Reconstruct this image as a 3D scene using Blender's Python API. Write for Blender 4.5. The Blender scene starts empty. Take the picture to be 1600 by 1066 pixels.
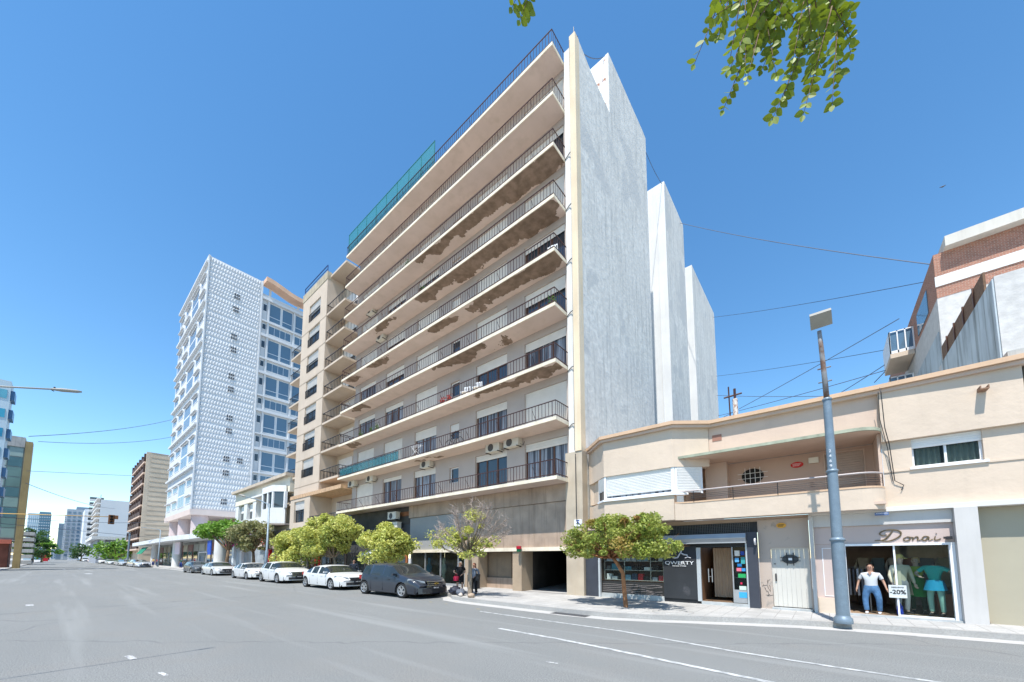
import bpy, math, random
from mathutils import Vector as V, Matrix, noise
random.seed(7)
SC = bpy.context.scene
COL = SC.collection
# ------------------------------------------------------------------ camera
CH = 1.9                                       # eye height above the road
YAW, TILT, FPX, PPX, PPY = 0.87764, 0.08590, 587.6, 800.0, 821.4
Fh = V((-math.cos(YAW), math.sin(YAW), 0)); RT = V((math.sin(YAW), math.cos(YAW), 0))
FW = Fh*math.cos(TILT)+V((0, 0, math.sin(TILT))); UP = -Fh*math.sin(TILT)+V((0, 0, math.cos(TILT)))
cam = bpy.data.cameras.new('camera'); camo = bpy.data.objects.new('camera', cam); COL.objects.link(camo)
cam.sensor_width = 36; cam.sensor_fit = 'HORIZONTAL'; cam.lens = FPX/1600*36
cam.shift_x = 0.0; cam.shift_y = (PPY-533)/1600; cam.clip_start = .05; cam.clip_end = 6000
B = -FW
camo.matrix_world = Matrix(((RT.x, UP.x, B.x, 0), (RT.y, UP.y, B.y, 0), (RT.z, UP.z, B.z, CH), (0, 0, 0, 1)))
SC.camera = camo
# ------------------------------------------------------------------ daylight
SUN_EL, SUN_AZ = math.radians(64), math.radians(16)     # azimuth measured from -Y towards +X
sdir = V((math.sin(SUN_AZ)*math.cos(SUN_EL), -math.cos(SUN_AZ)*math.cos(SUN_EL), math.sin(SUN_EL)))
W = bpy.data.worlds.new('World'); SC.world = W; W.use_nodes = True
wn = W.node_tree.nodes; wl = W.node_tree.links
bg = wn['Background']; sky = wn.new('ShaderNodeTexSky'); sky.sky_type = 'NISHITA'; sky.sun_disc = False
sky.sun_elevation = SUN_EL; sky.sun_rotation = math.radians(180-16)
sky.altitude = 10; sky.air_density = 1.0; sky.dust_density = 0.0; sky.ozone_density = 1.2
hs = wn.new('ShaderNodeHueSaturation'); hs.inputs['Saturation'].default_value = 1.24; hs.inputs['Hue'].default_value = .495; wl.new(sky.outputs[0], hs.inputs['Color']); wl.new(hs.outputs[0], bg.inputs[0]); bg.inputs[1].default_value = 0.15
sl = bpy.data.lights.new('sun', 'SUN'); so = bpy.data.objects.new('sun', sl); COL.objects.link(so)
sl.energy = 4.4; sl.angle = math.radians(.55); sl.color = (1, .955, .89)
so.rotation_mode = 'QUATERNION'; so.rotation_quaternion = sdir.to_track_quat('Z', 'Y'); so.location = (0, -20, 60)
SC.view_settings.view_transform = 'Standard'; SC.view_settings.look = 'None'
SC.view_settings.exposure = 0.74; SC.view_settings.gamma = 1
SC.render.engine = 'CYCLES'
SC.cycles.max_bounces = 7; SC.cycles.diffuse_bounces = 4; SC.cycles.glossy_bounces = 3
SC.cycles.transparent_max_bounces = 8; SC.cycles.use_denoising = True
# ------------------------------------------------------------------ where a photo pixel lies on a known plane
def ray(x, y): return FW+RT*((x-PPX)/FPX)-UP*((y-PPY)/FPX)
CP = V((0, 0, CH))
def atY(x, y, Y): d = ray(x, y); return CP+d*(Y/d.y)
def atX(x, y, X): d = ray(x, y); return CP+d*(X/d.x)
def atZ(x, y, Z): d = ray(x, y); return CP+d*((Z-CH)/d.z)
# ------------------------------------------------------------------ materials
def nd(t, k, **kw):
    n = t.nodes.new(k)
    for a, b in kw.items(): setattr(n, a, b)
    return n
def srgb(r, g, b):
    f = lambda c: (c/255/12.92) if c <= 10 else ((c/255+.055)/1.055)**2.4
    return (f(r), f(g), f(b))
def mixc(t, fac, a, b):
    m = nd(t, 'ShaderNodeMix', data_type='RGBA')
    for s, v in ((0, fac), (6, a), (7, b)):
        if isinstance(v, bpy.types.NodeSocket): t.links.new(v, m.inputs[s])
        elif s == 0: m.inputs[0].default_value = v
        else: m.inputs[s].default_value = (*v, 1)
    return m.outputs[2]
def noi(t, vec, scale, detail=3, rough=.55):
    n = nd(t, 'ShaderNodeTexNoise'); n.inputs['Scale'].default_value = scale
    n.inputs['Detail'].default_value = detail; n.inputs['Roughness'].default_value = rough
    t.links.new(vec, n.inputs['Vector']); return n.outputs['Fac']
def ramp(t, fac, lo, hi):
    m = nd(t, 'ShaderNodeMapRange'); m.inputs[1].default_value = lo; m.inputs[2].default_value = hi
    t.links.new(fac, m.inputs[0]); return m.outputs[0]
def scaled(t, vec, s):
    m = nd(t, 'ShaderNodeMapping'); m.inputs['Scale'].default_value = s; t.links.new(vec, m.inputs['Vector']); return m.outputs[0]
MATS = {}
def mat(name, col, rough=.8, var=.1, scale=1.2, bump=0., bscale=40, metal=0., streak=0., scol=None, spec=.3, fine=0., coat=0., spot=None, kind=None):
    if name in MATS: return MATS[name]
    m = bpy.data.materials.new(name); m.use_nodes = True; t = m.node_tree; p = t.nodes['Principled BSDF']
    p.inputs['Roughness'].default_value = rough; p.inputs['Metallic'].default_value = metal
    p.inputs['Specular IOR Level'].default_value = spec
    if coat: p.inputs['Coat Weight'].default_value = coat; p.inputs['Coat Roughness'].default_value = .05
    tc = nd(t, 'ShaderNodeTexCoord').outputs['Object']
    c = mixc(t, ramp(t, noi(t, tc, scale, 4), .3, .7), tuple(x*(1-var) for x in col), tuple(min(1, x*(1+var)) for x in col))
    if fine: c = mixc(t, ramp(t, noi(t, tc, bscale, 2), .35, .65), tuple(x*(1-fine) for x in col), c)
    if streak:
        n = noi(t, scaled(t, tc, (1.6, 1.6, .12)), 2.2, 5, .65)
        r = ramp(t, n, .5, .78); mm = nd(t, 'ShaderNodeMath', operation='MULTIPLY'); t.links.new(r, mm.inputs[0]); mm.inputs[1].default_value = streak
        c = mixc(t, mm.outputs[0], c, scol or tuple(x*.35 for x in col))
    if spot:                                  # (colour, threshold lo, hi, scale)
        c = mixc(t, ramp(t, noi(t, tc, spot[3], 6, .6), spot[1], spot[2]), c, spot[0])
    if kind == 'brick':
        b = nd(t, 'ShaderNodeTexBrick'); b.inputs['Scale'].default_value = 1
        b.inputs['Brick Width'].default_value = .17; b.inputs['Row Height'].default_value = .055; b.inputs['Mortar Size'].default_value = .006
        b.inputs['Color1'].default_value = (*col, 1); b.inputs['Color2'].default_value = (*[x*.62 for x in col], 1)
        b.inputs['Mortar'].default_value = (.42, .36, .3, 1)
        cx = nd(t, 'ShaderNodeSeparateXYZ'); t.links.new(tc, cx.inputs[0]); ad = nd(t, 'ShaderNodeMath', operation='ADD')
        t.links.new(cx.outputs[0], ad.inputs[0]); t.links.new(cx.outputs[1], ad.inputs[1])
        cb = nd(t, 'ShaderNodeCombineXYZ'); t.links.new(ad.outputs[0], cb.inputs[0]); t.links.new(cx.outputs[2], cb.inputs[1])
        t.links.new(cb.outputs[0], b.inputs['Vector']); c = mixc(t, .85, c, b.outputs['Color'])
    if kind == 'pleat':
        c = mixc(t, ramp(t, noi(t, scaled(t, tc, (5, 5, .12)), 1.6, 3), .42, .58), c, (.055, .065, .085))
    t.links.new(c, p.inputs['Base Color'])
    if bump:
        bp = nd(t, 'ShaderNodeBump'); bp.inputs['Strength'].default_value = bump; bp.inputs['Distance'].default_value = .02
        t.links.new(noi(t, tc, bscale, 4), bp.inputs['Height']); t.links.new(bp.outputs[0], p.inputs['Normal'])
    MATS[name] = m; return m
def flat(name, rgb, rough=.6, **k): return mat(name, srgb(*rgb), rough, **{'var': .06, **k})
def glassy(name, col, rough=.04, alpha=None):
    if name in MATS: return MATS[name]
    m = bpy.data.materials.new(name); m.use_nodes = True; t = m.node_tree; p = t.nodes['Principled BSDF']
    p.inputs['Base Color'].default_value = (*col, 1); p.inputs['Roughness'].default_value = rough
    p.inputs['Specular IOR Level'].default_value = .8
    tc = nd(t, 'ShaderNodeTexCoord').outputs['Object']
    bp = nd(t, 'ShaderNodeBump'); bp.inputs['Strength'].default_value = .05; bp.inputs['Distance'].default_value = .05
    t.links.new(noi(t, tc, 1.1, 2), bp.inputs['Height']); t.links.new(bp.outputs[0], p.inputs['Normal'])
    if alpha is not None:
        tr = nd(t, 'ShaderNodeBsdfTransparent'); tr.inputs[0].default_value = (.9, .94, .93, 1); mx = nd(t, 'ShaderNodeMixShader'); mx.inputs[0].default_value = alpha
        t.links.new(tr.outputs[0], mx.inputs[1]); t.links.new(p.outputs[0], mx.inputs[2]); t.links.new(mx.outputs[0], t.nodes['Material Output'].inputs[0])
    MATS[name] = m; return m
def leafmat(name, c1, c2, sc=1.4):
    m = bpy.data.materials.new(name); m.use_nodes = True; t = m.node_tree; p = t.nodes['Principled BSDF']
    tc = nd(t, 'ShaderNodeTexCoord').outputs['Object']
    c = mixc(t, ramp(t, noi(t, tc, sc, 4), .35, .65), c1, c2)
    c = mixc(t, ramp(t, noi(t, tc, 9, 2), .4, .75), c, tuple(x*.55 for x in c1))
    t.links.new(c, p.inputs['Base Color']); p.inputs['Roughness'].default_value = .55
    tl = nd(t, 'ShaderNodeBsdfTranslucent'); t.links.new(c, tl.inputs[0])
    mx = nd(t, 'ShaderNodeMixShader'); mx.inputs[0].default_value = .35
    t.links.new(p.outputs[0], mx.inputs[1]); t.links.new(tl.outputs[0], mx.inputs[2]); t.links.new(mx.outputs[0], t.nodes['Material Output'].inputs[0])
    return m
# ------------------------------------------------------------------ mesh builder and object tree
ORG = {}
class MB:
    def __init__(s): s.v = []; s.f = []; s.m = []; s.cur = 0
    def poly(s, pts):
        b = len(s.v); s.v += [V(p) for p in pts]; s.f.append(tuple(range(b, b+len(pts)))); s.m.append(s.cur); return s
    def box(s, x0, y0, z0, x1, y1, z1):
        if x0 > x1: x0, x1 = x1, x0
        if y0 > y1: y0, y1 = y1, y0
        if z0 > z1: z0, z1 = z1, z0
        b = len(s.v); s.v += [V((x, y, z)) for z in (z0, z1) for y in (y0, y1) for x in (x0, x1)]
        for f in ((0, 2, 3, 1), (4, 5, 7, 6), (0, 1, 5, 4), (2, 6, 7, 3), (0, 4, 6, 2), (1, 3, 7, 5)):
            s.f.append(tuple(b+i for i in f)); s.m.append(s.cur)
        return s
    def obox(s, O, A, Bv, C):                   # corner O and three edge vectors
        O, A, Bv, C = V(O), V(A), V(Bv), V(C)
        b = len(s.v); s.v += [O+A*i+Bv*j+C*k for k in (0, 1) for j in (0, 1) for i in (0, 1)]
        fs = ((0, 2, 3, 1), (4, 5, 7, 6), (0, 1, 5, 4), (2, 6, 7, 3), (0, 4, 6, 2), (1, 3, 7, 5))
        if A.cross(Bv).dot(C) < 0: fs = [f[::-1] for f in fs]
        for f in fs: s.f.append(tuple(b+i for i in f)); s.m.append(s.cur)
        return s
    def path(s, pts, rad, n=8, cap=True):
        pts = [V(p) for p in pts]; rad = rad if isinstance(rad, (list, tuple)) else [rad]*len(pts); rings = []
        a = None
        for i, p in enumerate(pts):
            d = (pts[min(i+1, len(pts)-1)]-pts[max(i-1, 0)]).normalized()
            if a is None: a = d.orthogonal().normalized()
            a = (a-d*a.dot(d)).normalized(); c = d.cross(a); b = len(s.v)
            s.v += [p+(a*math.cos(q)+c*math.sin(q))*rad[i] for q in (2*math.pi*k/n for k in range(n))]; rings.append(b)
        for r0, r1 in zip(rings, rings[1:]):
            for k in range(n):
                s.f.append((r0+k, r0+(k+1) % n, r1+(k+1) % n, r1+k)); s.m.append(s.cur)
        if cap:
            s.f.append(tuple(rings[0]+k for k in reversed(range(n)))); s.m.append(s.cur)
            s.f.append(tuple(rings[-1]+k for k in range(n))); s.m.append(s.cur)
        return s
    def prism(s, pts, d):                       # planar polygon pushed along d
        pts = [V(p) for p in pts]; d = V(d); n = len(pts); b = len(s.v); s.v += pts+[p+d for p in pts]
        nn = sum(((pts[i]-pts[0]).cross(pts[(i+1) % n]-pts[0]) for i in range(n)), V((0, 0, 0)))
        fs = [tuple(range(n)), tuple(range(2*n-1, n-1, -1))]+[(i, i+n, (i+1) % n+n, (i+1) % n) for i in range(n)]
        if nn.dot(d) > 0: fs = [f[::-1] for f in fs]
        for f in fs: s.f.append(tuple(b+i for i in f)); s.m.append(s.cur)
        return s
    def lathe(s, c, prof, n=16, axis='z'):      # prof: (radius, height)
        c = V(c); b = len(s.v)
        for r, h in prof:
            for k in range(n):
                q = 2*math.pi*k/n; x, y = r*math.cos(q), r*math.sin(q)
                s.v.append(c+(V((x, y, h)) if axis == 'z' else V((x, h, y)) if axis == 'y' else V((h, x, y))))
        for i in range(len(prof)-1):
            for k in range(n):
                f = (b+i*n+k, b+i*n+(k+1) % n, b+(i+1)*n+(k+1) % n, b+(i+1)*n+k)
                s.f.append(f if axis != 'y' else f[::-1]); s.m.append(s.cur)
        return s
    def ribbon(s, path, z0, z1, th):            # wall of thickness th along an xy path, outer side = right of travel (towards -Y when going +X)
        pts = [V((x, y, 0)) for x, y in path]; n = len(pts); off = []
        for i in range(n):
            ns = []
            for a, b in ((i-1, i), (i, i+1)):
                if a >= 0 and b < n: d = (pts[b]-pts[a]).normalized(); ns.append(V((-d.y, d.x, 0)))
            q = sum(ns, V((0, 0, 0))).normalized(); off.append(pts[i]+q*(th/max(.3, q.dot(ns[0]))))
        b = len(s.v)
        for p, o in zip(pts, off): s.v += [V((p.x, p.y, z0)), V((p.x, p.y, z1)), V((o.x, o.y, z1)), V((o.x, o.y, z0))]
        for i in range(n-1):
            for k in range(4):
                s.f.append((b+4*i+k, b+4*i+(k+1) % 4, b+4*i+4+(k+1) % 4, b+4*i+4+k)[::-1]); s.m.append(s.cur)
        s.f.append((b, b+1, b+2, b+3)); s.m.append(s.cur); e = b+4*(n-1); s.f.append((e+3, e+2, e+1, e)); s.m.append(s.cur)
        return s
    def wall(s, P, U, N, w, h, holes=(), reveal=.2):   # outer face with openings and their reveals
        P, U, N = V(P), V(U), V(N); Z = V((0, 0, 1))
        us = sorted({0, w, *[q for a in holes for q in (a[0], a[2])]}); vs = sorted({0, h, *[q for a in holes for q in (a[1], a[3])]})
        pt = lambda u, v, d=0: P+U*u+Z*v-N*d
        for i in range(len(us)-1):
            j = 0
            while j < len(vs)-1:
                cu = (us[i]+us[i+1])/2
                inh = lambda jj: any(a[0] < cu < a[2] and a[1] < (vs[jj]+vs[jj+1])/2 < a[3] for a in holes)
                if inh(j): j += 1; continue
                k = j
                while k+1 < len(vs)-1 and not inh(k+1): k += 1
                s.poly([pt(us[i], vs[j]), pt(us[i+1], vs[j]), pt(us[i+1], vs[k+1]), pt(us[i], vs[k+1])]); j = k+1
        for a in holes:
            c = [(a[0], a[1]), (a[2], a[1]), (a[2], a[3]), (a[0], a[3])]
            for q in range(4):
                e, g = c[q], c[(q+1) % 4]; s.poly([pt(*e), pt(*g), pt(*g, reveal), pt(*e, reveal)])
        return s
    def build(s, name, mats, parent=None, smooth=False, org=None):
        me = bpy.data.meshes.new(name); o0 = ORG.get(parent, V((0, 0, 0))) if org is None else V(org)
        me.from_pydata([tuple(p-o0) for p in s.v], [], s.f)
        for m in (mats if isinstance(mats, (list, tuple)) else [mats]): me.materials.append(m)
        if any(s.m): me.polygons.foreach_set('material_index', s.m)
        if smooth: me.polygons.foreach_set('use_smooth', [True]*len(s.f))
        me.update(); o = bpy.data.objects.new(name, me); COL.objects.link(o)
        if parent is not None: o.parent = parent; ORG[o] = ORG.get(parent, V((0, 0, 0)))
        return o
def tag(o, label, cat, group=None):
    o['label'] = label; o['category'] = cat
    if group: o['group'] = group
    return o
def thing(name, label, cat, loc=(0, 0, 0), rotz=0, group=None, local=False):
    o = bpy.data.objects.new(name, None); COL.objects.link(o); o.empty_display_size = .2
    o.location = loc; o.rotation_euler = (0, 0, rotz); ORG[o] = V((0, 0, 0)) if local else V(loc)
    return tag(o, label, cat, group)
def single(name, mb, mats, label, cat, group=None, smooth=False):
    xs = [p.x for p in mb.v]; ys = [p.y for p in mb.v]; zs = [p.z for p in mb.v]
    c = V(((min(xs)+max(xs))/2, (min(ys)+max(ys))/2, min(zs)))
    o = mb.build(name, mats, None, smooth, org=c); o.location = c; return tag(o, label, cat, group)
def struct(name, mb, mats, kind='structure'):
    o = mb.build(name, mats); o['kind'] = kind; return o
def kids(o): return [c for c in bpy.data.objects if c.parent == o]
def copy_tree(o, loc=None, rotz=None, label=None, depth=0, tree=None):
    if tree is None:
        tree = {}
        for q in bpy.data.objects: tree.setdefault(q.parent, []).append(q)
    c = o.copy(); COL.objects.link(c)
    if depth == 0:
        if loc is not None: c.location = loc
        if rotz is not None: c.rotation_euler = (0, 0, rotz)
        if label: c['label'] = label
    for ch in tree.get(o, []):
        k = copy_tree(ch, depth=depth+1, tree=tree); k.parent = c
    return c
def text(name, s, size, m, P, U, ext, parent=None, depth=.02, shear=0., sx=1., bold=0.):
    cu = bpy.data.curves.new(name, 'FONT'); cu.body = s; cu.size = size; cu.extrude = depth/2; cu.align_x = 'CENTER'; cu.align_y = 'CENTER'; cu.shear = shear; cu.offset = bold
    t = bpy.data.objects.new(name, cu); COL.objects.link(t); bpy.context.view_layer.update()
    me = bpy.data.meshes.new_from_object(t.evaluated_get(bpy.context.evaluated_depsgraph_get()))
    bpy.data.objects.remove(t); bpy.data.curves.remove(cu)
    U = V(U).normalized(); Z = V(ext).normalized(); N = U.cross(Z); o0 = ORG.get(parent, V((0, 0, 0))); P = V(P)
    for v in me.vertices: c = v.co.copy(); v.co = P+U*c.x*sx+Z*c.y+N*c.z-o0
    me.materials.clear(); me.materials.append(m); o = bpy.data.objects.new(name, me); COL.objects.link(o)
    if parent: o.parent = parent; ORG[o] = o0
    return o
Z3 = V((0, 0, 1)); UX = V((1, 0, 0)); UY = V((0, 1, 0))
# ------------------------------------------------------------------ shared materials
WHITE = mat('white_plaster', (.66, .66, .645), .88, .06, .6, .3, 14, streak=.3, scol=(.42, .42, .39))
SIDEW = mat('side_plaster', (.69, .67, .62), .95, .10, .5, 1.0, 3.2, streak=.9, scol=(.37, .37, .35), fine=.14, spot=((.53, .525, .50), .56, .6, .22))
CREAMW = mat('cream_plaster', (.68, .58, .47), .85, .05, .8, .25, 9)
PINKW = mat('pink_plaster', (.60, .46, .36), .85, .05, .8, .1, 9)
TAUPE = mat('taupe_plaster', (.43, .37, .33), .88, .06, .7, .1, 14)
SOFF = mat('soffit_paint', (.62, .50, .44), .88, .08, .5, .08, 18, spot=((.56, .45, .385), .5, .7, 1.4))
FASC = mat('slab_edge', (.74, .66, .52), .8, .12, 2, .1, 20, streak=.3, scol=(.45, .33, .2))
STONE = mat('stained_travertine', (.40, .30, .225), .6, .22, .9, .2, 12, streak=.9, scol=(.20, .145, .105))
STONEL = mat('light_travertine', (.36, .28, .20), .6, .12, 1.2, .15, 12, streak=.4, scol=(.33, .25, .17))
RAILM = mat('brown_iron', (.055, .026, .024), .55, .2, 3)
BLKIRON = mat('black_iron', (.025, .025, .027), .5, .2, 3)
GLASS = glassy('window_glass', (.035, .045, .055))
GLASSB = glassy('bluish_glass', (.10, .17, .24), .06)
CLEAR = glassy('clear_glass', (.03, .04, .04), .02, .10)
CURT = mat('window_curtain', (.30, .33, .38), .7, .1, 3, kind='pleat')
SHUT = mat('roller_shutter', (.66, .62, .57), .7, .05, 2)
SHUTW = mat('white_shutter', (.76, .75, .72), .6, .05, 2)
BROWNW = mat('brown_frame', (.11, .05, .03), .5, .2, 4)
WHITEF = mat('white_frame', (.78, .79, .8), .45, .03, 3)
DARK = mat('dark_interior', (.02, .018, .017), .8, .2, 2)
GALV = mat('galvanised_pole', (.20, .26, .31), .45, .18, 6, .1, 60, metal=.25, fine=.15)
CONC = mat('weathered_concrete', (.42, .41, .38), .9, .15, .8, .3, 12, streak=.6, scol=(.12, .13, .12))
STEEL = mat('brushed_steel', (.36, .37, .38), .4, .08, 3, metal=.35)
BLACKP = mat('black_panel', (.022, .024, .028), .5, .2, 2, .1, 30)
def shutter_mb(mb, P, U, N, w, h, pitch=.11):
    n = max(2, int(h/pitch)); P = V(P)
    for i in range(n):
        a = P+Z3*(h*i/n); b = P+Z3*(h*(i+.85)/n); c = P+Z3*(h*(i+1)/n)
        mb.poly([a, a+U*w, b+U*w+N*pitch*.32, b+N*pitch*.32]); mb.poly([b+N*pitch*.32, b+U*w+N*pitch*.32, c+U*w, c])
    return mb
def win(parent, P, U, N, w, h, depth=.15, cols=2, rows=1, fm=None, gm=None, fw=.05, sh=0., shm=None, pitch=.11, name='window', gname='glass', curtain=False):
    P, U, N = V(P), V(U), V(N); fm = fm or WHITEF; gm = gm or GLASS; b = MB(); O = P-N*depth; t = .05
    for u in (0, w-fw): b.obox(O+U*u, U*fw, -N*t, Z3*h)
    for v in (0, h-fw): b.obox(O+U*fw+Z3*v, U*(w-2*fw), -N*t, Z3*fw)
    for i in range(1, cols): b.obox(O+U*(w*i/cols-fw/2)+Z3*fw+N*.004, U*fw, -N*t, Z3*(h-2*fw))
    for i in range(1, rows): b.obox(O+U*fw+Z3*(h*i/rows-fw*.4)+N*.008, U*(w-2*fw), -N*t, Z3*fw*.8)
    f = b.build(name, fm, parent)
    g = MB(); g.obox(O-N*.03+U*.01+Z3*.01, U*(w-.02), -N*.02, Z3*(h-.02)); g.build(gname, gm, f)
    if sh > 0:
        s = MB(); shutter_mb(s, O+N*.05+Z3*(h*(1-sh)), U, N, w, h*sh, pitch); s.build('roller_shutter', shm or SHUT, f)
    return f
# ================================================================== SETTING: ground, road, pavements, markings
def asphalt():
    m = bpy.data.materials.new('asphalt'); m.use_nodes = True; t = m.node_tree; p = t.nodes['Principled BSDF']
    tc = nd(t, 'ShaderNodeTexCoord').outputs['Object']
    c = mixc(t, ramp(t, noi(t, scaled(t, tc, (.12, .5, 1)), 1.0, 4), .3, .7), (.215, .222, .212), (.262, .268, .255))
    c = mixc(t, ramp(t, noi(t, tc, .45, 5, .6), .5, .68), c, (.25, .245, .225))
    c = mixc(t, ramp(t, noi(t, tc, 45, 3, .7), .38, .62), (.125, .13, .13), c)
    c = mixc(t, ramp(t, noi(t, tc, 160, 1), .62, .72), c, (.36, .36, .35))
    v = nd(t, 'ShaderNodeTexVoronoi', feature='DISTANCE_TO_EDGE'); v.inputs['Scale'].default_value = .09
    dn = nd(t, 'ShaderNodeTexNoise'); dn.inputs['Scale'].default_value = 1.3; dn.inputs['Detail'].default_value = 6; t.links.new(tc, dn.inputs['Vector'])
    ad = nd(t, 'ShaderNodeMix', data_type='RGBA'); ad.inputs[0].default_value = .35; t.links.new(tc, ad.inputs[6]); t.links.new(dn.outputs['Color'], ad.inputs[7]); t.links.new(ad.outputs[2], v.inputs['Vector'])
    c = mixc(t, ramp(t, v.outputs['Distance'], .0, .0025), (.14, .145, .145), c)
    c = mixc(t, ramp(t, noi(t, scaled(t, tc, (.05, 1.1, 1)), 1.0, 3), .55, .75), c, (.25, .258, .25))
    c = mixc(t, ramp(t, noi(t, tc, 1.7, 6, .7), .66, .72), c, (.15, .155, .155))
    t.links.new(c, p.inputs['Base Color']); p.inputs['Roughness'].default_value = .85; p.inputs['Specular IOR Level'].default_value = .25
    bp = nd(t, 'ShaderNodeBump'); bp.inputs['Strength'].default_value = .5; bp.inputs['Distance'].default_value = .012
    t.links.new(noi(t, tc, 70, 3), bp.inputs['Height']); t.links.new(bp.outputs[0], p.inputs['Normal']); return m
ASPH = asphalt()
def paving(name, c1, c2, w=.42):
    m = bpy.data.materials.new(name); m.use_nodes = True; t = m.node_tree; p = t.nodes['Principled BSDF']
    tc = nd(t, 'ShaderNodeTexCoord').outputs['Object']; b = nd(t, 'ShaderNodeTexBrick'); b.offset = 0
    b.inputs['Scale'].default_value = 1; b.inputs['Brick Width'].default_value = w; b.inputs['Row Height'].default_value = w; b.inputs['Mortar Size'].default_value = .008
    b.inputs['Color1'].default_value = (*c1, 1); b.inputs['Color2'].default_value = (*c2, 1); b.inputs['Mortar'].default_value = (.16, .15, .14, 1); t.links.new(tc, b.inputs['Vector'])
    c = mixc(t, ramp(t, noi(t, tc, .9, 6, .65), .48, .7), b.outputs['Color'], tuple(x*.62 for x in c1))
    c = mixc(t, ramp(t, noi(t, tc, 30, 2), .3, .55), tuple(x*.75 for x in c1), c)
    t.links.new(c, p.inputs['Base Color']); p.inputs['Roughness'].default_value = .9; return m
PAVE = paving('pavement_tiles', (.45, .44, .42), (.38, .375, .36))
KERB = mat('kerb_concrete', (.36, .35, .33), .9, .15, 1.5, .3, 25, streak=.0, fine=.15)
GUTT = mat('gutter_concrete', (.44, .43, .41), .9, .12, .8, .2, 30, fine=.12)
PAINT = mat('road_paint', (.50, .51, .50), .7, .08, 2, spot=((.26, .27, .27), .44, .62, 6))
g = MB().poly([(-3000, -3000, -.03), (2500, -3000, -.03), (2500, 3000, -.03), (-3000, 3000, -.03)]); struct('ground', g, mat('ground_earth', (.30, .29, .27), .95, .15, .05))
g = MB().poly([(-1200, -30, 0), (80, -30, 0), (80, 16.6, 0), (-1200, 16.6, 0)]); struct('road', g, ASPH)
KL = [(-1100, 12.75), (-14.9, 12.6), (-14.0, 12.3), (-13.4, 11.75), (-12.3, 11.5), (-9, 11.35), (-7, 11.3), (-5.4, 11.4), (-4.2, 11.85), (-2.9, 12.5), (-1.6, 13.1), (-.6, 13.5), (.5, 13.8), (1.6, 14.0), (3.4, 14.2), (8, 14.45), (60, 15)]
g = MB(); zt = .15
for a, b in zip(KL, KL[1:]): g.poly([(a[0], a[1]+.16, zt), (b[0], b[1]+.16, zt), (b[0], 40, zt), (a[0], 40, zt)])
struct('pavement', g, PAVE)
k = MB(); k.ribbon([(x, y) for x, y in KL], -.01, zt+.004, .162); struct('kerb', k, KERB)
g = MB()
for a, b in zip(KL, KL[1:]): g.poly([(a[0], a[1]-.55, .004), (b[0], b[1]-.5, .004), (b[0], b[1], .004), (a[0], a[1], .004)])
struct('gutter', g, GUTT)
# far pavement on the other side of the avenue
g = MB().box(-900, -60, -.01, -62, -5.3, .15); struct('pavement_opposite', g, PAVE)
def stripe(pts, w, z=.006):
    m = MB()
    for a, b in zip(pts, pts[1:]):
        d = (V((b[0], b[1], 0))-V((a[0], a[1], 0))).normalized(); n = V((-d.y, d.x, 0))*(w/2); A = V((a[0], a[1], z)); Bq = V((b[0], b[1], z))
        m.poly([A-n, Bq-n, Bq+n, A+n])
    return m
struct('lane_marking', stripe([(-9.6, 9.75), (-6.5, 9.6), (-4.2, 9.5), (-2.8, 9.2), (-1.6, 8.95), (0, 8.8), (2, 8.7), (30, 8.6)], .10), PAINT)
struct('lane_marking', stripe([(-6.9, 7.75), (-5, 7.65), (-3.6, 7.5), (-2.2, 7.3), (-.8, 7.1), (1, 6.95), (30, 6.6)], .12), PAINT)
for (x, y, l, w) in ((139, 897, 2.2, .5), (125, 889, 3, .4), (152, 889, 4, .4), (100, 890, 3, .3)):
    p = atZ(x, y, 0); struct('lane_marking', stripe([(p.x-l, p.y-.1), (p.x+l*.4, p.y+.1)], w), PAINT)
chip = mat('chipped_paint', (.6, .6, .58), .7, .1, 3, spot=((.22, .225, .23), .45, .52, 14))
for (x, y, l, w) in ((202, 1028, .22, .10), (252, 1054, .16, .06), (45, 946, .4, .2), (861, 1036, .12, .05)):
    p = atZ(x, y, 0); struct('lane_marking', stripe([(p.x-l, p.y), (p.x+l, p.y+.04)], w, .005), chip)
yel = mat('kerb_paint_yellow', (.55, .42, .12), .8, .1, 3, spot=((.3, .28, .2), .45, .55, 8))
for x, y in ((673, 941), (697, 944), (649, 938), (712, 940), (747, 952)):
    p = atZ(x, y, 0); struct('lane_marking', stripe([(p.x-.09, p.y), (p.x+.09, p.y+.02)], .05, .007), yel)
# storm drain and covers
p = atZ(884, 961, 0); single('storm_drain', MB().box(p.x-.6, p.y-.05, .0, p.x+.75, p.y+.32, .012), mat('wet_drain', (.05, .05, .055), .4, .3, 5), 'dark storm drain slab in the gutter near the round green tree', 'drain')
p = atZ(1035, 962, .15); q = MB(); q.lathe((p.x, p.y+1.0, .15), [(.45, .003), (.45, .03), (.6, .035), (.63, .003)], 20); single('tree_pit_ring', q, KERB, 'broken round kerbstone ring on the pavement edge by the green tree', 'tree pit')
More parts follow.
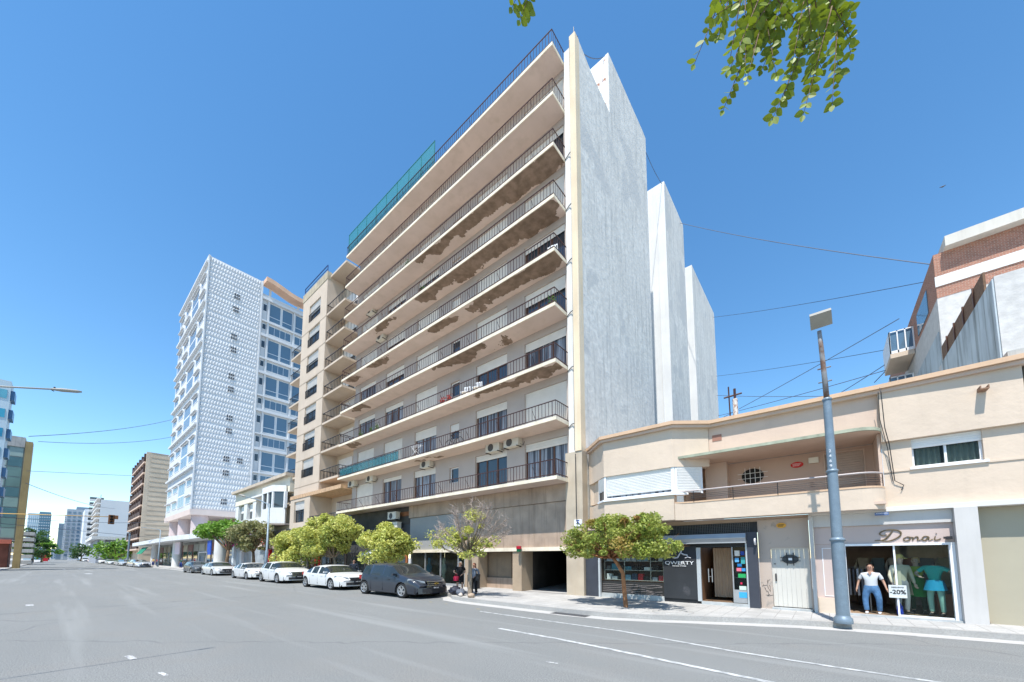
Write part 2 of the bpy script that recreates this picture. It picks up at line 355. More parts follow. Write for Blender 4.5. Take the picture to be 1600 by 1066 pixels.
# ================================================================== MAIN APARTMENT BUILDING
AX0, AX1, AY = -31.2, -8.7, 15.9
ab = thing('apartment_building', 'tall pale apartment block with nine long railed balconies and blank white side wall', 'building', (-20, 15.9, .15))
FZ = [5.76+2.865*k for k in range(9)]
OPN = [(-12.3, -9.6), (-16.12, -13.58), (-22.35, -19.9), (-26.4, -23.87), (-30.5, -27.85)]
hol = []
for k in range(8):
    z = FZ[k]-5.5
    for a, b in OPN: hol.append((a-AX0, z+.04, b-AX0, z+2.3))
    hol.append((-18.5-AX0, z+.95, -17.62-AX0, z+1.95))
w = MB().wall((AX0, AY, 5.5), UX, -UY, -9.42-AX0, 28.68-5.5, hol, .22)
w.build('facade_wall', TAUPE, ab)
for k in range(8):
    rr = random.Random(k*31+5)
    for i, (a, b) in enumerate(OPN):
        sh = {(0, 0): .18, (0, 1): .16, (0, 2): .2, (0, 3): .12, (0, 4): .98, (1, 0): .98, (1, 1): .2, (1, 2): .28, (1, 3): .98, (1, 4): .98, (2, 0): .2, (2, 1): .25, (3, 1): .8, (4, 1): .75}.get((k, i), rr.choice([.98, .98, .3, .75, .15]))
        cur = CURT if rr.random() < .55 or k < 2 else GLASS
        win(ab, (a, AY, FZ[k]+.04), UX, -UY, b-a, 2.26, .16, 3, 1, BROWNW, cur if i != 1 or k else GLASS, .09, sh, name='french_window', gname='pane')
    win(ab, (-18.5, AY, FZ[k]+.95), UX, -UY, .88, 1.0, .14, 1, 1, WHITEF, GLASS, .06, .5 if k % 3 == 1 else 0)
# body: blocks behind the facade skin, party wall and rear volumes
b = MB(); b.box(AX0, 16.2, .15, -8.9, 26.2, 28.6); b.build('building_core', WHITE, ab)
# side wall outline in the plane x = -8.7
sw = MB(); prof = [(15.72, .15), (26.2, .15), (26.2, 33.4), (25.6, 33.45), (19.85, 33.3), (19.85, 29.15), (17.6, 29.3), (15.72, 29.75)]
sw.prism([(-8.9, y, z) for y, z in prof], (.2, 0, 0)); sw.build('side_wall', SIDEW, ab)
b = MB(); b.box(-16, 19.85, 28.6, -8.905, 26.2, 33.25); b.build('penthouse', mat('peeling_white', (.76, .76, .75), .9, .06, 1, .4, 14, spot=((.36, .17, .1), .6, .64, 1.7)), ab)
b = MB(); b.box(-9.42, 15.74, .15, -9.05, 16.2, 29.2); b.build('pilaster', mat('weathered_white', (.66, .65, .62), .85, .06, .8, .2, 20, streak=.5, scol=(.3, .27, .24)), ab)
b = MB(); b.box(-9.046, 15.66, 7.05, -8.698, 16.1, 29.72); b.build('pilaster', mat('yellowed_cream', (.66, .54, .38), .85, .1, .5, .2, 20, streak=.45, scol=(.72, .70, .64)), ab)
b = MB(); b.box(-9.62, 15.70, .15, -8.695, 16.2, 7.04); b.build('stone_pilaster', mat('cream_travertine', (.46, .39, .30), .6, .14, .9, .15, 12, streak=.5, scol=(.4, .3, .2)), ab)
b = MB(); b.path([(-9.0, 15.62, 6.9), (-9.0, 15.62, 3.9), (-8.93, 15.6, 3.5)], .018, 6); b.path([(-9.03, 15.68, 29.5), (-9.04, 15.69, 20), (-9.06, 15.69, 7.1)], .025, 6)
for z in (8.4, 11.3, 14.2, 17, 20, 22.9): b.path([(-9.43, 15.72, z-.1), (-9.2, 15.70, z+.05), (-9.05, 15.64, z+.03)], .02, 5)
b.build('cable', BLKIRON, ab)
for (ya, yb, z, nm) in ((30.5, 36.0, 33.5, 'rear_block'), (38.7, 48.5, 31.2, 'rear_block')):
    b = MB(); b.box(-24, ya, .15, -8.72, yb, z); b.build(nm, SIDEW if False else WHITE, ab)
    s = MB(); s.poly([(-8.715, ya+.02, .15), (-8.715, yb, .15), (-8.715, yb, z-.02), (-8.715, ya+.02, z-.02)]); s.build('side_render', SIDEW, ab)
b = MB(); b.path([(-9.35, 30.44, 4), (-9.35, 30.44, 32)], .04, 6); b.path([(-9.5, 38.64, 4), (-9.5, 38.64, 32.6)], .09, 8); b.build('downpipe', WHITE, ab)
b = MB().box(-24, 26.2, .15, -9.6, 30.6, 8); b.build('light_well_base', WHITE, ab)
# balconies
def soffit_mat(k, blobs):
    if not blobs: return SOFF
    m = SOFF.copy(); m.name = 'soffit_bare_patches'; t = m.node_tree; p = t.nodes['Principled BSDF']; base = p.inputs['Base Color'].links[0].from_socket
    tc = nd(t, 'ShaderNodeTexCoord').outputs['Object']
    dn = nd(t, 'ShaderNodeTexNoise'); dn.inputs['Scale'].default_value = .8; dn.inputs['Detail'].default_value = 6; dn.inputs['Roughness'].default_value = .6; t.links.new(tc, dn.inputs['Vector'])
    off = nd(t, 'ShaderNodeVectorMath', operation='MULTIPLY_ADD'); off.inputs[1].default_value = (4.2, 1.9, 0); t.links.new(dn.outputs['Color'], off.inputs[0]); t.links.new(tc, off.inputs[2])
    acc = None
    for (cx, cy, rx, ry) in blobs:
        mp = nd(t, 'ShaderNodeMapping'); mp.vector_type = 'TEXTURE'; mp.inputs['Location'].default_value = (cx+20+2.1, cy-15.9+.95, 0); mp.inputs['Scale'].default_value = (rx*1.25, ry*1.5, 1e6)
        t.links.new(off.outputs[0], mp.inputs['Vector']); ln = nd(t, 'ShaderNodeVectorMath', operation='LENGTH'); t.links.new(mp.outputs[0], ln.inputs[0])
        if acc is None: acc = ln.outputs['Value']
        else: mn = nd(t, 'ShaderNodeMath', operation='MINIMUM'); t.links.new(acc, mn.inputs[0]); t.links.new(ln.outputs['Value'], mn.inputs[1]); acc = mn.outputs[0]
    t.links.new(mixc(t, ramp(t, acc, .985, 1.015), mixc(t, ramp(t, noi(t, tc, 2.5, 5), .35, .65), (.17, .12, .085), (.28, .20, .15)), base), p.inputs['Base Color']); return m
BL = {6: [(-11.3, 15.2, 2.0, .5), (-14.5, 14.95, 2.0, .35), (-17.3, 14.95, 2.2, .33), (-19.8, 14.8, 1.2, .22)],
      5: [(-11.0, 15.2, 1.5, .5), (-13.3, 15.0, 1.8, .4), (-16.1, 15.05, 1.6, .42), (-18.8, 14.95, 1.9, .33), (-25.5, 15.0, .9, .2)],
      4: [(-10.9, 15.15, 1.7, .42), (-13.3, 14.95, 1.6, .34), (-15.2, 15.35, .4, .28), (-18.6, 14.95, 1.2, .36), (-26.2, 14.9, 1.4, .2), (-30.2, 15.1, .8, .3)],
      3: [(-16.4, 14.98, 1.7, .36), (-19.0, 14.8, .5, .12), (-13.4, 15.35, .25, .22), (-28.6, 15.1, .9, .3)],
      2: [(-10.9, 15.1, 1.6, .32), (-13.6, 14.9, 1.4, .2), (-30.0, 15.2, .9, .3)], 1: [(-20.6, 15.2, .35, .14), (-19.2, 15.3, .35, .14)]}
for k, z in enumerate(FZ):
    x0, x1, y0, y1 = -31.35, -9.46, 14.66, 15.895
    bal = MB().box(x0, y0, z-.17, x1, y1, z).build('balcony', FASC, ab)
    MB().poly([(x0+.03, y0+.04, z-.173), (x0+.03, y1, z-.173), (x1-.03, y1, z-.173), (x1-.03, y0+.04, z-.173)]).build('soffit', soffit_mat(k, BL.get(k)), bal)
    r = MB(); yr = y0+.05; h = .80
    for zz, th in ((z+h, .028), (z+.09, .018)):
        r.box(x0+.04, yr-th, zz-.02, x1-.04, yr+th*.4, zz+.02); r.box(x1-.06, yr, zz-.02, x1-.03, y1, zz+.02); r.box(x0+.03, yr, zz-.02, x0+.06, y1, zz+.02)
    n = 109
    for i in range(n+1):
        x = x0+.05+(x1-x0-.1)*i/n; t_ = .009 if i % 12 else .017
        r.box(x-t_, yr-.012, z+(.0 if i % 12 == 0 else .09), x+t_, yr+.006, z+h)
        if i % 12 == 6: r.obox((x, yr+.02, z), (.02, 0, 0), (0, .42, 0), (0, 0, .02)); r.path([(x, yr+.45, z+.02), (x, yr, z+h*.8)], .011, 4)
    for i in range(1, 7):
        for xx in (x1-.045, x0+.045): y = yr+(y1-yr)*i/7; r.box(xx-.008, y-.008, z+.09, xx+.008, y+.008, z+h)
    r.build('railing', RAILM, bal)
# ground floor of the block
def frontbox(parent, name, x0, x1, z0, z1, y, m, d=.3): return MB().box(x0, y, z0, x1, y+d, z1).build(name, m, parent)
frontbox(ab, 'stone_band', -22.6, -9.63, 4.72, 5.58, 15.74, STONE)
frontbox(ab, 'stone_cladding', -17.2, -9.63, 2.46, 4.70, 15.80, STONE)
frontbox(ab, 'lintel', -22.7, -9.63, 2.26, 2.455, 15.72, FASC, .5)
b = MB()
for i in range(11): x = -17.2+i*.69; b.box(x-.006, 15.793, 2.47, x+.006, 15.8, 4.69)
b.build('cladding_joint', STONE, ab)
frontbox(ab, 'pillar', -13.07, -12.45, .15, 2.26, 15.78, STONEL, 1.0)
frontbox(ab, 'pillar', -16.9, -15.75, .15, 2.26, 15.85, STONEL, .8)
frontbox(ab, 'entrance_wall', -15.74, -13.9, .15, 2.26, 16.7, mat('entrance_stone_shaded', (.24, .18, .125), .6, .15, 1.5, streak=.4), .2)  # stone colour darkened to carry the shade of the recess
b = MB(); b.box(-15.74, 16.6, .15, -13.08, 17.6, .75)
b.build('entrance_plinth', STONE, ab)
b = MB()
for i in range(12): x = -14.3+i*.1; b.box(x, 16.75, .75, x+.045, 16.83, 2.26)
b.build('slatted_screen', mat('rusty_slats', (.13, .055, .03), .6, .2, 4), ab)
b = MB(); Y1 = 26
for q in ([(-13.08, 17.7, .15), (-15.7, 17.7, .15), (-15.7, 17.7, 2.3), (-13.08, 17.7, 2.3)],): b.poly(q)
b.build('entrance_back', DARK, ab)
b = MB(); b.poly([(-12.44, 15.9, .16), (-9.63, 15.9, .16), (-9.0, 26, -.6), (-15, 26, -.6)]); b.build('garage_ramp', mat('garage_floor', (.10, .10, .11), .5, .2, 1), ab)
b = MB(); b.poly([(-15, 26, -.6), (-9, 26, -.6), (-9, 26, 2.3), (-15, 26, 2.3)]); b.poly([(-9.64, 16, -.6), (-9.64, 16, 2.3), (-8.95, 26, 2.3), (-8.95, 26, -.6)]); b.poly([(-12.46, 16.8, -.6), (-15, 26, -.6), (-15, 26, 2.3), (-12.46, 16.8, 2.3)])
b.poly([(-15, 15.95, 2.3), (-8.9, 15.95, 2.3), (-8.9, 26, 2.3), (-15, 26, 2.3)]); b.build('garage_wall', mat('garage_dark', (.07, .065, .06), .8, .3, 1), ab)  # garage walls and ceiling in one dark tone
# the core must leave room for the ground floor rooms
# opened core: rebuild as upper body plus rear so that the shops and garage have depth
_c = [o for o in kids(ab) if o.name.startswith('building_core')][0]; bpy.data.objects.remove(_c)
b = MB(); b.box(AX0, 16.2, 2.5, -8.9, 26.2, 28.6); b.box(-8.93, 16.2, .15, -8.9, 26.2, 2.5); b.build('building_core', WHITE, ab)
# street-level shops under the left half
frontbox(ab, 'shop_fascia', -22.55, -17.25, 2.46, 4.7, 15.84, flat('shop_fascia_grey', (150, 150, 148), .6))
b = MB()
for x in (-22.5, -20.9, -19.3, -17.6, -17.0): b.box(x, 15.9, .15, x+.07, 16.0, 2.26)
b.box(-22.5, 15.9, .15, -16.95, 16.0, .3); b.build('shopfront_frame', STEEL, ab)
b = MB().box(-22.45, 15.95, .3, -17.0, 15.96, 2.26); b.build('shop_glass', CLEAR, ab)
b = MB(); b.poly([(-22.5, 19, .15), (-16.95, 19, .15), (-16.95, 19, 2.5), (-22.5, 19, 2.5)]); b.poly([(-22.5, 16, .155), (-16.9, 16, .155), (-16.9, 19, .155), (-22.5, 19, .155)])
b.poly([(-16.94, 16, .15), (-16.94, 19, .15), (-16.94, 19, 2.5), (-16.94, 16, 2.5)]); b.poly([(-22.52, 16, .15), (-22.52, 19, .15), (-22.52, 19, 2.5), (-22.52, 16, 2.5)]); b.build('shop_interior', mat('shop_interior_warm', (.22, .17, .11), .8, .4, 1.5), ab)
for i, (x, c) in enumerate(((-21.8, (70, 120, 150)), (-20.2, (160, 175, 165)), (-18.6, (60, 100, 135)), (-17.7, (40, 70, 120)))):
    m = MB(); m.lathe((x, 17, .3), [(0, 0), (.12, 0), (.1, .5), (.2, .75), (.22, 1.0), (.1, 1.2), (.12, 1.4), (.1, 1.62), (0, 1.65)], 10)
    single('dress_form', m, flat('garment%d' % i, c, .8), ['blue dress form behind the shop glass, leftmost of four', 'pale green dress form behind the shop glass, second from left', 'teal dress form behind the shop glass, third from left', 'dark blue dress form behind the shop glass nearest the stone pillar'][i], 'dress form', 'dress forms in the shop window', True)
frontbox(ab, 'dark_band', -31.2, -22.62, 4.3, 5.58, 15.86, mat('dark_panel', (.06, .055, .05), .6, .3, 1))
b = MB()
for i in range(60): x = -25.0+i*.13; b.obox((x, 15.83, 4.9), (.07, 0, .1), (0, .03, 0), (-.05, 0, .25))
b.build('lattice_frieze', mat('orange_lattice', (.30, .13, .06), .7, .2, 3), ab)
b = MB().box(-31.2, 15.88, 2.3, -22.62, 16.1, 4.3); b.build('shop_fascia', flat('fascia_dark', (70, 72, 76), .6), ab)
for (x0, x1, c, cc) in ((-31.0, -28.6, (60, 60, 64), 'grey'), (-28.2, -26.4, (176, 170, 160), 'beige'), (-25.9, -24.6, (30, 30, 32), 'black'), (-24.3, -22.9, (150, 90, 50), 'orange')):
    b = MB(); b.box(x0, 15.9, .15, x1, 16.0, 2.28); f = b.build('shopfront', flat('shopfront_'+cc, c, .5), ab)
    b = MB(); b.box(x0+.2, 15.88, .3, x1-.2, 15.895, 2.0); b.build('glass', GLASS, f)
b = MB(); b.prism([(-26.3, 15.86, 3.95), (-23.6, 15.86, 4.05), (-23.6, 15.0, 3.35), (-26.3, 15.0, 3.25)], (0, 0, .03)); b.prism([(-26.3, 15.86, 3.95), (-26.3, 15.0, 3.25), (-26.3, 15.86, 3.25)], (.02, 0, 0)); single('awning', b, flat('awning_black', (32, 33, 36), .7), 'black sloping cloth awning under the first balcony left of two air conditioners', 'awning')
b = MB(); b.prism([(-27, 15.86, 2.55), (-24.6, 15.86, 2.6), (-24.6, 14.7, 2.2), (-27, 14.7, 2.2)], (0, 0, .05)); b.box(-27, 14.68, 2.0, -24.6, 14.73, 2.24); single('awning', b, flat('awning_pale', (190, 196, 205), .6), 'pale blue grey flat awning over a shop door behind the yellow trees', 'awning')
# low walls of the recessed facade behind first balcony edge band, roof net screen
b = MB(); b.box(-31.3, 14.8, 28.70, -19.0, 14.84, 28.75); x = -31.3
for i in range(9): b.box(-31.3+i*1.5, 14.8, 28.7, -31.25+i*1.5, 14.84, 30.75)
b.box(-31.3, 14.8, 30.7, -19.25, 14.84, 30.76); s = tag(b.build('net_screen', mat('green_metal', (.03, .16, .15), .5), None, org=(-25, 15.3, 28.7)), 'green netting screen on posts along the left end of the roof terrace', 'screen'); s.location = (-25, 15.3, 28.7); ORG[s] = V((-25, 15.3, 28.7))
def netmat():
    m = bpy.data.materials.new('teal_netting'); m.use_nodes = True; t = m.node_tree; p = t.nodes['Principled BSDF']; p.inputs['Base Color'].default_value = (.02, .22, .27, 1); p.inputs['Roughness'].default_value = .7
    tr = nd(t, 'ShaderNodeBsdfTransparent'); mx = nd(t, 'ShaderNodeMixShader'); mx.inputs[0].default_value = .55
    t.links.new(tr.outputs[0], mx.inputs[1]); t.links.new(p.outputs[0], mx.inputs[2]); t.links.new(mx.outputs[0], t.nodes['Material Output'].inputs[0]); return m
NET = netmat()
MB().box(-31.25, 14.815, 28.75, -19.3, 14.822, 30.7).build('net', NET, s)
n2 = MB().box(-31.1, 14.73, 8.68, -22.6, 14.737, 9.38); n2 = single('balcony_screen', n2, NET, 'translucent green mesh tied inside the railing of the second balcony', 'screen')
# air conditioners
acb = flat('ac_casing', (205, 200, 188), .5); acf = mat('ac_fan', (.08, .08, .08), .6)
def ac(x, y, z, label, w=1.05, grp='air conditioners on the apartment facade', first=[None]):
    if first[0] is None:
        t = thing('air_conditioner', label, 'air conditioner', (x, y, z), group=grp)
        b = MB().box(x-w/2, y, z, x+w/2, y+.34, z+.52); b.box(x-w/2-.02, y-.02, z+.5, x+w/2+.02, y+.36, z+.54); b.build('casing', acb, t)
        f = MB(); f.lathe((x-.12*w, y-.015, z+.25), [(.0, 0), (.2, 0), (.22, .014)], 16, 'y'); f.build('fan_grille', acf, t)
        g = MB(); g.box(x-w/2+.05, y-.05, z-.04, x-w/2+.1, y+.4, z-.003); g.box(x+w/2-.1, y-.05, z-.04, x+w/2-.05, y+.4, z-.003); g.path([(x+w/2, y+.2, z+.1), (x+w/2+.15, y+.25, z), (x+w/2+.15, y+.4, z+.3)], .015, 5); g.build('bracket', BLKIRON, t)
        first[0] = t; return t
    c = copy_tree(first[0], (x, y, z), label=label); c['group'] = grp; return c
ac(-14.4, 15.54, 7.99, 'beige air conditioner high on the wall, left one of the pair at the right end')
for x, z, l in ((-13.0, 8.02, 'beige air conditioner high on the wall, right one of the pair at the right end'), (-20.65, 8.03, 'single beige air conditioner between two french windows on the first balcony'),
              (-27.8, 8.0, 'beige air conditioner on first balcony wall second from the left end'), (-30.75, 7.95, 'beige air conditioner at the far left end of the first balcony wall'),
              (-26.9, 19.6, 'air conditioner with sooty wall behind it on an upper balcony left half'), (-28.6, 22.6, 'air conditioner near the left end two balconies below the roof')):
    ac(x, 15.54, z, l)
p = atY(612, 806, 15.3); ac(p.x, 15.3, p.z-.26, 'large white air conditioner on a bracket under the first balcony, upper of two')
p = atY(614, 822, 15.3); ac(p.x, 15.3, p.z-.26, 'large white air conditioner just above the yellow tree, lower of two')
# things standing on the balconies
def bicycle(x, y, z, label):
    t = thing('bicycle', label, 'bicycle', (x, y, z))
    for dx in (-.5, .5):
        b = MB(); b.path([(x+dx+.32*math.cos(q), y, z+.33+.32*math.sin(q)) for q in (i*math.pi/8 for i in range(17))], .022, 5, False); b.build('wheel', BLKIRON, t)
    b = MB(); P = {c: V((x+u, y, z+v)) for c, u, v in (('r', -.5, .33), ('f', .5, .33), ('b', -.05, .32), ('s', -.15, .8), ('h', .35, .82))}
    for a, c in (('r', 'b'), ('b', 's'), ('r', 's'), ('s', 'h'), ('b', 'h'), ('h', 'f')): b.path([P[a], P[c]], .022, 5)
    b.build('frame', flat('bike_frame', (60, 66, 72), .4), t)
    MB().box(x-.28, y-.06, z+.84, x-.02, y+.06, z+.9).build('saddle', BLKIRON, t); MB().path([(x+.35, y, z+.82), (x+.36, y, z+.98), (x+.34, y-.22, z+1.0), (x+.34, y+.22, z+1.0)], .018, 5).build('handlebar', BLKIRON, t); return t
bicycle(-17.3, 15.2, FZ[1], 'dark bicycle leaning behind the railing of the second balcony')
leafy = leafmat('pot_leaf', (.05, .16, .03), (.14, .28, .05)); redl = leafmat('pot_flower', (.5, .03, .03), (.6, .1, .06))
def pot(x, y, z, label, red=False, s=1.):
    t = thing('potted_plant', label, 'plant', (x, y, z), group='potted plants on the balconies')
    b = MB(); b.lathe((x, y, z), [(0, 0), (.09*s, 0), (.13*s, .2*s), (.12*s, .22*s), (0, .2*s)], 10); b.build('pot', flat('terracotta', (150, 82, 55), .8), t)
    r = random.Random(int(abs(x*97))); f = MB()
    for i in range(90):
        c = V((x+r.gauss(0, .1*s), y+r.gauss(0, .08*s), z+.22*s+abs(r.gauss(.15, .13))*s)); a = V((r.uniform(-1, 1), r.uniform(-1, 1), r.uniform(-.3, 1))).normalized()*.05*s; e = a.orthogonal().normalized()*.03*s
        f.poly([c-a, c-e, c+a, c+e])
    f.build('leaves', redl if red else leafy, t)
for (x, k, l, red) in ((-18.2, 2, 'red flowering pot plant on the third balcony, left of two', True), (-17.6, 2, 'red flowering pot plant on the third balcony, right of two', True), (-28.4, 2, 'small green pot plant at the left end of the third balcony', False), (-26.8, 2, 'leafy green pot plant on the third balcony left part', False), (-26.0, 2, 'orange brown pot with plant on the third balcony left part', False), (-22.4, 6, 'small green plant on a balcony near the top floors', False), (-19.9, 8, 'green plant on the roof terrace beside the netting', False), (-20.4, 5, 'green plant behind railing of the sixth balcony', False), (-9.9, 3, 'yellow leaved plant in the right corner of the fourth balcony', False)):
    pot(x, 15.0, FZ[k], l, red)
def chair(x, y, z, label, rz=0.):
    t = thing('garden_chair', label, 'chair', (x, y, z), rz, 'white garden chairs on the balconies', local=True)
    MB().box(-.22, -.22, .4, .22, .22, .44).build('seat', WHITEF, t)
    b = MB()
    for i in range(5): b.box(-.2+i*.095, .2, .44, -.16+i*.095, .22, .85)
    b.box(-.22, .2, .82, .22, .225, .88); b.build('backrest', WHITEF, t)
    for sx in (-.2, .2):
        for sy in (-.2, .2): MB().box(sx-.018, sy-.018, 0, sx+.018, sy+.018, .4).build('leg', WHITEF, t)
for x, k, l in ((-15.3, 2, 'white chair on third balcony, right one of two'), (-16.3, 2, 'white chair on third balcony, left one of two'), (-14.6, 6, 'white chair high up on the seventh balcony, right one of two'), (-16.4, 6, 'white chair high up on the seventh balcony, left one of two'), (-9.9, 4, 'white chair in the right corner of the fifth balcony')):
    chair(x, 15.2, FZ[k], l, .3)
# drying rack
x, y, z = -21.0, 15.1, FZ[1]; b = MB()
for s_ in (-1, 1): b.path([(x-.5, y+.25*s_, z), (x+.5, y-.0*s_, z+.85)], .012, 4); b.path([(x+.5, y+.25*s_, z), (x-.5, y, z+.85)], .012, 4)
for i in range(6): b.path([(x-.5, y-.2+.08*i, z+.85), (x+.5, y-.2+.08*i, z+.85)], .006, 4)
single('drying_rack', b, WHITEF, 'white folding clothes rack on the second balcony', 'drying rack')
# box sensor lamp on the dark pillar and hydrant style traffic bollard light
p = atY(806, 858, 15.3); b = MB(); b.lathe((p.x, 15.55, p.z-.02), [(0, 0), (.13, 0), (.13, .16), (.15, .17)], 12); b2 = MB()
t = thing('garage_warning_light', 'red and green round warning light above the garage pillar', 'warning light', (p.x, 15.55, p.z-.2))
b = MB(); b.lathe((p.x, 15.55, p.z-.14), [(0, 0), (.12, 0), (.12, .15), (0, .15)], 12); b.build('green_lens', flat('lens_green', (20, 90, 60), .3), t)
b = MB(); b.lathe((p.x, 15.55, p.z+.01), [(0, 0), (.14, 0), (.14, .14), (0, .17)], 12); b.build('red_lens', flat('lens_red', (170, 25, 50), .3), t)
MB().box(p.x-.02, 15.55, p.z-.05, p.x+.02, 15.75, p.z-.01).build('bracket', BLKIRON, t)
p = atY(902, 817, 15.6); t = thing('street_number_sign', 'small white wall sign with blue marks on the stone pilaster', 'sign', (p.x, 15.66, p.z))
MB().box(p.x-.2, 15.66, p.z-.16, p.x+.2, 15.69, p.z+.16).build('plate', flat('sign_white', (225, 228, 232), .5), t)
b = MB(); b.poly([(p.x-.12, 15.655, p.z-.05), (p.x+.16, 15.655, p.z-.1), (p.x, 15.655, p.z+.06)]); b.box(p.x-.1, 15.65, p.z+.09, p.x+.08, 15.656, p.z+.13); b.build('blue_mark', flat('sign_blue', (30, 70, 150), .5), t)
# roof aerial
p = V((-9.0, 16.1, 29.7)); b = MB(); b.path([p, p+V((0, 0, 1.1))], .02, 5); b.path([p+V((-.25, 0, .3)), p+V((.25, 0, .3))], .02, 5); b.path([p+V((-.2, 0, 0)), p+V((-.2, 0, .45))], .03, 5)
single('aerial', b, BLKIRON, 'short metal aerial on the top corner of the tall apartment block', 'aerial')
# ================================================================== LOW CREAM BUILDING WITH THE TWO SHOPS
lb = thing('corner_house', 'two storey cream house with rounded balcony above the shops', 'building', (-2.2, 15.9, .15))
SHT = mat('house_cream', (.60, .49, .385), .88, .07, .6, .5, 5, streak=.22, scol=(.42, .34, .26))
SHP = mat('house_pinkish', (.58, .445, .355), .88, .07, .6, .4, 5, streak=.2, scol=(.4, .3, .24))
TRIM = mat('cornice_tan', (.60, .41, .27), .8, .08, 1.5, .1, 15, streak=.3, scol=(.4, .28, .2))
bay = [(-8.62, 16.25), (-8.35, 16.05), (-7.25, 15.0), (-4.35, 15.0), (-3.25, 15.86)]
MB().ribbon(bay, 5.42, 6.95, .35).build('bay_wall', SHT, lb)
MB().ribbon([(-8.6, 16.3), (-8.35, 16.2), (-7.2, 15.12)], 4.42, 5.419, .3).build('bay_wall', SHT, lb)
MB().box(-3.25, 15.9, 5.82, 1.5, 16.3, 6.95).build('upper_wall', SHP, lb)
MB().box(1.504, 15.78, 5.41, 4.22, 16.3, 6.95).build('upper_wall', SHT, lb)
w = MB().wall((1.504, 15.9, 3.42), UX, -UY, 2.716, 2.0, [(2.13-1.504, 4.56-3.42, 3.47-1.504, 1.985)], .25)
w.build('window_wall', SHT, lb)
MB().box(1.51, 15.875, 4.47, 2.1, 15.897, 4.52).box(3.5, 15.875, 4.47, 4.22, 15.897, 4.52).build('wall_band', SHT, lb)
cor = [(-8.66, 16.02), (-8.45, 15.86), (-7.33, 14.78), (-4.27, 14.76), (-3.15, 15.64), (1.5, 15.64), (4.28, 15.56)]
MB().ribbon(cor, 7.04, 7.17, .9).build('cornice', TRIM, lb)
MB().ribbon([(x, y+.09) for x, y in cor], 6.93, 7.036, .7).build('cornice_moulding', SHP, lb)
MB().box(-8.6, 16.5, 6.9, 4.2, 24, 7.0).build('roof', CONC, lb)
MB().box(4.0, 16.31, .15, 4.2, 24, 6.95).build('rear_wall', SHT, lb)
# window with half lowered shutter, real curtains behind clear glass
f = win(lb, (2.13, 15.9, 4.56), UX, -UY, 1.34, .845, .12, 2, 1, WHITEF, CLEAR, .05, .34, SHUTW, .07, gname='pane')
b = MB(); n = 60
for i in range(n):
    x0, x1 = 2.16+1.28*i/n, 2.16+1.28*(i+1)/n; y0, y1 = 16.14+.03*math.sin(i*1.1), 16.14+.03*math.sin((i+1)*1.1)
    if .42 < i/n < .47: continue
    b.poly([(x0, y0, 4.58), (x1, y1, 4.58), (x1, y1, 5.4), (x0, y0, 5.4)])
b.build('curtain', flat('sheer_curtain', (120, 128, 120), .9), f)
MB().box(2.1, 16.3, 4.5, 3.5, 16.32, 5.45).build('window_back', DARK, lb)
MB().box(2.06, 15.84, 4.49, 3.54, 15.93, 4.55).build('window_sill', WHITEF, lb)
MB().box(3.44, 15.5, 6.40, 3.60, 15.779, 6.43).box(3.44, 15.5, 6.431, 3.46, 15.779, 6.5).box(3.58, 15.5, 6.431, 3.60, 15.779, 6.5).build('roof_drain_spout', mat('spout_rust', (.25, .15, .1), .8), lb); MB().box(3.46, 15.77, 6.42, 3.58, 15.778, 6.5).build('drain_opening', DARK, lb); MB().box(-3.12, 15.885, 6.38, -2.8, 15.895, 6.62).build('vent_grille', mat('vent_rust', (.30, .15, .11), .8), lb)
# bay shutters and posts
f = MB().box(-7.27, 15.03, 4.4, -7.16, 15.12, 5.419).box(-4.45, 15.03, 4.4, -4.33, 15.13, 5.419).box(-7.16, 15.03, 4.4, -4.45, 15.1, 4.46).build('bay_window_frame', WHITEF, lb)
shutter_mb(MB(), (-7.15, 15.08, 4.55), UX, -UY, 2.69, .87, .06).build('roller_shutter', SHUTW, f)
MB().box(-7.14, 15.12, 4.46, -4.46, 15.14, 4.56).build('pane', CURT, f)
d = V((-3.5+4.35, 15.7-15.0, 0)); dn = V((d.y, -d.x, 0)).normalized(); L = d.length; du = d.normalized()
f = MB().obox(V((-4.31, 15.06, 4.4)), du*.08, -dn*.06, (0, 0, 1.02)).obox(V((-4.31, 15.06, 4.4))+du*(L-.12), du*.08, -dn*.06, (0, 0, 1.02)).build('bay_window_frame', WHITEF, lb)
shutter_mb(MB(), V((-4.31, 15.06, 4.42))+du*.08, du, dn, L-.2, 1.0, .06).build('roller_shutter', SHUTW, f)
du = (V((-7.2, 15.05, 0))-V((-7.75, 15.55, 0))).normalized(); dn = V((du.y, -du.x, 0))
f = MB().obox(V((-7.76, 15.5, 4.44)), du*.06, -dn*.05, (0, 0, .96)).obox(V((-7.76, 15.5, 4.44))+du*.64, du*.06, -dn*.05, (0, 0, .96)).build('bay_window_frame', WHITEF, lb)
shutter_mb(MB(), V((-7.76, 15.5, 4.8))+du*.07, du, dn, .56, .6, .06).build('roller_shutter', SHUTW, f); MB().obox(V((-7.76, 15.51, 4.45))+du*.07, du*.56, -dn*.01, (0, 0, .36)).build('pane', GLASS, f)
MB().ribbon([(-7.8, 15.45), (-7.27, 14.93), (-4.33, 14.93), (-3.9, 15.26)], 4.32, 4.40, .3).build('bay_sill', WHITEF, lb)
MB().ribbon([(-8.62, 16.25), (-8.35, 16.05), (-7.25, 15.0), (-4.36, 15.0)], 3.36, 4.318, .35).build('bay_apron', SHT, lb)
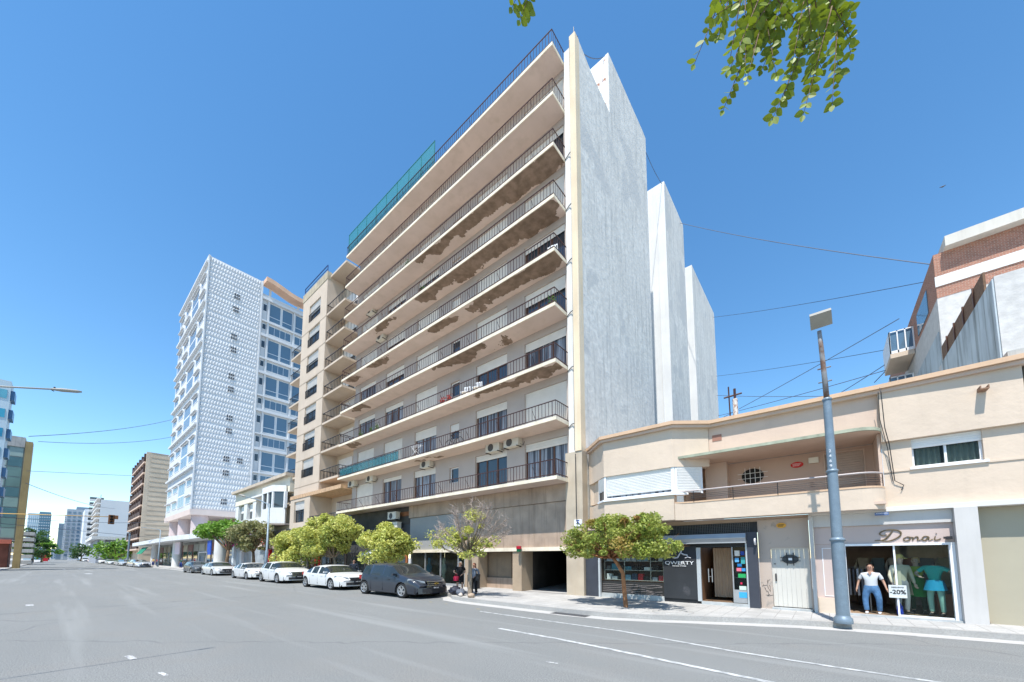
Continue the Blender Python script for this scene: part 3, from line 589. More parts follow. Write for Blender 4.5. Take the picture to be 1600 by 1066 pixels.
# balcony: parapet with rounded end, mossy roof slab, recess
arc = lambda cx, cy, r, a0, a1, n=10: [(cx+r*math.cos(math.radians(a0+(a1-a0)*i/n)), cy+r*math.sin(math.radians(a0+(a1-a0)*i/n))) for i in range(n+1)]
par = [(-4.34, 15.0), (-4.1, 15.14), (-3.8, 15.2)]+arc(.85, 15.85, .65, -90, 0)
MB().ribbon(par, 3.34, 4.02, .14).build('balcony_parapet', SHT, lb)
MB().ribbon([(-4.34, 15.0-.0)]+[(x, y-.015) for x, y in par[1:]], 3.98, 4.035, .17).build('parapet_coping', TRIM, lb)
m = MB(); m.prism([(x, y+.01, 3.37) for x, y in par]+[(1.48, 16.0, 3.37), (-4.34, 16.0, 3.37)], (0, 0, .1)); m.prism([(-8.5, 16.2, 3.37), (-7.22, 15.04, 3.37), (-4.36, 15.04, 3.37), (-4.36, 16.2, 3.37)], (0, 0, .1)); m.build('overhang_floor', SHP, lb)
slab = [(-4.33, 15.06), (-4.2, 15.12)]+arc(.8, 15.87, .72, -90, -4)
MB().prism([(x, y, 5.72) for x, y in slab]+[(1.49, 17.25, 5.72), (-4.33, 17.25, 5.72)], (0, 0, .098)).build('balcony_roof_slab', mat('mossy_edge', (.34, .36, .27), .9, .25, 3, .2, 20, streak=.3), lb)
m = MB(); m.poly([(x, y+.05, 5.716) for x, y in slab]+[(1.4, 17.2, 5.716), (-4.2, 17.2, 5.716)]); m.build('balcony_ceiling', SHP, lb)
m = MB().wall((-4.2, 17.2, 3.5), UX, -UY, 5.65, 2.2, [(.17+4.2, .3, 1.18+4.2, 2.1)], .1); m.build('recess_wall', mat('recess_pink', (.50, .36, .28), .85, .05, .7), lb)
MB().box(1.42, 15.91, 3.5, 1.5, 17.2, 5.71).build('recess_side', SHP, lb); MB().box(-4.3, 16.1, 3.5, -4.2, 17.2, 5.71).build('recess_side', SHP, lb)
MB().box(-3.6, 16.7, 3.5, -2.82, 17.2, 5.71).build('recess_block', SHP, lb)
MB().box(-4.3, 15.3, 3.48, 1.45, 17.2, 3.56).build('balcony_floor', SHP, lb)
f = MB().box(.14, 17.17, 3.8, .17, 17.25, 5.6).box(1.18, 17.17, 3.8, 1.21, 17.25, 5.6).box(.171, 17.17, 5.56, 1.179, 17.25, 5.6).build('balcony_door', SHP, lb); shutter_mb(MB(), (.17, 17.27, 3.8), UX, -UY, 1.01, 1.8, .08).build('roller_shutter', mat('tan_shutter', (.42, .33, .27), .7), f)
c = V((-2.02, 17.19, 5.1)); b = MB(); b.prism([(c.x+.37*math.cos(q), c.y, c.z+.29*math.sin(q)) for q in (i*math.pi/12 for i in range(24))], (0, -.01, 0)); f = b.build('oval_window', DARK, lb)
b = MB()
for i in range(4): b.box(c.x-.25+i*.165, c.y-.06, c.z-.32, c.x-.235+i*.165, c.y-.03, c.z+.32)
for i in range(2): b.box(c.x-.5, c.y-.055, c.z-.1+i*.2, c.x+.5, c.y-.035, c.z-.085+i*.2)
b.build('grille', SHUTW, f)
b = MB(); pr = [(-4.4, 15.16), (-3.8, 15.16)]+arc(.82, 15.8, .64, -90, -10); b.path([(x, y, 4.43) for x, y in pr], .028, 8); hr = b.build('handrail', flat('handrail_grey', (178, 168, 165), .4), lb)
b = MB()
for z in (4.16, 4.22, 4.28): b.path([(x, y+.02, z) for x, y in pr[1:]], .008, 5)
for x in (-3.7, -2.4, -1.1, .2): b.path([(x, 15.18, 4.0), (x, 15.18, 4.42)], .012, 5)
x, y = pr[-1]; b.path([(x, y, 4.0), (x, y, 4.42)], .012, 5); b.build('rails', BLKIRON, hr)
def oval_sign(x, y, z, w_, h_, c1, c2, label, word=None):
    t = thing('wall_plaque', label, 'sign', (x, y, z)); b = MB(); b.prism([(x+w_*math.cos(q), y, z+h_*math.sin(q)) for q in (i*math.pi/12 for i in range(24))], (0, -.02, 0)); b.build('plate', c1, t)
    b = MB()
    for i in range(3): b.box(x-w_*.7, y-.026, z+h_*(.28-.35*i), x+w_*(.65-.15*i), y-.0205, z+h_*(.42-.35*i))
    b.build('lettering', c2, t)
oval_sign(-.62, 17.19, 5.32, .19, .11, flat('plaque_red', (190, 40, 35), .5), flat('plaque_pale', (225, 190, 185), .5), 'red oval wall plaque at the back of the rounded balcony')
oval_sign(-1.12, 15.93, 3.02, .14, .09, flat('plaque_yellow', (215, 160, 60), .5), flat('plaque_dark', (60, 30, 25), .5), 'yellow oval wall plaque above the pale wooden street door')
b = MB().box(-.28, 17.1, 5.3, .0, 17.19, 5.5); t = single('junction_box', b, flat('box_cream', (220, 214, 198), .5), 'small cream junction box beside the red plaque in the balcony recess', 'electric box')
# dangling cables on the facade
b = MB(); b.path([(1.55, 15.7, 7.15), (1.56, 15.55, 6.9), (1.58, 15.6, 5.8), (1.66, 15.74, 5.3), (1.72, 15.84, 4.2), (1.9, 15.86, 4.05), (1.84, 15.86, 3.9)], .012, 5); b.path([(1.5, 15.55, 6.9), (1.5, 15.7, 6.1), (1.62, 15.77, 5.2), (1.68, 15.86, 4.2)], .010, 5)
single('hanging_cable', b, BLKIRON, 'thin black cables hanging down the cream wall right of the rounded balcony', 'cable')
# ---- ground floor
MB().box(-.36, 15.72, 3.28, 1.46, 16.2, 3.4).box(1.46, 15.66, 3.28, 5.2, 16.2, 3.415).build('lintel_moulding', mat('moulding_white', (.62, .60, .56), .7, .05), lb)
MB().box(-8.6, 16.0, 3.2, -.37, 16.4, 3.36).build('ground_beam', SHP, lb)
# tech shop
BK = mat('black_mosaic', (.018, .018, .02), .45, .3, 3, .3, 60); NAVY = mat('anthracite', (.045, .05, .065), .5, .12, 2)
MB().box(-8.6, 15.93, 2.82, -1.82, 16.1, 3.199).build('black_grille_band', BK, lb)
b = MB()
for i in range(60): x = -5.6+i*.06; b.box(x, 15.9, 2.84, x+.012, 15.925, 3.19)
for i in range(6): b.box(-5.6, 15.905, 2.86+i*.06, -2.05, 15.92, 2.87+i*.06)
b.build('grille', mat('grille_grey', (.12, .12, .12), .6), lb)
b = MB(); cz = 2.66
b.prism([(-8.0, 15.60+.0, cz-.16), (-8.0, 15.56, cz-.02), (-8.0, 15.62, cz+.13), (-8.0, 15.92, cz+.15), (-8.0, 15.92, cz-.16)], (5.85, 0, 0)); b.box(-8.0, 15.54, cz-.05, -2.15, 15.59, cz-.02); b.box(-8.0, 15.57, cz-.22, -2.15, 15.62, cz-.17)
b.build('shutter_housing', STEEL, lb)
MB().box(-2.14, 15.7, .15, -1.83, 15.92, 2.82).build('side_column', NAVY, lb)
MB().box(-8.68, 15.86, .15, -8.02, 16.1, 2.82).build('side_column', NAVY, lb)
for q in ((-7.98, 15.75, .15, -7.9, 15.9, 2.5), (-3.86, 15.85, .25, -3.72, 15.95, 2.3), (-2.2, 15.75, .15, -2.13, 15.9, 2.5)): MB().box(*q).build('steel_post', mat('pale_steel', (.5, .53, .55), .35, .06, 3, metal=.3), lb)
MB().box(-5.12, 15.84, .3, -3.87, 15.95, 2.36).build('sign_panel', mat('charcoal_board', (.03, .033, .038), .55, .15, 1.2, spot=((.09, .09, .10), .62, .75, 1.3)), lb)
MB().box(-5.12, 15.88, .15, -3.87, 15.95, .297).box(-7.9, 15.88, 2.3, -2.2, 15.98, 2.5).build('base_panel', BLACKP, lb)
MB().box(-7.9, 15.9, .15, -5.13, 16.3, .34).build('window_plinth', mat('grey_marble', (.4, .42, .42), .5, .2, 3), lb); MB().box(-3.72, 15.78, .15, -2.2, 16.1, .26).build('doorstep', mat('grey_marble', (.4, .42, .42), .5, .2, 3), lb)
ts = thing('shop_logo', 'white QWERTY lettering and curved emblem on the black board', 'sign', (-4.5, 15.83, 1.6))
text('lettering', 'QWERTY', .185, WHITEF, (-4.5, 15.825, 1.70), UX, Z3, ts, .02, 0, 1.42, .0)
text('small_lettering', 'TECHO STORE', .062, WHITEF, (-4.5, 15.825, 1.58), UX, Z3, ts, .015, 0, 1.3)
b = MB(); em = lambda pts: [(-4.42+u, 15.825, 1.98+v) for u, v in pts]
b.path(em([(-.12, .30), (-.02, .34), (.03, .24), (.0, .12), (.1, .06), (.22, .04), (.26, -.04)]), [.02, .03, .03, .03, .03, .03, .02], 6)
b.path(em([(.0, .14), (-.08, .02), (-.12, -.06), (-.24, -.08), (-.36, -.02)]), [.02, .03, .03, .03, .015], 6); b.path(em([(.15, -.08), (.26, -.04), (.36, -.08)]), .02, 5); b.build('emblem', flat('emblem_silver', (185, 185, 190), .4), ts)
# display window with goods
b = MB(); b.poly([(-7.95, 17.2, .34), (-5.1, 17.2, .34), (-5.1, 17.2, 2.4), (-7.95, 17.2, 2.4)]); b.poly([(-7.95, 15.95, .9), (-5.1, 15.95, .9), (-5.1, 17.2, .9), (-7.95, 17.2, .9)]); b.poly([(-5.11, 15.95, .3), (-5.11, 17.2, .3), (-5.11, 17.2, 2.4), (-5.11, 15.95, 2.4)]); b.poly([(-7.94, 15.95, .3), (-7.94, 17.2, .3), (-7.94, 17.2, 2.4), (-7.94, 15.95, 2.4)])
b.build('display_room', mat('display_wood', (.14, .07, .045), .6, .3, 2), lb)
MB().box(-7.9, 15.95, .34, -5.12, 15.965, .88).build('display_plinth', mat('wavy_decal', (.03, .03, .03), .3, .2, 2), lb)
b = MB()
for j, z in enumerate((.42, .5, .58, .66, .74)):
    b.path([(-7.88+i*.14, 15.945, z+.035*math.sin(i*.9+j*1.3)*(i/19)+(-.1*(i/19)**3 if j < 3 else 0)) for i in range(20)], .007, 4)
b.build('wave_decal', flat('decal_pale', (170, 160, 158), .5), lb)
t = thing('display_shelf', 'steel shelving with boxed gadgets behind the tech shop window', 'shelf', (-6.5, 16.2, .9))
b = MB()
for z in (.92, 1.35, 1.75): b.box(-7.85, 16.1, z, -5.2, 16.75, z+.025)
for x in (-7.85, -6.9, -5.75, -5.22): b.box(x, 16.1, .9, x+.03, 16.13, 2.35)
b.build('shelves', mat('shelf_metal', (.5, .48, .44), .4, .1, 3, metal=.5), t)
r = random.Random(4); cols = [(200, 30, 40), (230, 230, 228), (40, 60, 90), (120, 160, 180), (25, 25, 28), (190, 190, 195), (210, 60, 70), (90, 90, 95), (60, 130, 150)]
gn = ['red', 'white', 'navy', 'pale blue', 'black', 'light grey', 'pinkish red', 'dark grey', 'teal']; sh = {.945: 'lowest', 1.375: 'middle', 1.775: 'top'}
for z in sh:
    x = -7.75; i = 0
    while x < -5.4:
        wd = r.uniform(.16, .34); q = r.randrange(9); i += 1
        o = single('goods_box', MB().box(x, 16.14, z, x+wd, 16.4, z+r.uniform(.12, .3)).box(x+.02, 16.135, z+.03, x+wd-.02, 16.139, z+.09), flat('goods_'+gn[q].replace(' ', '_'), cols[q], .4), '%s boxed gadget on the %s shelf behind the shop glass, %s from left' % (gn[q], sh[z], ['first', 'second', 'third', 'fourth', 'fifth', 'sixth', 'seventh', 'eighth', 'ninth', 'tenth', 'eleventh', 'twelfth'][min(i-1, 11)]), 'box', 'boxed goods in the tech shop window'); x += wd+.05
MB().box(-7.9, 15.93, .9, -5.12, 15.94, 2.3).build('display_glass', CLEAR, lb)
# shop door opening, interior, glass leaf with stickers
b = MB(); b.poly([(-3.75, 18.5, .2), (-2.2, 18.5, .2), (-2.2, 18.5, 2.4), (-3.75, 18.5, 2.4)]); b.poly([(-3.74, 15.95, .2), (-3.74, 18.5, .2), (-3.74, 18.5, 2.4), (-3.74, 15.95, 2.4)]); b.poly([(-2.19, 15.95, .2), (-2.19, 18.5, .2), (-2.19, 18.5, 2.4), (-2.19, 15.95, 2.4)]); b.build('shop_interior_wall', mat('interior_brown', (.20, .10, .05), .7, .3, 1.5), lb)
MB().poly([(-3.74, 15.95, .262), (-2.2, 15.95, .262), (-2.2, 18.5, .262), (-3.74, 18.5, .262)]).build('shop_interior_floor', mat('interior_floor', (.17, .11, .07), .4, .2, 2), lb)
b = MB()
for i in range(14):
    x0 = -3.5+i*.05; b.poly([(x0, 17.0+.03*(i % 2), .35), (x0+.05, 17.0+.03*((i+1) % 2), .35), (x0+.05, 17+.03*((i+1) % 2), 2.3), (x0, 17+.03*(i % 2), 2.3)])
single('curtain', b, flat('curtain_sand', (190, 165, 140), .9), 'sand coloured curtain just inside the open tech shop door', 'curtain')
t = thing('counter', 'black shop counter inside the open tech shop door', 'counter', (-2.6, 17.6, .26)); MB().box(-2.95, 17.4, .26, -2.2, 17.9, 1.1).build('body', BLACKP, t); MB().box(-2.98, 17.37, 1.1, -2.2, 17.93, 1.14).build('top', STEEL, t)
o = single('monitor', MB().box(-2.9, 17.5, 1.16, -2.62, 17.54, 1.5).box(-2.8, 17.5, 1.141, -2.72, 17.6, 1.16), flat('monitor_grey', (140, 130, 120), .5), 'pale screen standing on the tech shop counter', 'screen')
b = MB().box(-2.66, 15.86, .28, -2.62, 15.9, 2.3).box(-2.62, 15.865, .28, -2.22, 15.875, .75); f = b.build('glass_door_leaf', STEEL, lb)
MB().box(-2.61, 15.88, .28, -2.21, 15.89, 2.3).build('pane', CLEAR, f)
MB().path([(-3.42, 15.7, 1.0), (-3.42, 15.7, 1.5)], .016, 6).path([(-3.42, 15.7, 1.2), (-3.36, 15.85, 1.2)], .012, 5).path([(-3.3, 15.7, 1.0), (-3.3, 15.7, 1.5)], .016, 6).build('door_handle', STEEL, f)
for (u, v, w_, h_, c, n_) in ((.06, 2.0, .16, .2, (205, 200, 190), 'white'), (.25, 2.03, .12, .14, (40, 70, 150), 'blue'), (.06, 1.78, .13, .15, (90, 160, 205), 'sky'), (.25, 1.72, .13, .24, (60, 150, 150), 'teal'), (.13, 1.62, .14, .1, (30, 110, 170), 'ocean'), (.1, 1.45, .15, .12, (215, 110, 130), 'pink'), (.26, 1.45, .12, .11, (60, 140, 200), 'azure'), (.14, 1.22, .24, .14, (40, 160, 90), 'green'), (.16, .78, .22, .14, (190, 205, 195), 'mint'), (.2, .98, .06, .07, (200, 40, 80), 'crimson'), (.14, .5, .25, .2, (60, 160, 210), 'cyan')):
    MB().box(-2.62+u, 15.855, v-.03, -2.62+u+w_, 15.862, v+h_-.03).build('sticker', flat('sticker_'+n_, c, .5), f)
b = MB(); b.lathe((-1.88, 15.62, 2.48), [(0, -.02), (.11, -.02), (.13, 0), (.13, .03), (0, .03)], 20, 'x'); single('round_sign', b, flat('round_white', (205, 205, 208), .4), 'white round projecting sign at the right end of the tech shop shutter', 'sign')
# street door and its porch
w = MB().wall((-1.82, 15.95, .15), UX, -UY, 1.44, 3.1, [(.35, .06, 1.4, 2.1)], .12); w.build('porch_wall', mat('porch_taupe', (.46, .38, .32), .8, .06, .8, spot=((.30, .27, .24), .6, .7, 3)), lb)
f = MB()
for i in range(8): f.box(-1.46+i*.13, 16.04, .24, -1.465+(i+1)*.13, 16.08, 2.24)
f.box(-1.47, 16.0, 2.2, -.42, 16.06, 2.25); f = f.build('street_door', mat('door_pale', (.56, .54, .49), .55, .03, 2), lb)
c = V((-.93, 16.02, 1.86)); b = MB(); b.prism([(c.x+.23*math.cos(q), c.y, c.z+.16*math.sin(q)) for q in (i*math.pi/10 for i in range(20))], (0, -.02, 0)); b.build('door_window', mat('door_port', (.06, .065, .07), .4), f)
b = MB()
for dx in (-.09, .09): b.box(c.x+dx-.012, c.y-.04, c.z-.22, c.x+dx+.012, c.y-.025, c.z+.22)
for dz in (-.06, .06): b.box(c.x-.28, c.y-.042, c.z+dz-.01, c.x+.28, c.y-.027, c.z+dz+.01)
b.build('door_grille', BLKIRON, f); MB().box(c.x-.05, c.y-.03, c.z-.04, c.x+.05, c.y-.021, c.z+.04).build('letter_plate', WHITEF, f)
MB().box(-1.38, 16.0, 1.1, -1.34, 16.03, 1.36).build('door_handle', BLKIRON, f); MB().box(-1.39, 16.0, 1.68, -1.35, 16.03, 1.71).build('door_lock', BLKIRON, f)
MB().box(-1.5, 15.8, .15, -.4, 16.0, .215).build('doorstep', mat('grey_marble', (.4, .42, .42), .5), lb)
b = MB(); r = random.Random(3)
for i in range(9): x, z = -1.72+r.random()*.18, .6+r.random()*.45; b.path([(x, 15.946, z), (x+r.uniform(-.1, .1), 15.946, z+r.uniform(-.12, .12)), (x+r.uniform(-.1, .12), 15.946, z+r.uniform(-.15, .15))], .006, 4)
b.build('graffiti', BLKIRON, lb)
# clothing shop
PF = mat('fascia_pink', (.52, .42, .38), .7, .05, .8); WP = mat('white_pillar', (.52, .50, .475), .6, .08, .8, streak=.35, scol=(.36, .34, .31))
MB().box(-.365, 15.7, .15, -.27, 16.0, 3.276).build('frame_post', WP, lb)
MB().box(2.78, 15.62, .15, 3.2, 16.0, 3.276).build('white_pillar', WP, lb)
MB().box(-.265, 15.8, 2.9, 2.775, 16.0, 3.276).build('lintel', WP, lb)
MB().box(-.265, 15.88, 2.34, 2.775, 16.05, 2.897).build('fascia', PF, lb)
MB().box(-.265, 15.9, .62, .44, 16.1, 2.337).build('side_panel', PF, lb); MB().box(-.265, 15.82, .15, .44, 16.1, .617).build('panel_base', SHT, lb)
b = MB(); b.box(-.08, 15.885, .7, -.06, 15.897, 2.2); b.box(-.08, 15.885, 2.2, .44, 15.897, 2.22); b.box(-.08, 15.885, .68, .44, 15.897, .697); b.build('panel_trim', WHITEF, lb)
b = MB(); b.box(.44, 15.84, 2.27, 2.775, 15.98, 2.337); b.box(.44, 15.86, .2, .5, 15.98, 2.268); b.box(2.66, 15.84, .2, 2.775, 15.98, 2.268); b.box(1.56, 15.9, .2, 1.6, 15.95, 2.268); b.box(1.6, 15.9, .2, 2.66, 15.95, .24); fr = b.build('shopfront_frame', WHITEF, lb)
MB().box(1.6, 15.92, .24, 2.66, 15.93, 2.268).build('pane', CLEAR, fr)
b = MB(); b.poly([(.44, 20, .2), (3.6, 20, .2), (3.6, 20, 2.5), (.44, 20, 2.5)]); b.poly([(.3, 15.98, .2), (.3, 20, .2), (.3, 20, 2.5), (.3, 15.98, 2.5)]); b.poly([(3.2, 15.98, .2), (3.2, 20, .2), (3.2, 20, 2.5), (3.2, 15.98, 2.5)]); b.build('shop_wall', mat('shop_umber', (.52, .40, .33), .8, .3, 1.2), lb)
MB().poly([(.3, 15.9, .2), (3.3, 15.9, .2), (3.3, 20, .2), (.3, 20, .2)]).build('shop_floor', mat('shop_floor', (.34, .24, .16), .35, .2, 2), lb)
MB().poly([(.3, 15.98, 2.46), (3.3, 15.98, 2.46), (3.3, 20, 2.46), (.3, 20, 2.46)]).build('shop_ceiling', mat('shop_ceiling', (.3, .26, .22), .8), lb)
MB().box(.3, 15.7, .15, 2.78, 15.9, .2).build('doorstep', mat('grey_marble', (.4, .42, .42), .5), lb)
ds = thing('script_sign', 'bronze script lettering Donai above the clothing shop door', 'sign', (1.85, 15.87, 2.5))
DB = mat('bronze_letters', (.16, .12, .07), .4, .1, 4, metal=.4)
def stroke(pts, w, x0=0, sc=1.):
    P = []; n = len(pts)
    for i in range(n-1):
        p0, p1, p2, p3 = [pts[min(max(i+j, 0), n-1)] for j in (-1, 0, 1, 2)]
        for k in range(5):
            s = k/5; f_ = lambda a, b, c, d: .5*((2*b)+(-a+c)*s+(2*a-5*b+4*c-d)*s*s+(-a+3*b-3*c+d)*s**3)
            P.append((f_(p0[0], p1[0], p2[0], p3[0]), f_(p0[1], p1[1], p2[1], p3[1])))
    P.append(pts[-1]); m = len(P)
    return [(1.18+(x0+u*sc), 15.865, 2.40+v*sc) for u, v in P], [w*(.55+.45*math.sin(math.pi*i/(m-1))) for i in range(m)]
b = MB(); b.path(*stroke([(.0, .02), (.1, .03), (.26, .0), (.42, .05), (.56, .17), (.55, .29), (.38, .34), (.2, .31), (.12, .22), (.2, .17), (.27, .2)], .02), 6); b.path(*stroke([(.40, .30), (.32, .18), (.22, .06), (.12, .02)], .024), 6); b.build('letter_d', DB, ds)
for x0, nm, st in ((.6, 'letter_o', [[(.1, .12), (.02, .07), (.04, .0), (.13, .02), (.15, .09), (.1, .12), (.2, .1)]]), (.78, 'letter_n', [[(.03, .11), (.02, .0)], [(.02, .04), (.1, .12), (.13, .08), (.12, .01), (.2, .03)]]), (.98, 'letter_a', [[(.14, .11), (.06, .12), (.01, .04), (.07, .0), (.14, .1), (.14, .01), (.22, .04)]]), (1.2, 'letter_i', [[(.05, .12), (.03, .02), (.09, .01), (.15, .05)], [(.07, .19), (.075, .2)]])):
    b = MB()
    for s_ in st: b.path(*stroke(s_, .017, x0), 6)
    b.build(nm, DB, ds)
b = MB().box(2.62, 15.7, 2.42, 2.72, 15.86, 2.5).box(2.56, 15.66, 2.43, 2.64, 15.76, 2.49); single('floodlight', b, BLKIRON, 'small black lamp at the right end of the bronze script sign', 'lamp')
# neighbouring gate front at the right edge
MB().box(3.2, 16.05, .15, 6.2, 16.2, 3.279).build('garage_door', mat('olive_beige', (.38, .345, .26), .8, .05, .8), lb)
p = atY(1378, 803, 15.55); t = thing('street_name_sign', 'small blue and white street name sign below the balcony corner', 'sign', (p.x, 15.6, p.z)); MB().box(p.x-.15, 15.6, p.z-.04, p.x+.15, 15.615, p.z+.05).build('plate', flat('street_sign_blue', (90, 110, 150), .4), t)
text('lettering', 'RIVADAVIA', .05, WHITEF, (p.x, 15.598, p.z+.015), UX, Z3, t, .004)
# stock in the clothing shop
t = thing('clothes_rack', 'clothes rack with grey patterned garments inside the shop doorway', 'rack', (.75, 16.9, .2)); b = MB(); b.path([(.5, 16.9, .2), (.5, 16.9, 1.6), (1.05, 16.9, 1.6), (1.05, 16.9, .2)], .018, 6); b.build('frame', STEEL, t)
for i, c in enumerate(((150, 150, 152), (90, 90, 95), (185, 185, 188), (120, 120, 125), (60, 60, 65))):
    b = MB(); x = .55+i*.1; b.prism([(x, 16.7, 1.55), (x, 17.1, 1.55), (x, 17.2, .7), (x, 16.6, .7)], (.05, 0, 0)); b.build('garment', flat('rack_garment%d' % i, c, .9), t)
for (x, y, w_, h_, c, l) in ((2.72, 17.0, .4, .6, (178, 120, 95), 'salmon coloured box on the shop floor behind the teal mannequin'), (1.2, 18.6, .7, .9, (70, 45, 35), 'dark wooden display table at the back of the clothing shop')):
    single('display_cube', MB().box(x-w_/2, y, .2, x+w_/2, y+.4, .2+h_).box(x-w_/2-.01, y-.01, .2+h_, x+w_/2+.01, y+.41, .22+h_), flat('cube_%d' % c[0], c, .6), l, 'display block')
r = random.Random(9); nm = ['leftmost', 'second', 'third', 'fourth', 'fifth', 'rightmost']
for i in range(6):
    x = .9+i*.4; c = [(200, 190, 170), (120, 140, 150), (210, 205, 200), (160, 90, 60), (90, 100, 110), (190, 185, 150)][i]; b = MB(); b.prism([(x, 18.9, 1.9), (x+.3, 18.9, 1.9), (x+.36, 18.9, .95), (x-.06, 18.9, .95)], (0, .08, 0)); b.prism([(x-.12, 18.9, 1.55), (x, 18.9, 1.88), (x+.04, 18.9, 1.6), (x-.05, 18.9, 1.42)], (0, .08, 0))
    single('hanging_garment', b, flat('garm_%d' % i, c, .9), 'garment hanging on the back wall of the clothing shop, %s of six' % nm[i], 'garment', 'garments on the shop back wall')
for i, x in enumerate((1.7, 2.35)):
    b = MB(); b.lathe((x, 17.2, 2.3), [(.13, 0), (.11, .06), (.03, .13), (0, .16)], 14); single('ceiling_lamp', b, WHITEF, ['round ceiling lamp over the left mannequin', 'round ceiling lamp over the teal mannequin'][i], 'lamp', 'ceiling lamps in the clothing shop')
ss = thing('sale_sign', 'white discount sign reading -20% on the shop glass', 'sign', (1.72, 15.9, .9)); p0 = atY(1388, 914, 15.87); p1 = atY(1418, 935, 15.87)
MB().box(p0.x, 15.87, p1.z, p1.x, 15.885, p0.z).build('board', flat('sale_white', (200, 205, 205), .6), ss); c = (p0+p1)/2
text('lettering', '-20%', .17, BLKIRON, (c.x, 15.865, c.z-.02), UX, Z3, ss, .006, 0, 1.0, .003); text('small_lettering', 'DESCUENTO', .045, BLKIRON, (c.x, 15.865, c.z+.12), UX, Z3, ss, .006)
# ================================================================== BRICK BUILDING BEHIND, UPPER RIGHT
rb = thing('brick_building', 'red brick building with white bands rising behind the cream house', 'building', (8, 23.4, .15))
BR = mat('red_brick', (.40, .17, .11), .9, .15, 1, kind='brick'); WR = mat('rough_white', (.56, .545, .52), .95, .08, .5, 1.0, 4, streak=.3, scol=(.42, .41, .39), fine=.1)
GSW = mat('streaked_cement', (.44, .50, .53), .9, .15, .7, .2, 12, streak=1.0, scol=(.10, .11, .10))
X = 4.3
MB().box(X, 23.4, 13.0, 20, 40, 14.98).build('brick_wall', BR, rb)
MB().box(X-.02, 23.36, 13.5, 20, 23.398, 13.95).build('white_band', WHITE, rb)
MB().box(X-.001, 23.41, 8, 20, 39, 12.999).build('plaster_wall', WR, rb)
MB().box(X+.3, 23.0, 14.981, 20, 40, 15.42).build('roof_fascia', mat('fascia_white', (.56, .53, .47), .8, .06, 1, streak=.3), rb)
MB().box(X-.03, 23.6, 8, X-.004, 38, 11.6).build('side_render', GSW, rb)
MB().box(X-.03, 25.0, 13.2, X-.003, 27.4, 14.3).build('side_window', mat('side_glass', (.12, .2, .25), .1), rb)
for (y, z) in ((28.5, 13.1), (29.5, 10.9)):
    g_ = MB().box(X-.95, y, z-.3, X-.035, y+2.6, z-.05).build('balcony', SHT, rb); b = MB(); b.box(X-.95, y, z-.05, X-.91, y+2.6, z+1.2); b.box(X-.95, y, z-.05, X-.035, y+.04, z+.1)
    for i in range(4): b.box(X-.95+i*.3, y, z-.05, X-.90+i*.3, y+.05, z+1.2)
    b.box(X-.95, y, z+1.15, X-.035, y+.05, z+1.2); b.build('glazed_railing', WHITEF, g_); MB().box(X-.9, y+.06, z-.04, X-.05, y+.07, z+1.14).build('pane', GLASSB, g_)
wb = thing('white_neighbour', 'rough white rendered building at the right edge beside the cream house', 'building', (7, 17, .15))
MB().box(4.26, 17.05, 3.4, 14, 24, 10.15).box(4.3, 15.9, 3.45, 14, 17.04, 7.0).build('front_wall', WR, wb); MB().box(4.22, 17.08, 6, 4.255, 23.35, 10.1).build('streaked_side_wall', GSW, wb)
b = MB(); b.box(4.26, 17.9, 10.155, 4.31, 23.3, 10.8); b.build('board_fence', mat('bamboo_boards', (.17, .10, .06), .8, .3, 12, streak=.3), wb)
for y in (18.8, 20, 21.2, 22.3): MB().box(4.22, y, 10.15, 4.257, y+.06, 10.82).build('fence_post', BROWNW, wb)
MB().box(4.0, 15.7, 6.98, 4.4, 17.1, 7.35).build('broken_parapet', CONC, wb)
p = atY(1150, 655, 24); t = thing('roof_mast', 'rusty white mast with small bracket on the roof behind the cream house', 'mast', (p.x, 24, 7)); b = MB(); b.path([(p.x, 24, 7), (p.x, 24, 10.9)], .13, 8); b.build('pole', mat('rusty_white', (.6, .55, .5), .7, .1, 3, spot=((.25, .1, .06), .5, .6, 6)), t)
b = MB(); b.path([(p.x-.3, 24, 11.7), (p.x-.25, 24, 7.2)], .04, 5); b.path([(p.x-.55, 24, 11.1), (p.x+.35, 24, 11.15)], .05, 5); b.path([(p.x, 24, 10.9), (p.x, 24, 11.5)], .07, 6); b.build('antenna', RAILM, t)
# ================================================================== BEIGE BLOCK WITH CORNER BALCONIES
BEI = mat('beige_facade', (.52, .43, .34), .85, .08, .6, .15, 14, streak=.25, scol=(.35, .28, .2))
bb = thing('beige_apartment_block', 'narrow beige apartment block with stacked dark balconies left of the long balconies', 'building', (-38, 15.9, .15))
hs = []; Zb = [26.75-2.87*i for i in range(7)]
for z in [29.6]+Zb[:]: hs.append((1.75, z-8.4-.6, 4.5, z-8.4+1.9-.6-.0))
hs = [(1.8, z-8.4+.15-2.87+.6, 4.55, z-8.4+.15-2.87+2.5) for z in [29.62]+Zb]
hs = [h for h in hs if h[1] > 0]
MB().wall((-43.9, 15.9, 8.4), UX, -UY, 6.0, 23.0, hs, .3).build('pier_wall', BEI, bb)
MB().box(-43.85, 16.22, .15, -38.1, 26, 31.2).build('core', BEI, bb); MB().poly([(-37.9, 15.9, 8.4), (-37.9, 17.6, 8.4), (-37.9, 17.6, 31.4), (-37.9, 15.9, 31.4)]).build('pier_side', BEI, bb)
b = MB()
for z in Zb: b.box(-43.92, 15.885, z-.2, -37.89, 15.899, z-.12)
b.build('floor_joint', mat('joint_dark', (.36, .29, .22), .9), bb)
MB().box(-43.95, 15.86, 30.6, -37.88, 16.3, 31.45).build('weathered_parapet', mat('weathered_top', (.42, .36, .26), .9, .2, .8, streak=.8, scol=(.15, .13, .1)), bb)
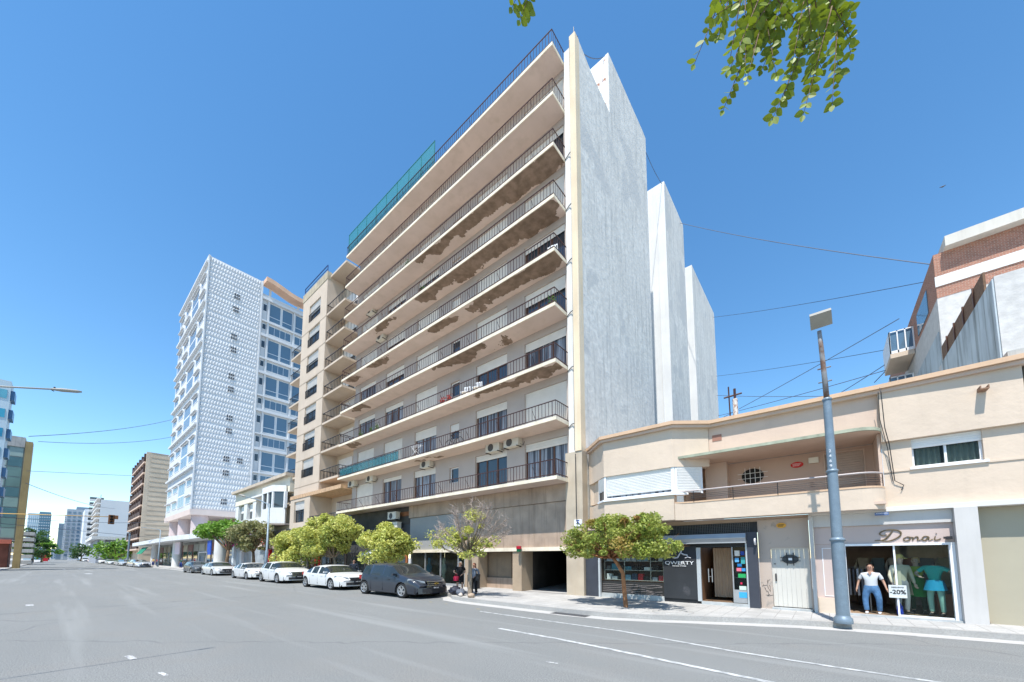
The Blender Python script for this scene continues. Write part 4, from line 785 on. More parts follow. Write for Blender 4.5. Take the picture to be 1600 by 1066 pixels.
for h in hs:
    f = win(bb, (-43.9+h[0], 15.9, 8.4+h[1]), UX, -UY, h[2]-h[0], h[3]-h[1], .2, 2, 1, BLKIRON, GLASS, .1, random.choice([.35, .55, .5]), SHUT)
    b = MB(); z = 8.4+h[1]
    for i in range(15): x = -43.9+h[0]+.05+i*(h[2]-h[0]-.1)/14; b.box(x-.02, 15.84, z, x+.02, 15.87, z+.8)
    b.box(-43.9+h[0], 15.83, z+.78, -43.9+h[2], 15.88, z+.83); b.build('railing', BLKIRON, f)
MB().box(-37.9, 17.6, 8.4, -31.25, 26, 30.2).build('recessed_wall', mat('beige_recess', (.55, .45, .34), .85, .08, .6), bb)
MB().box(-38.2, 16.2, 30.9, -34.6, 19, 31.1).build('roof_slab', BEI, bb)
def balc(z, x0, x1, y0, y1):
    s = MB().box(x0, y0, z-.2, x1, y1, z).build('balcony', BEI, bb); b = MB(); n = int((x1-x0)/.30)
    for i in range(n+1): x = x0+.05+(x1-x0-.1)*i/n; b.box(x-.014, y0+.05, z, x+.014, y0+.075, z+.95)
    b.box(x0, y0+.04, z+.93, x1, y0+.09, z+.98)
    for xx in (x0+.05, x1-.05):
        for i in range(5): y = y0+.08+(y1-y0-.1)*i/5; b.box(xx-.014, y-.012, z, xx+.014, y+.012, z+.95)
        b.box(xx-.025, y0, z+.93, xx+.025, y1, z+.98)
    b.build('railing', BLKIRON, s); return s
for z in Zb:
    balc(z, -37.88, -34.0, 15.95, 17.59); f = MB().box(-37.3, 17.53, z+.05, -34.6, 17.59, z+2.2).build('balcony_door', SHUT, bb); MB().box(-37.2, 17.5, z+.1, -34.7, 17.525, z+1.0).build('glass', GLASS, f)
for z in Zb[1:]+[Zb[-1]-2.87]: balc(z+1.2, -47.0, -44.0, 16.0, 17.6)
MB().box(-42.75, 15.2, .15, -38.0, 17, 3.0).build('ground_floor', mat('beige_ground', (.3, .27, .24), .7, .2, .8), bb)
MB().wall((-42.75, 15.2, 4.9), UX, -UY, 4.75, 3.0, [(1.0, .55, 3.5, 2.7)], .3).build('lower_pier', BEI, bb)
MB().box(-42.7, 15.52, 3.0, -38.02, 17, 7.9).build('lower_core', BEI, bb); MB().poly([(-38, 15.2, 4.9), (-38, 17.3, 4.9), (-38, 17.3, 7.9), (-38, 15.2, 7.9)]).build('lower_side', BEI, bb)
f = win(bb, (-41.75, 15.2, 5.45), UX, -UY, 2.5, 2.15, .2, 2, 2, BLKIRON, GLASS, .12, .4, SHUT)
MB().box(-42.8, 15.15, 7.9, -31.7, 17.4, 8.25).build('terrace_slab', mat('brick_edge', (.50, .33, .2), .8, .25, 4, streak=.4), bb)
MB().box(-38, 17.3, 4.7, -31.3, 18, 7.899).build('lower_recess', BEI, bb); f = MB().box(-36.8, 17.2, 5.0, -32.2, 17.29, 7.3).build('terrace_door', SHUT, bb); MB().box(-36.6, 17.16, 5.0, -32.4, 17.195, 6.2).build('glass', GLASS, f)
balc(4.9, -38.0, -32.2, 15.2, 17.28)
MB().box(-44.5, 15.9, 3.0, -31.3, 17.9, 4.69).build('shop_band', mat('shop_band_dark', (.10, .10, .10), .7, .3, .6), bb)
for i, (x0, x1, c) in enumerate(((-44.2, -42.9, (190, 30, 35)), (-37.8, -36.8, (180, 30, 35)), (-36.4, -34.4, (80, 75, 70)), (-34, -31.6, (50, 48, 48)))):
    f = MB().box(x0, 15.8, .15, x1, 15.9, 2.9).build('shopfront', flat('bb_front%d' % i, c, .6), bb); MB().box(x0+.3, 15.78, .5, x1-.3, 15.795, 2.3).build('glass', GLASS, f)
b = MB(); b.path([(-43.8, 16.0, 31.5), (-43.8, 16.0, 32.3), (-38.2, 16.0, 32.3), (-38.2, 16.0, 31.5)], .05, 6); b.path([(-43.8, 16.0, 31.9), (-38.2, 16.0, 31.9)], .035, 5); b.build('roof_railing', flat('blue_rail', (50, 80, 130), .5), bb)
# ================================================================== LOW CREAM HOUSE WITH BAY WINDOW
cb = thing('cream_house', 'low cream building with long cornice and white bay window between beige block and white tower', 'building', (-55, 15.9, .15))
CB = mat('cb_cream', (.72, .66, .54), .85, .05, .5, streak=.15)
MB().box(-64.5, 16.3, .15, -45.2, 26, 10.5).build('core', CB, cb)
MB().box(-64.7, 15.8, 9.2, -44.9, 16.3, 11.0).build('entablature', CB, cb); MB().box(-65.0, 15.3, 10.9, -44.8, 16.6, 11.25).build('cornice', mat('cb_cornice', (.5, .42, .33), .8, .15, 1, streak=.4), cb)
MB().box(-64.7, 15.85, 5.2, -51.5, 16.3, 7.0).build('apron', WHITE, cb)
for x in (-64.6, -60.8, -57.2): MB().box(x, 15.85, 7.0, x+1.3, 16.29, 9.199).build('column', WHITE, cb)
for x in (-63.2, -59.4): f = MB().box(x, 16.2, 7.0, x+2.2, 16.295, 9.19).build('window', GLASS, cb); MB().box(x+.1, 16.17, 8.1, x+2.1, 16.195, 9.1).build('shutter', SHUTW, f)
MB().box(-55.8, 15.2, 9.4, -51.4, 16.29, 9.6).build('window_canopy', WHITE, cb); MB().box(-55.2, 16.2, 6.6, -52.4, 16.295, 9.2).build('window', GLASS, cb)
pts = [(-51.3, 16.0), (-49.6, 14.6), (-46.3, 14.6), (-45.3, 15.6)]
MB().ribbon(pts, 5.7, 7.4, .3).build('bay_apron', WHITE, cb); MB().ribbon(pts, 9.2, 9.9, .3).build('bay_head', WHITE, cb); MB().ribbon([(x, y+.12) for x, y in pts], 7.4, 9.2, .1).build('bay_glass', GLASS, cb)
b = MB()
for x, y in ((-51.2, 15.95), (-50.2, 15.15), (-49.55, 14.65), (-47.9, 14.65), (-46.4, 14.65), (-45.4, 15.5)): b.box(x-.15, y-.03, 7.4, x+.15, y+.25, 9.2)
b.build('bay_mullion', WHITEF, cb)
m = MB(); m.prism([(x, y+.02, 5.55) for x, y in pts]+[(-45.3, 16.3, 5.55), (-51.3, 16.3, 5.55)], (0, 0, .14)); m.build('bay_floor', TAUPE, cb)
MB().box(-64.6, 15.7, 4.0, -45.2, 16.29, 5.0).build('shop_fascia', mat('cb_fascia', (.16, .15, .16), .7, .3, .5), cb)
MB().box(-64.6, 15.9, .15, -45.2, 16.29, 3.99).build('shopfront', mat('cb_shop', (.30, .33, .35), .4, .5, .35), cb)
for x, c in ((-64.2, (215, 220, 222)), (-60.6, (205, 205, 205)), (-50.4, (190, 30, 35)), (-47.4, (185, 32, 38))): MB().box(x, 15.6, .15, x+.9, 15.895, 3.9).build('shop_pillar', flat('pillar_%d' % c[0], c, .5), cb)
b = MB(); b.prism([(-62.8, 15.7, 4.6), (-56.5, 15.7, 4.6), (-56.5, 14.2, 3.4), (-62.8, 14.2, 3.4)], (0, 0, .08)); single('awning', b, flat('awning_magenta', (190, 60, 130), .7), 'magenta shop awning behind the olive coloured tree', 'awning')
p = atY(411, 846, 15.6); q = atY(404, 856, 15.6); t = thing('shop_sign', 'cream shop sign with orange letter G left of the grey lamp post', 'sign', (p.x, 15.6, p.z)); MB().box(q.x-.3, 15.6, q.z-.2, q.x+11, 15.68, q.z+1.25).build('board', flat('sign_cream', (232, 208, 190), .6), t)
text('lettering', 'G', 1.2, flat('letter_orange', (205, 70, 50), .5), (p.x, 15.59, p.z), UX, Z3, t, .03, 0, 1.5, .04)
# ================================================================== WHITE TOWER ON COLUMNS
TX = -94.; tw = thing('white_tower', 'tall white tower on round columns with a relief patterned side', 'building', (-100, 20, .15))
TWH = mat('tower_white', (.60, .615, .625), .75, .04, .4, streak=.08)
zc = lambda y_px, x_px=310: atX(x_px, y_px, TX).z
yl = lambda y: 323-(y-397)*.0624
jz = [atX(yl(y), y, TX).z for y in (397, 427, 453, 481, 520, 548, 586, 610, 656, 680, 723, 750, 795)]
TY0, TY1, TZ0, TZ1 = 15.9, 25.3, jz[-1], jz[0]
rel = MB(); k1, k2 = 19, None
for z1, z0 in zip(jz, jz[1:]):
    n = max(2, round((z1-z0)/1.0)); hz = (z1-z0-.25)/n
    for j in range(n):
        a0 = z0+.12+j*hz; a1 = a0+hz
        for i in range(-1, k1):
            lo, hi = TY0+.2, TY1-.2; tw_ = (hi-lo)/k1; so_ = ((j*.38) % 1)*tw_; y0 = min(max(lo+tw_*i+so_, lo), hi); y1 = min(max(lo+tw_*(i+1)+so_, lo), hi)
            if y1-y0 < .05: continue
            c = V((TX+.17, y0+(y1-y0)*.3, a0+hz*.3))
            q = [V((TX, y0, a0)), V((TX, y1, a0)), V((TX, y1, a1)), V((TX, y0, a1))]
            for e in range(4): rel.poly([q[e], q[(e+1) % 4], c])
rel.build('relief_side', TWH, tw)
MB().box(-121.5, TY0, TZ0, TX-.002, TY1, TZ1).build('tower_body', TWH, tw)
MB().box(-121.6, TY0-.15, TZ1-1.0, TX+.1, TY0+.2, TZ1+.1).box(TX-.01, TY0-.15, TZ0-.7, TX+.2, TY0+.05, TZ1+.1).box(TX-.01, TY1-.05, TZ0, TX+.3, TY1+.2, TZ1).build('edge_trim', TWH, tw)
MB().box(-121.6, TY0-.15, TZ0-1.1, TX+.35, 36, TZ0-.02).build('floor_slab', mat('tower_soffit', (.62, .52, .47), .8, .05, .5), tw)
for (x, y) in ((372, 462), (370, 482), (367, 525), (366, 545), (363, 587), (362, 607), (360, 652), (359, 672), (355, 716), (376, 719), (354, 738), (351, 783)):
    c = atX(x, y, TX+.45); b = MB()
    for i in range(3):
        for j in range(2): b.box(TX+.16, c.y+(i-1.5)*.36, c.z+(j-1)*.68, TX+.2, c.y+(i-1.5)*.36+.22, c.z+(j-1)*.68+.42)
    b.build('vent_window', mat('vent_grey', (.07, .075, .085), .5), tw)
nl = 6; H = (TZ1-TZ0-1.2)/nl
for L_ in range(nl):
    z = TZ0+L_*H+.2
    MB().box(-121.5, TY0-.5, z+H-.5, TX-.1, TY0-.002, z+H-.1).build('street_ledge', TWH, tw)
    for (x0, x1, a, h_) in ((-99.5, -95.2, 1.0, 1.5), (-99.5, -95.2, 4.6, 1.4), (-107.5, -101, .8, 5.2), (-114, -109, 1.0, 1.6), (-114, -109, 4.6, 1.4), (-120.5, -116, 1.0, 1.6), (-120.5, -116, 4.6, 1.4)):
        f = MB().box(x0, TY0-.06, z+a, x1, TY0-.003, z+a+h_).build('window', WHITEF, tw); g_ = MB(); n = 3
        for i in range(n):
            xa = x0+.15+(x1-x0-.3)*i/n; xb = x0+.0+(x1-x0-.3)*(i+1)/n
            for zz in ([(z+a+.15, z+a+h_-.15)] if h_ < 3 else [(z+a+.15, z+a+h_*.45), (z+a+h_*.52, z+a+h_-.2)]): g_.box(xa, TY0-.08, zz[0], xb, TY0-.062, zz[1])
        g_.build('pane', glassy('grey_glass', (.17, .20, .23), .1), f)
        MB().box(x0-.2, TY0-.45, z+a+h_+.05, x1+.2, TY0-.065, z+a+h_+.2).build('sill', TWH, f)
# rear wing
WY0, WY1 = 25.5, 41; WZ = 61.4; zt = [atX(398, y, TX).z for y in (0, 1)]
MB().box(-121, WY0, TZ0, TX-.3, WY1, WZ).build('wing_body', TWH, tw)
b0 = atX(412, 448, TX); tops = [atX(409, y, TX-.3).z for y in (466, 526, 589, 648, 706, 764)]; pit = (tops[0]-tops[-1])/5
for L_ in range(7):
    z = tops[0]-L_*pit
    MB().box(TX-.3, WY0+.05, z-.2, TX+.35, WY1, z+.35).box(TX-.3, WY0+.05, z-pit*.62, TX+.3, WY1, z-pit*.62+.3).build('wing_ledge', TWH, tw)
    for (y0, y1, za, zb, n, gm) in ((27.1, 29.4, -pit*.60+.5, -.4, 1, GLASSB), (29.7, 31.9, -pit*.60+.5, -.4, 1, GLASSB), (32.5, 34.7, -pit*.60+.5, -.4, 1, GLASSB), (35.0, 37.4, -pit*.60+.5, -.4, 1, GLASSB), (27.1, 31.7, -pit+.9, -pit*.66, 4, GLASSB), (32.5, 37.2, -pit+.9, -pit*.66, 4, GLASSB), (25.8, 26.6, -pit*.32, -pit*.12, 1, GLASS), (25.8, 26.6, -pit*.82, -pit*.66, 1, GLASS)):
        f = MB().box(TX-.299, y0, z+za, TX-.22, y1, z+zb).build('wing_window', WHITEF, tw); g_ = MB()
        for i in range(n):
            ya = y0+.08+(y1-y0-.08)*i/n; yb = y0+(y1-y0-.08)*(i+1)/n+.0
            if n == 1 and zb-za > 3:
                q = z+za+(zb-za)*.26; g_.box(TX-.22, ya, z+za+.1, TX-.2, yb, q); g_.box(TX-.22, ya, q+.12, TX-.2, yb, z+zb-.1)
            else: g_.box(TX-.22, ya, z+za+.1, TX-.2, yb, z+zb-.1)
        g_.build('pane', gm, f)
    for y in (26.85, 32.2, 37.8): MB().box(TX-.3, y-.15, z-pit+.36, TX+.1, y+.15, z-.21).build('mullion', TWH, tw)
p0 = atX(408, 447, TX); b = MB(); n = 16
prev = None
for i in range(n+1):
    y = 25.8+15.5*i/n; z = p0.z+.4+1.0*math.cos(i/n*math.pi*2.2)*.6
    cur_ = (V((TX-1.2, y, z)), V((TX+1.4, y, z)), V((TX+1.4, y, z+1.0)), V((TX-1.2, y, z+1.0)))
    if prev:
        for e in range(4): b.poly([prev[e], prev[(e+1) % 4], cur_[(e+1) % 4], cur_[e]])
    else: b.poly(cur_)
    prev = cur_
b.build('roof_canopy', mat('canopy_orange', (.62, .40, .27), .8, .1, .6), tw)
b = MB(); b.box(TX-1, 27, 61.4, TX-.6, 27.4, p0.z+.5); b.box(TX-1, 33, 61.4, TX-.6, 33.4, p0.z); b.build('canopy_post', TWH, tw)
colm = mat('tower_column', (.50, .42, .42), .7, .08, .5)
for (x, y) in ((-95.5, 17.6), (-108, 17.6), (-95.5, 29), (-118, 17.6)): b = MB(); b.lathe((x, y, 5.5), [(1.35, 0), (1.35, TZ0-6.5)], 24); b.build('column', colm, tw, True)
MB().box(-120, 24, 5.5, -97, 34, TZ0-1.1).build('recessed_floor', mat('tower_recess', (.36, .24, .17), .8, .2, .5), tw)
cp = mat('canopy_concrete', (.66, .68, .68), .7, .08, .5, streak=.3)
m = MB(); m.prism([(-150, 13.2, 5.15), (-97, 13.2, 5.15), (-84, 14.2, 5.15), (-67.5, 14.6, 5.15), (-67.5, 30, 5.15), (-150, 30, 5.15)], (0, 0, .85)); m.build('street_canopy', cp, tw)
MB().box(-149, 17.5, .15, -67.6, 30, 5.149).build('shop_base', mat('base_shops', (.20, .21, .20), .5, .55, .25), tw)
r = random.Random(11)
for i in range(16):
    x = -146+i*4.8; c = r.choice([(120, 130, 128), (160, 165, 160), (70, 100, 95), (30, 60, 55), (110, 45, 45), (60, 62, 66), (150, 140, 120)])
    f = MB().box(x, 17.4, .15, x+4.2, 17.49, 4.6).build('shopfront', flat('tb_%d' % sum(c), c, .5), tw); MB().box(x+.4, 17.37, .8, x+3.9, 17.395, 3.2).build('glass', GLASSB if i % 2 else GLASS, f)
for x in (-128, -101, -69.3): b = MB(); b.lathe((x, 15.4, .15), [(.75, 0), (.75, 5.0)], 16); b.build('canopy_column', WHITE, tw, True)
single('shop_sign', MB().box(-98.2, 14.6, 2.6, -94.2, 14.75, 4.9).box(-97, 14.58, 3.2, -95.4, 14.599, 4.4), flat('sign_pinkwhite', (225, 205, 210), .6), 'pinkish white square sign under the corner of the white canopy', 'sign')
single('shop_sign', MB().box(-74.6, 14.9, 2.4, -72.4, 15.0, 4.6).box(-74.2, 14.88, 3.2, -72.8, 14.899, 3.9), flat('sign_blueboard', (40, 80, 170), .6), 'blue square sign under the canopy left of the bright green tree', 'sign')
single('awning', MB().prism([(-137, 14.0, 4.6), (-128, 14.0, 4.6), (-128, 12.9, 2.9), (-137, 12.9, 2.9)], (0, .1, 0)), flat('awning_green', (30, 120, 90), .7), 'green awning under the far left end of the white canopy', 'awning')
t = thing('bus_stop_frame', 'grey metal bus stop frame behind the dark parked hatchback', 'bus stop', (-70, 13.2, .15)); b = MB(); b.path([(-71.2, 13.3, .15), (-71.2, 13.3, 2.7), (-66.5, 13.3, 2.7)], .07, 6); b.path([(-66.5, 13.3, .15), (-66.5, 13.3, 2.7)], .07, 6); b.build('frame', STEEL, t); MB().box(-70.6, 13.25, 2.2, -66.9, 13.35, 2.65).build('panel', flat('stop_panel', (60, 70, 75), .5), t)
# ================================================================== FAR BUILDINGS ALONG THE AVENUE
def facade_windows(parent, X, y0, y1, z0, z1, ny, nz, gm=None, fy=.55, fz=.5, d=.15, name='window_row'):
    for j in range(nz):
        b = MB()
        for i in range(ny):
            yc = y0+(y1-y0)*(i+.5)/ny; w_ = (y1-y0)/ny*fy/2; zc_ = z0+(z1-z0)*(j+.5)/nz; h_ = (z1-z0)/nz*fz/2
            b.box(X-.05, yc-w_, zc_-h_, X+d, yc+w_, zc_+h_)
        b.build(name, gm or GLASS, parent)
def block(name, label, X, y0, y1, z1, m, ny, nz, gm=None, z0=0, X0=None, **k):
    t = thing(name, label, 'building', (X-10, (y0+y1)/2, 0)); MB().box(X0 or X-40, y0, 0, X, y1, z1).build('wall', m, t)
    if ny: facade_windows(t, X, y0, y1, z1*.06+z0, z1*.97, ny, nz, gm, **k)
    return t
fx = -154.5; c0 = atX(236, 710, fx); STB = mat('striped_brickwork', (.56, .47, .36), .9, .1, .3)
t = thing('tan_apartment_block', 'tan apartment block with brown side balconies left of the white tower', 'building', (fx-15, 20, 0))
MB().box(-184, 15.9, 0, fx, 45, c0.z+.6).build('wall', STB, t); MB().box(-150, 15.9+0, 0, fx+.5, 16.4, .1).build('base', STB, t)
b = MB()
for i in range(22): z = 3+i*1.45; b.box(fx, 16, z, fx+.06, 45, z+.12)
b.build('brick_course', mat('course_dark', (.42, .34, .26), .9), t)
MB().box(fx-.6, 15.0, 0, fx+.02, 15.9, c0.z+.6).build('corner_pier', STB, t)
for i in range(9):
    z = 4.2+i*(c0.z-5)/8.6
    s = MB().box(-184, 14.6, z, fx-.6, 15.9, z+.45).build('balcony', mat('balcony_tan', (.62, .46, .36), .8), t)
    b = MB(); b.box(-184, 14.6, z+.45, fx-.6, 14.7, z+1.7)
    for q in range(6): b.box(-184+q*5.6, 14.6, z+.45, -183.4+q*5.6, 15.9, z+2.9)
    b.build('railing', mat('balcony_brown', (.09, .055, .045), .7, .2, .3), s); MB().box(-183.9, 15.8, z+.5, fx-.7, 15.89, z+3.1).build('glazing', DARK, s)
wx = -368; wc = atX(157, 784, wx); t = block('white_apartment_block', 'white apartment block with blank side wall farther down the avenue', wx, 15.9, 62, wc.z+1.5, mat('far_white', (.55, .57, .58), .8, .04, .05), 0, 0, X0=-430)
for i in range(11): z = 8+i*3.3; s = MB().box(-428, 14.2, z, wx-.5, 15.9, z+.7).build('balcony', WHITE, t); MB().box(-428, 15.7, z+.7, wx-.6, 15.89, z+2.9).build('glazing', GLASS, s)
MB().box(wx-14, 34, wc.z+1.5, wx-1, 60, wc.z+9).build('roof_house', WHITE, t)
tx = -470; p1 = atX(124, 800, tx); p2 = atX(151, 780, tx)
t = block('white_balcony_tower', 'white far apartment block with round ended balconies behind the traffic light arm', tx, p1.y+3, 40, atX(140, 756+40, tx).z, mat('far_white2', (.62, .65, .68), .8, .05, .05), 0, 0)
for i in range(9): z = 14+i*4.4; b = MB(); b.box(tx, p1.y+5, z, tx+3, p1.y+13, z+1.6); s = b.build('balcony', WHITE, t); MB().box(tx, p1.y+5, z+1.6, tx+.2, p1.y+13, z+3.6).build('glazing', GLASS, s)
tx = -560
def px_block(name, label, X, xl, xr, yt, m, ny, nz, gm=None, **k):
    a = atX(xl, yt, X); c = atX(xr, yt, X); return block(name, label, X, a.y, c.y, (a.z+c.z)/2, m, ny, nz, gm, **k)
FB = mat('far_glass_wall', (.16, .22, .28), .4, .3, .05); FG = mat('far_concrete', (.36, .40, .44), .8, .1, .05)
px_block('modern_tower', 'wide pale far tower with dark top floor behind the traffic light arm', -620, 105, 160, 797, FG, 7, 12, GLASSB)
px_block('dark_glass_tower', 'dark roofed far tower above the pale balcony block', -640, 120, 149, 793, FB, 4, 12, GLASS)
px_block('slim_tower', 'slim blue grey tower at the end of the avenue, left of the taller tower', -700, 92, 104, 818, FB, 4, 18, GLASSB)
px_block('slim_tower', 'blue grey stepped tower at the end of the avenue with planted terrace', -660, 102, 113, 805, FG, 4, 18, GLASSB)
px_block('teal_tower', 'teal and white far tower behind the trees on the left', -560, 62, 80, 800, mat('teal_face', (.10, .20, .26), .5, .2, .05), 5, 16, mat('teal_win', (.45, .5, .52), .4), fz=.35)
px_block('pale_glass_tower', 'pale blue glass tower just left of the teal tower', -570, 44, 63, 802, mat('pale_glass', (.35, .48, .55), .25, .1, .05), 6, 10, WHITEF, fy=.3, fz=.8)
px_block('distant_block', 'tiny bluish distant block at the vanishing point of the avenue', -1000, 80, 93, 858, FG, 3, 5, GLASSB); px_block('distant_block', 'low distant whitish block just right of the vanishing point', -1050, 95, 112, 862, WHITE, 4, 3, GLASS)
t = thing('old_corner_house', 'small grey old house with curved gable behind the traffic light', 'building', (-205, 20, 0)); ox = -200; q = atX(172, 838, ox)
MB().box(-245, q.y-3, 0, ox, 45, 8.5).build('wall', mat('old_grey', (.30, .32, .36), .8, .15, .2), t); MB().box(-246, q.y-4.5, 8.5, ox+1.5, 46, 9.6).build('cornice', WHITE, t)
b = MB(); b.prism([(ox+1.4, 22+4.5*math.cos(a), 9.6+2.8*math.sin(a)) for a in (i*math.pi/10 for i in range(11))], (-.8, 0, 0)); b.build('gable', mat('old_grey', (.3, .32, .36)), t)
for y in (q.y, q.y+7, q.y+16): MB().box(ox, y, 1, ox+.1, y+2.5, 7).build('window', GLASS, t)
for y in (q.y-2.2, q.y+4.5, q.y+11): MB().box(ox, y, 0, ox+.6, y+1.0, 8.5).build('column', WHITE, t)
# opposite side of the avenue
t = thing('blue_banded_building', 'blue and white banded office building at the left edge', 'building', (-110, -15, 0)); gx = -95.
MB().box(-99, -45, 0, gx, -6.3, 29).build('wall', mat('pale_blue_wall', (.42, .52, .58), .5, .05, .2), t)
for i in range(9):
    z = 2.2+i*3.0; MB().box(gx, -44, z, gx+.06, -6.6, z+1.35).build('blue_band', mat('band_glass%d' % (i % 3), [(.03, .22, .36), (.05, .28, .40), (.10, .30, .38)][i % 3], .08, .2, .5), t)
    MB().box(gx-3, -6.29, z, gx-.3, -5.9, z+1.4).build('corner_box', mat('corner_blue', (.05, .13, .25), .3), t)
t = thing('glass_fronted_building', 'green glass fronted building with ochre corner on the left side', 'building', (-125, -12, 0)); gx = -115.
a = atX(49, 688, gx); MB().box(-117, -45, 5.2, gx, a.y-.6, a.z).build('wall', mat('gfb_frame', (.24, .28, .27), .6, .1, .3), t)
MB().box(gx-2.2, a.y-.6, 0, gx+.3, a.y+.25, a.z-.4).build('corner_column', mat('ochre_column', (.33, .25, .12), .8, .15, .4, streak=.5), t)
MB().box(-117, -45, a.z-1.6, gx+.2, a.y-.65, a.z+.3).build('roof_band', CONC, t)
r = random.Random(2); gms = [mat('gl_%d' % i, c, .12, .15, .3) for i, c in enumerate(((.25, .36, .33), (.34, .44, .40), (.16, .26, .24), (.40, .50, .48), (.10, .2, .22)))]
for j in range(9):
    for i in range(5):
        y1 = a.y-.75-i*1.75; MB().box(gx, y1-1.6, 5.6+j*1.9, gx+.05, y1, 5.6+j*1.9+1.72).build('glass_panel', gms[r.randrange(5) if j != 2 else 4], t)
MB().box(-122, -45, 0, gx-.5, a.y-1.2, 5.2).build('ground_storey', mat('redbrown_base', (.18, .07, .05), .7, .3, .5), t); MB().box(gx-.5, -45, 4.5, gx+.3, a.y-.95, 5.25).build('red_band', mat('red_band', (.5, .15, .1), .6), t)
b = MB()
for i in range(40): b.box(-100+.0, -22+i*.4, .15, -99.95, -21.9+i*.4, 2.3)
b.box(-100.05, -22, 2.2, -99.9, -6.1, 2.35); single('railing_fence', b, mat('fence_grey', (.22, .24, .26), .6), 'grey metal bar fence at the foot of the glass building', 'fence')
b = MB()
for i in range(6): b.box(-180-i, -9-i*.6, .2+i*1.6, -172, -4.6, 1.2+i*1.6)
single('concrete_terraces', b, CONC, 'grey stacked concrete terraces beyond the glass building', 'terrace')
for (X, xl, xr, yt, c, l) in ((-330, 66, 76, 866, (190, 45, 50), 'red street kiosk far down on the left pavement'), (-600, 76, 79, 860, (200, 60, 60), 'tall red banner at the end of the avenue'), (-420, 106, 120, 869, (200, 200, 205), 'white far vehicle shape at the end of the avenue')):
    a = atX(xl, yt, X); c_ = atX(xr, yt, X); single('kiosk' if 'kiosk' in l else 'banner' if 'banner' in l else 'delivery_van', MB().box(X-4, a.y, .1, X, c_.y, a.z).box(X-4.5, a.y-.3, a.z, X+.3, c_.y+.3, a.z+.4), flat('far_%d' % (c[1]), c, .7), l, 'kiosk' if 'kiosk' in l else 'banner' if 'banner' in l else 'van')
# ================================================================== TREES
BARK = mat('bark', (.16, .105, .06), .9, .3, 5, .5, 25); BARKG = mat('bark_grey', (.24, .19, .14), .9, .25, 4, .4, 25); TWIG = mat('dry_twig', (.38, .31, .27), .9, .2, 4)
LG = leafmat('leaf_golden', (.70, .68, .18), (.42, .50, .11)); LGR = leafmat('leaf_green', (.30, .38, .06), (.46, .47, .12)); LBR = leafmat('leaf_bright', (.16, .34, .04), (.24, .40, .05))
LOL = leafmat('leaf_olive', (.26, .28, .10), (.36, .33, .17)); LDK = leafmat('leaf_dark', (.05, .12, .03), (.08, .17, .04)); LOR = leafmat('leaf_orange', (.42, .26, .07), (.34, .34, .06))
def leaves(mb, r, c, rad, n, size, hollow=.35, flatness=.0):
    cx, cy, cz = c; rx, ry, rz = rad
    for i in range(n):
        while True:
            d = V((r.uniform(-1, 1), r.uniform(-1, 1), r.uniform(-1, 1))); L = d.length
            if L <= 1 and (L > hollow or r.random() < .25): break
        p = V((cx+d.x*rx, cy+d.y*ry, cz+d.z*rz))
        a = V((r.gauss(0, 1), r.gauss(0, 1), r.gauss(0, .6))).normalized(); s = size*r.uniform(.6, 1.25); e = a.cross(V((r.gauss(0, 1), r.gauss(0, 1), r.gauss(0, 1)))).normalized()*s*.42
        mb.poly([p-a*s*.5, p+e, p+a*s*.55, p-e])
def crown_pts(r, c, rad, n):                  # lumpy clusters that leave gaps between them
    out = []
    for i in range(n):
        th = r.uniform(0, 2*math.pi); u = r.uniform(-.75, 1); k = math.sqrt(max(0, 1-u*u))*r.uniform(.55, 1)
        out.append(V((c[0]+math.cos(th)*k*rad[0], c[1]+math.sin(th)*k*rad[1], c[2]+u*rad[2]*r.uniform(.6, 1))))
    return out
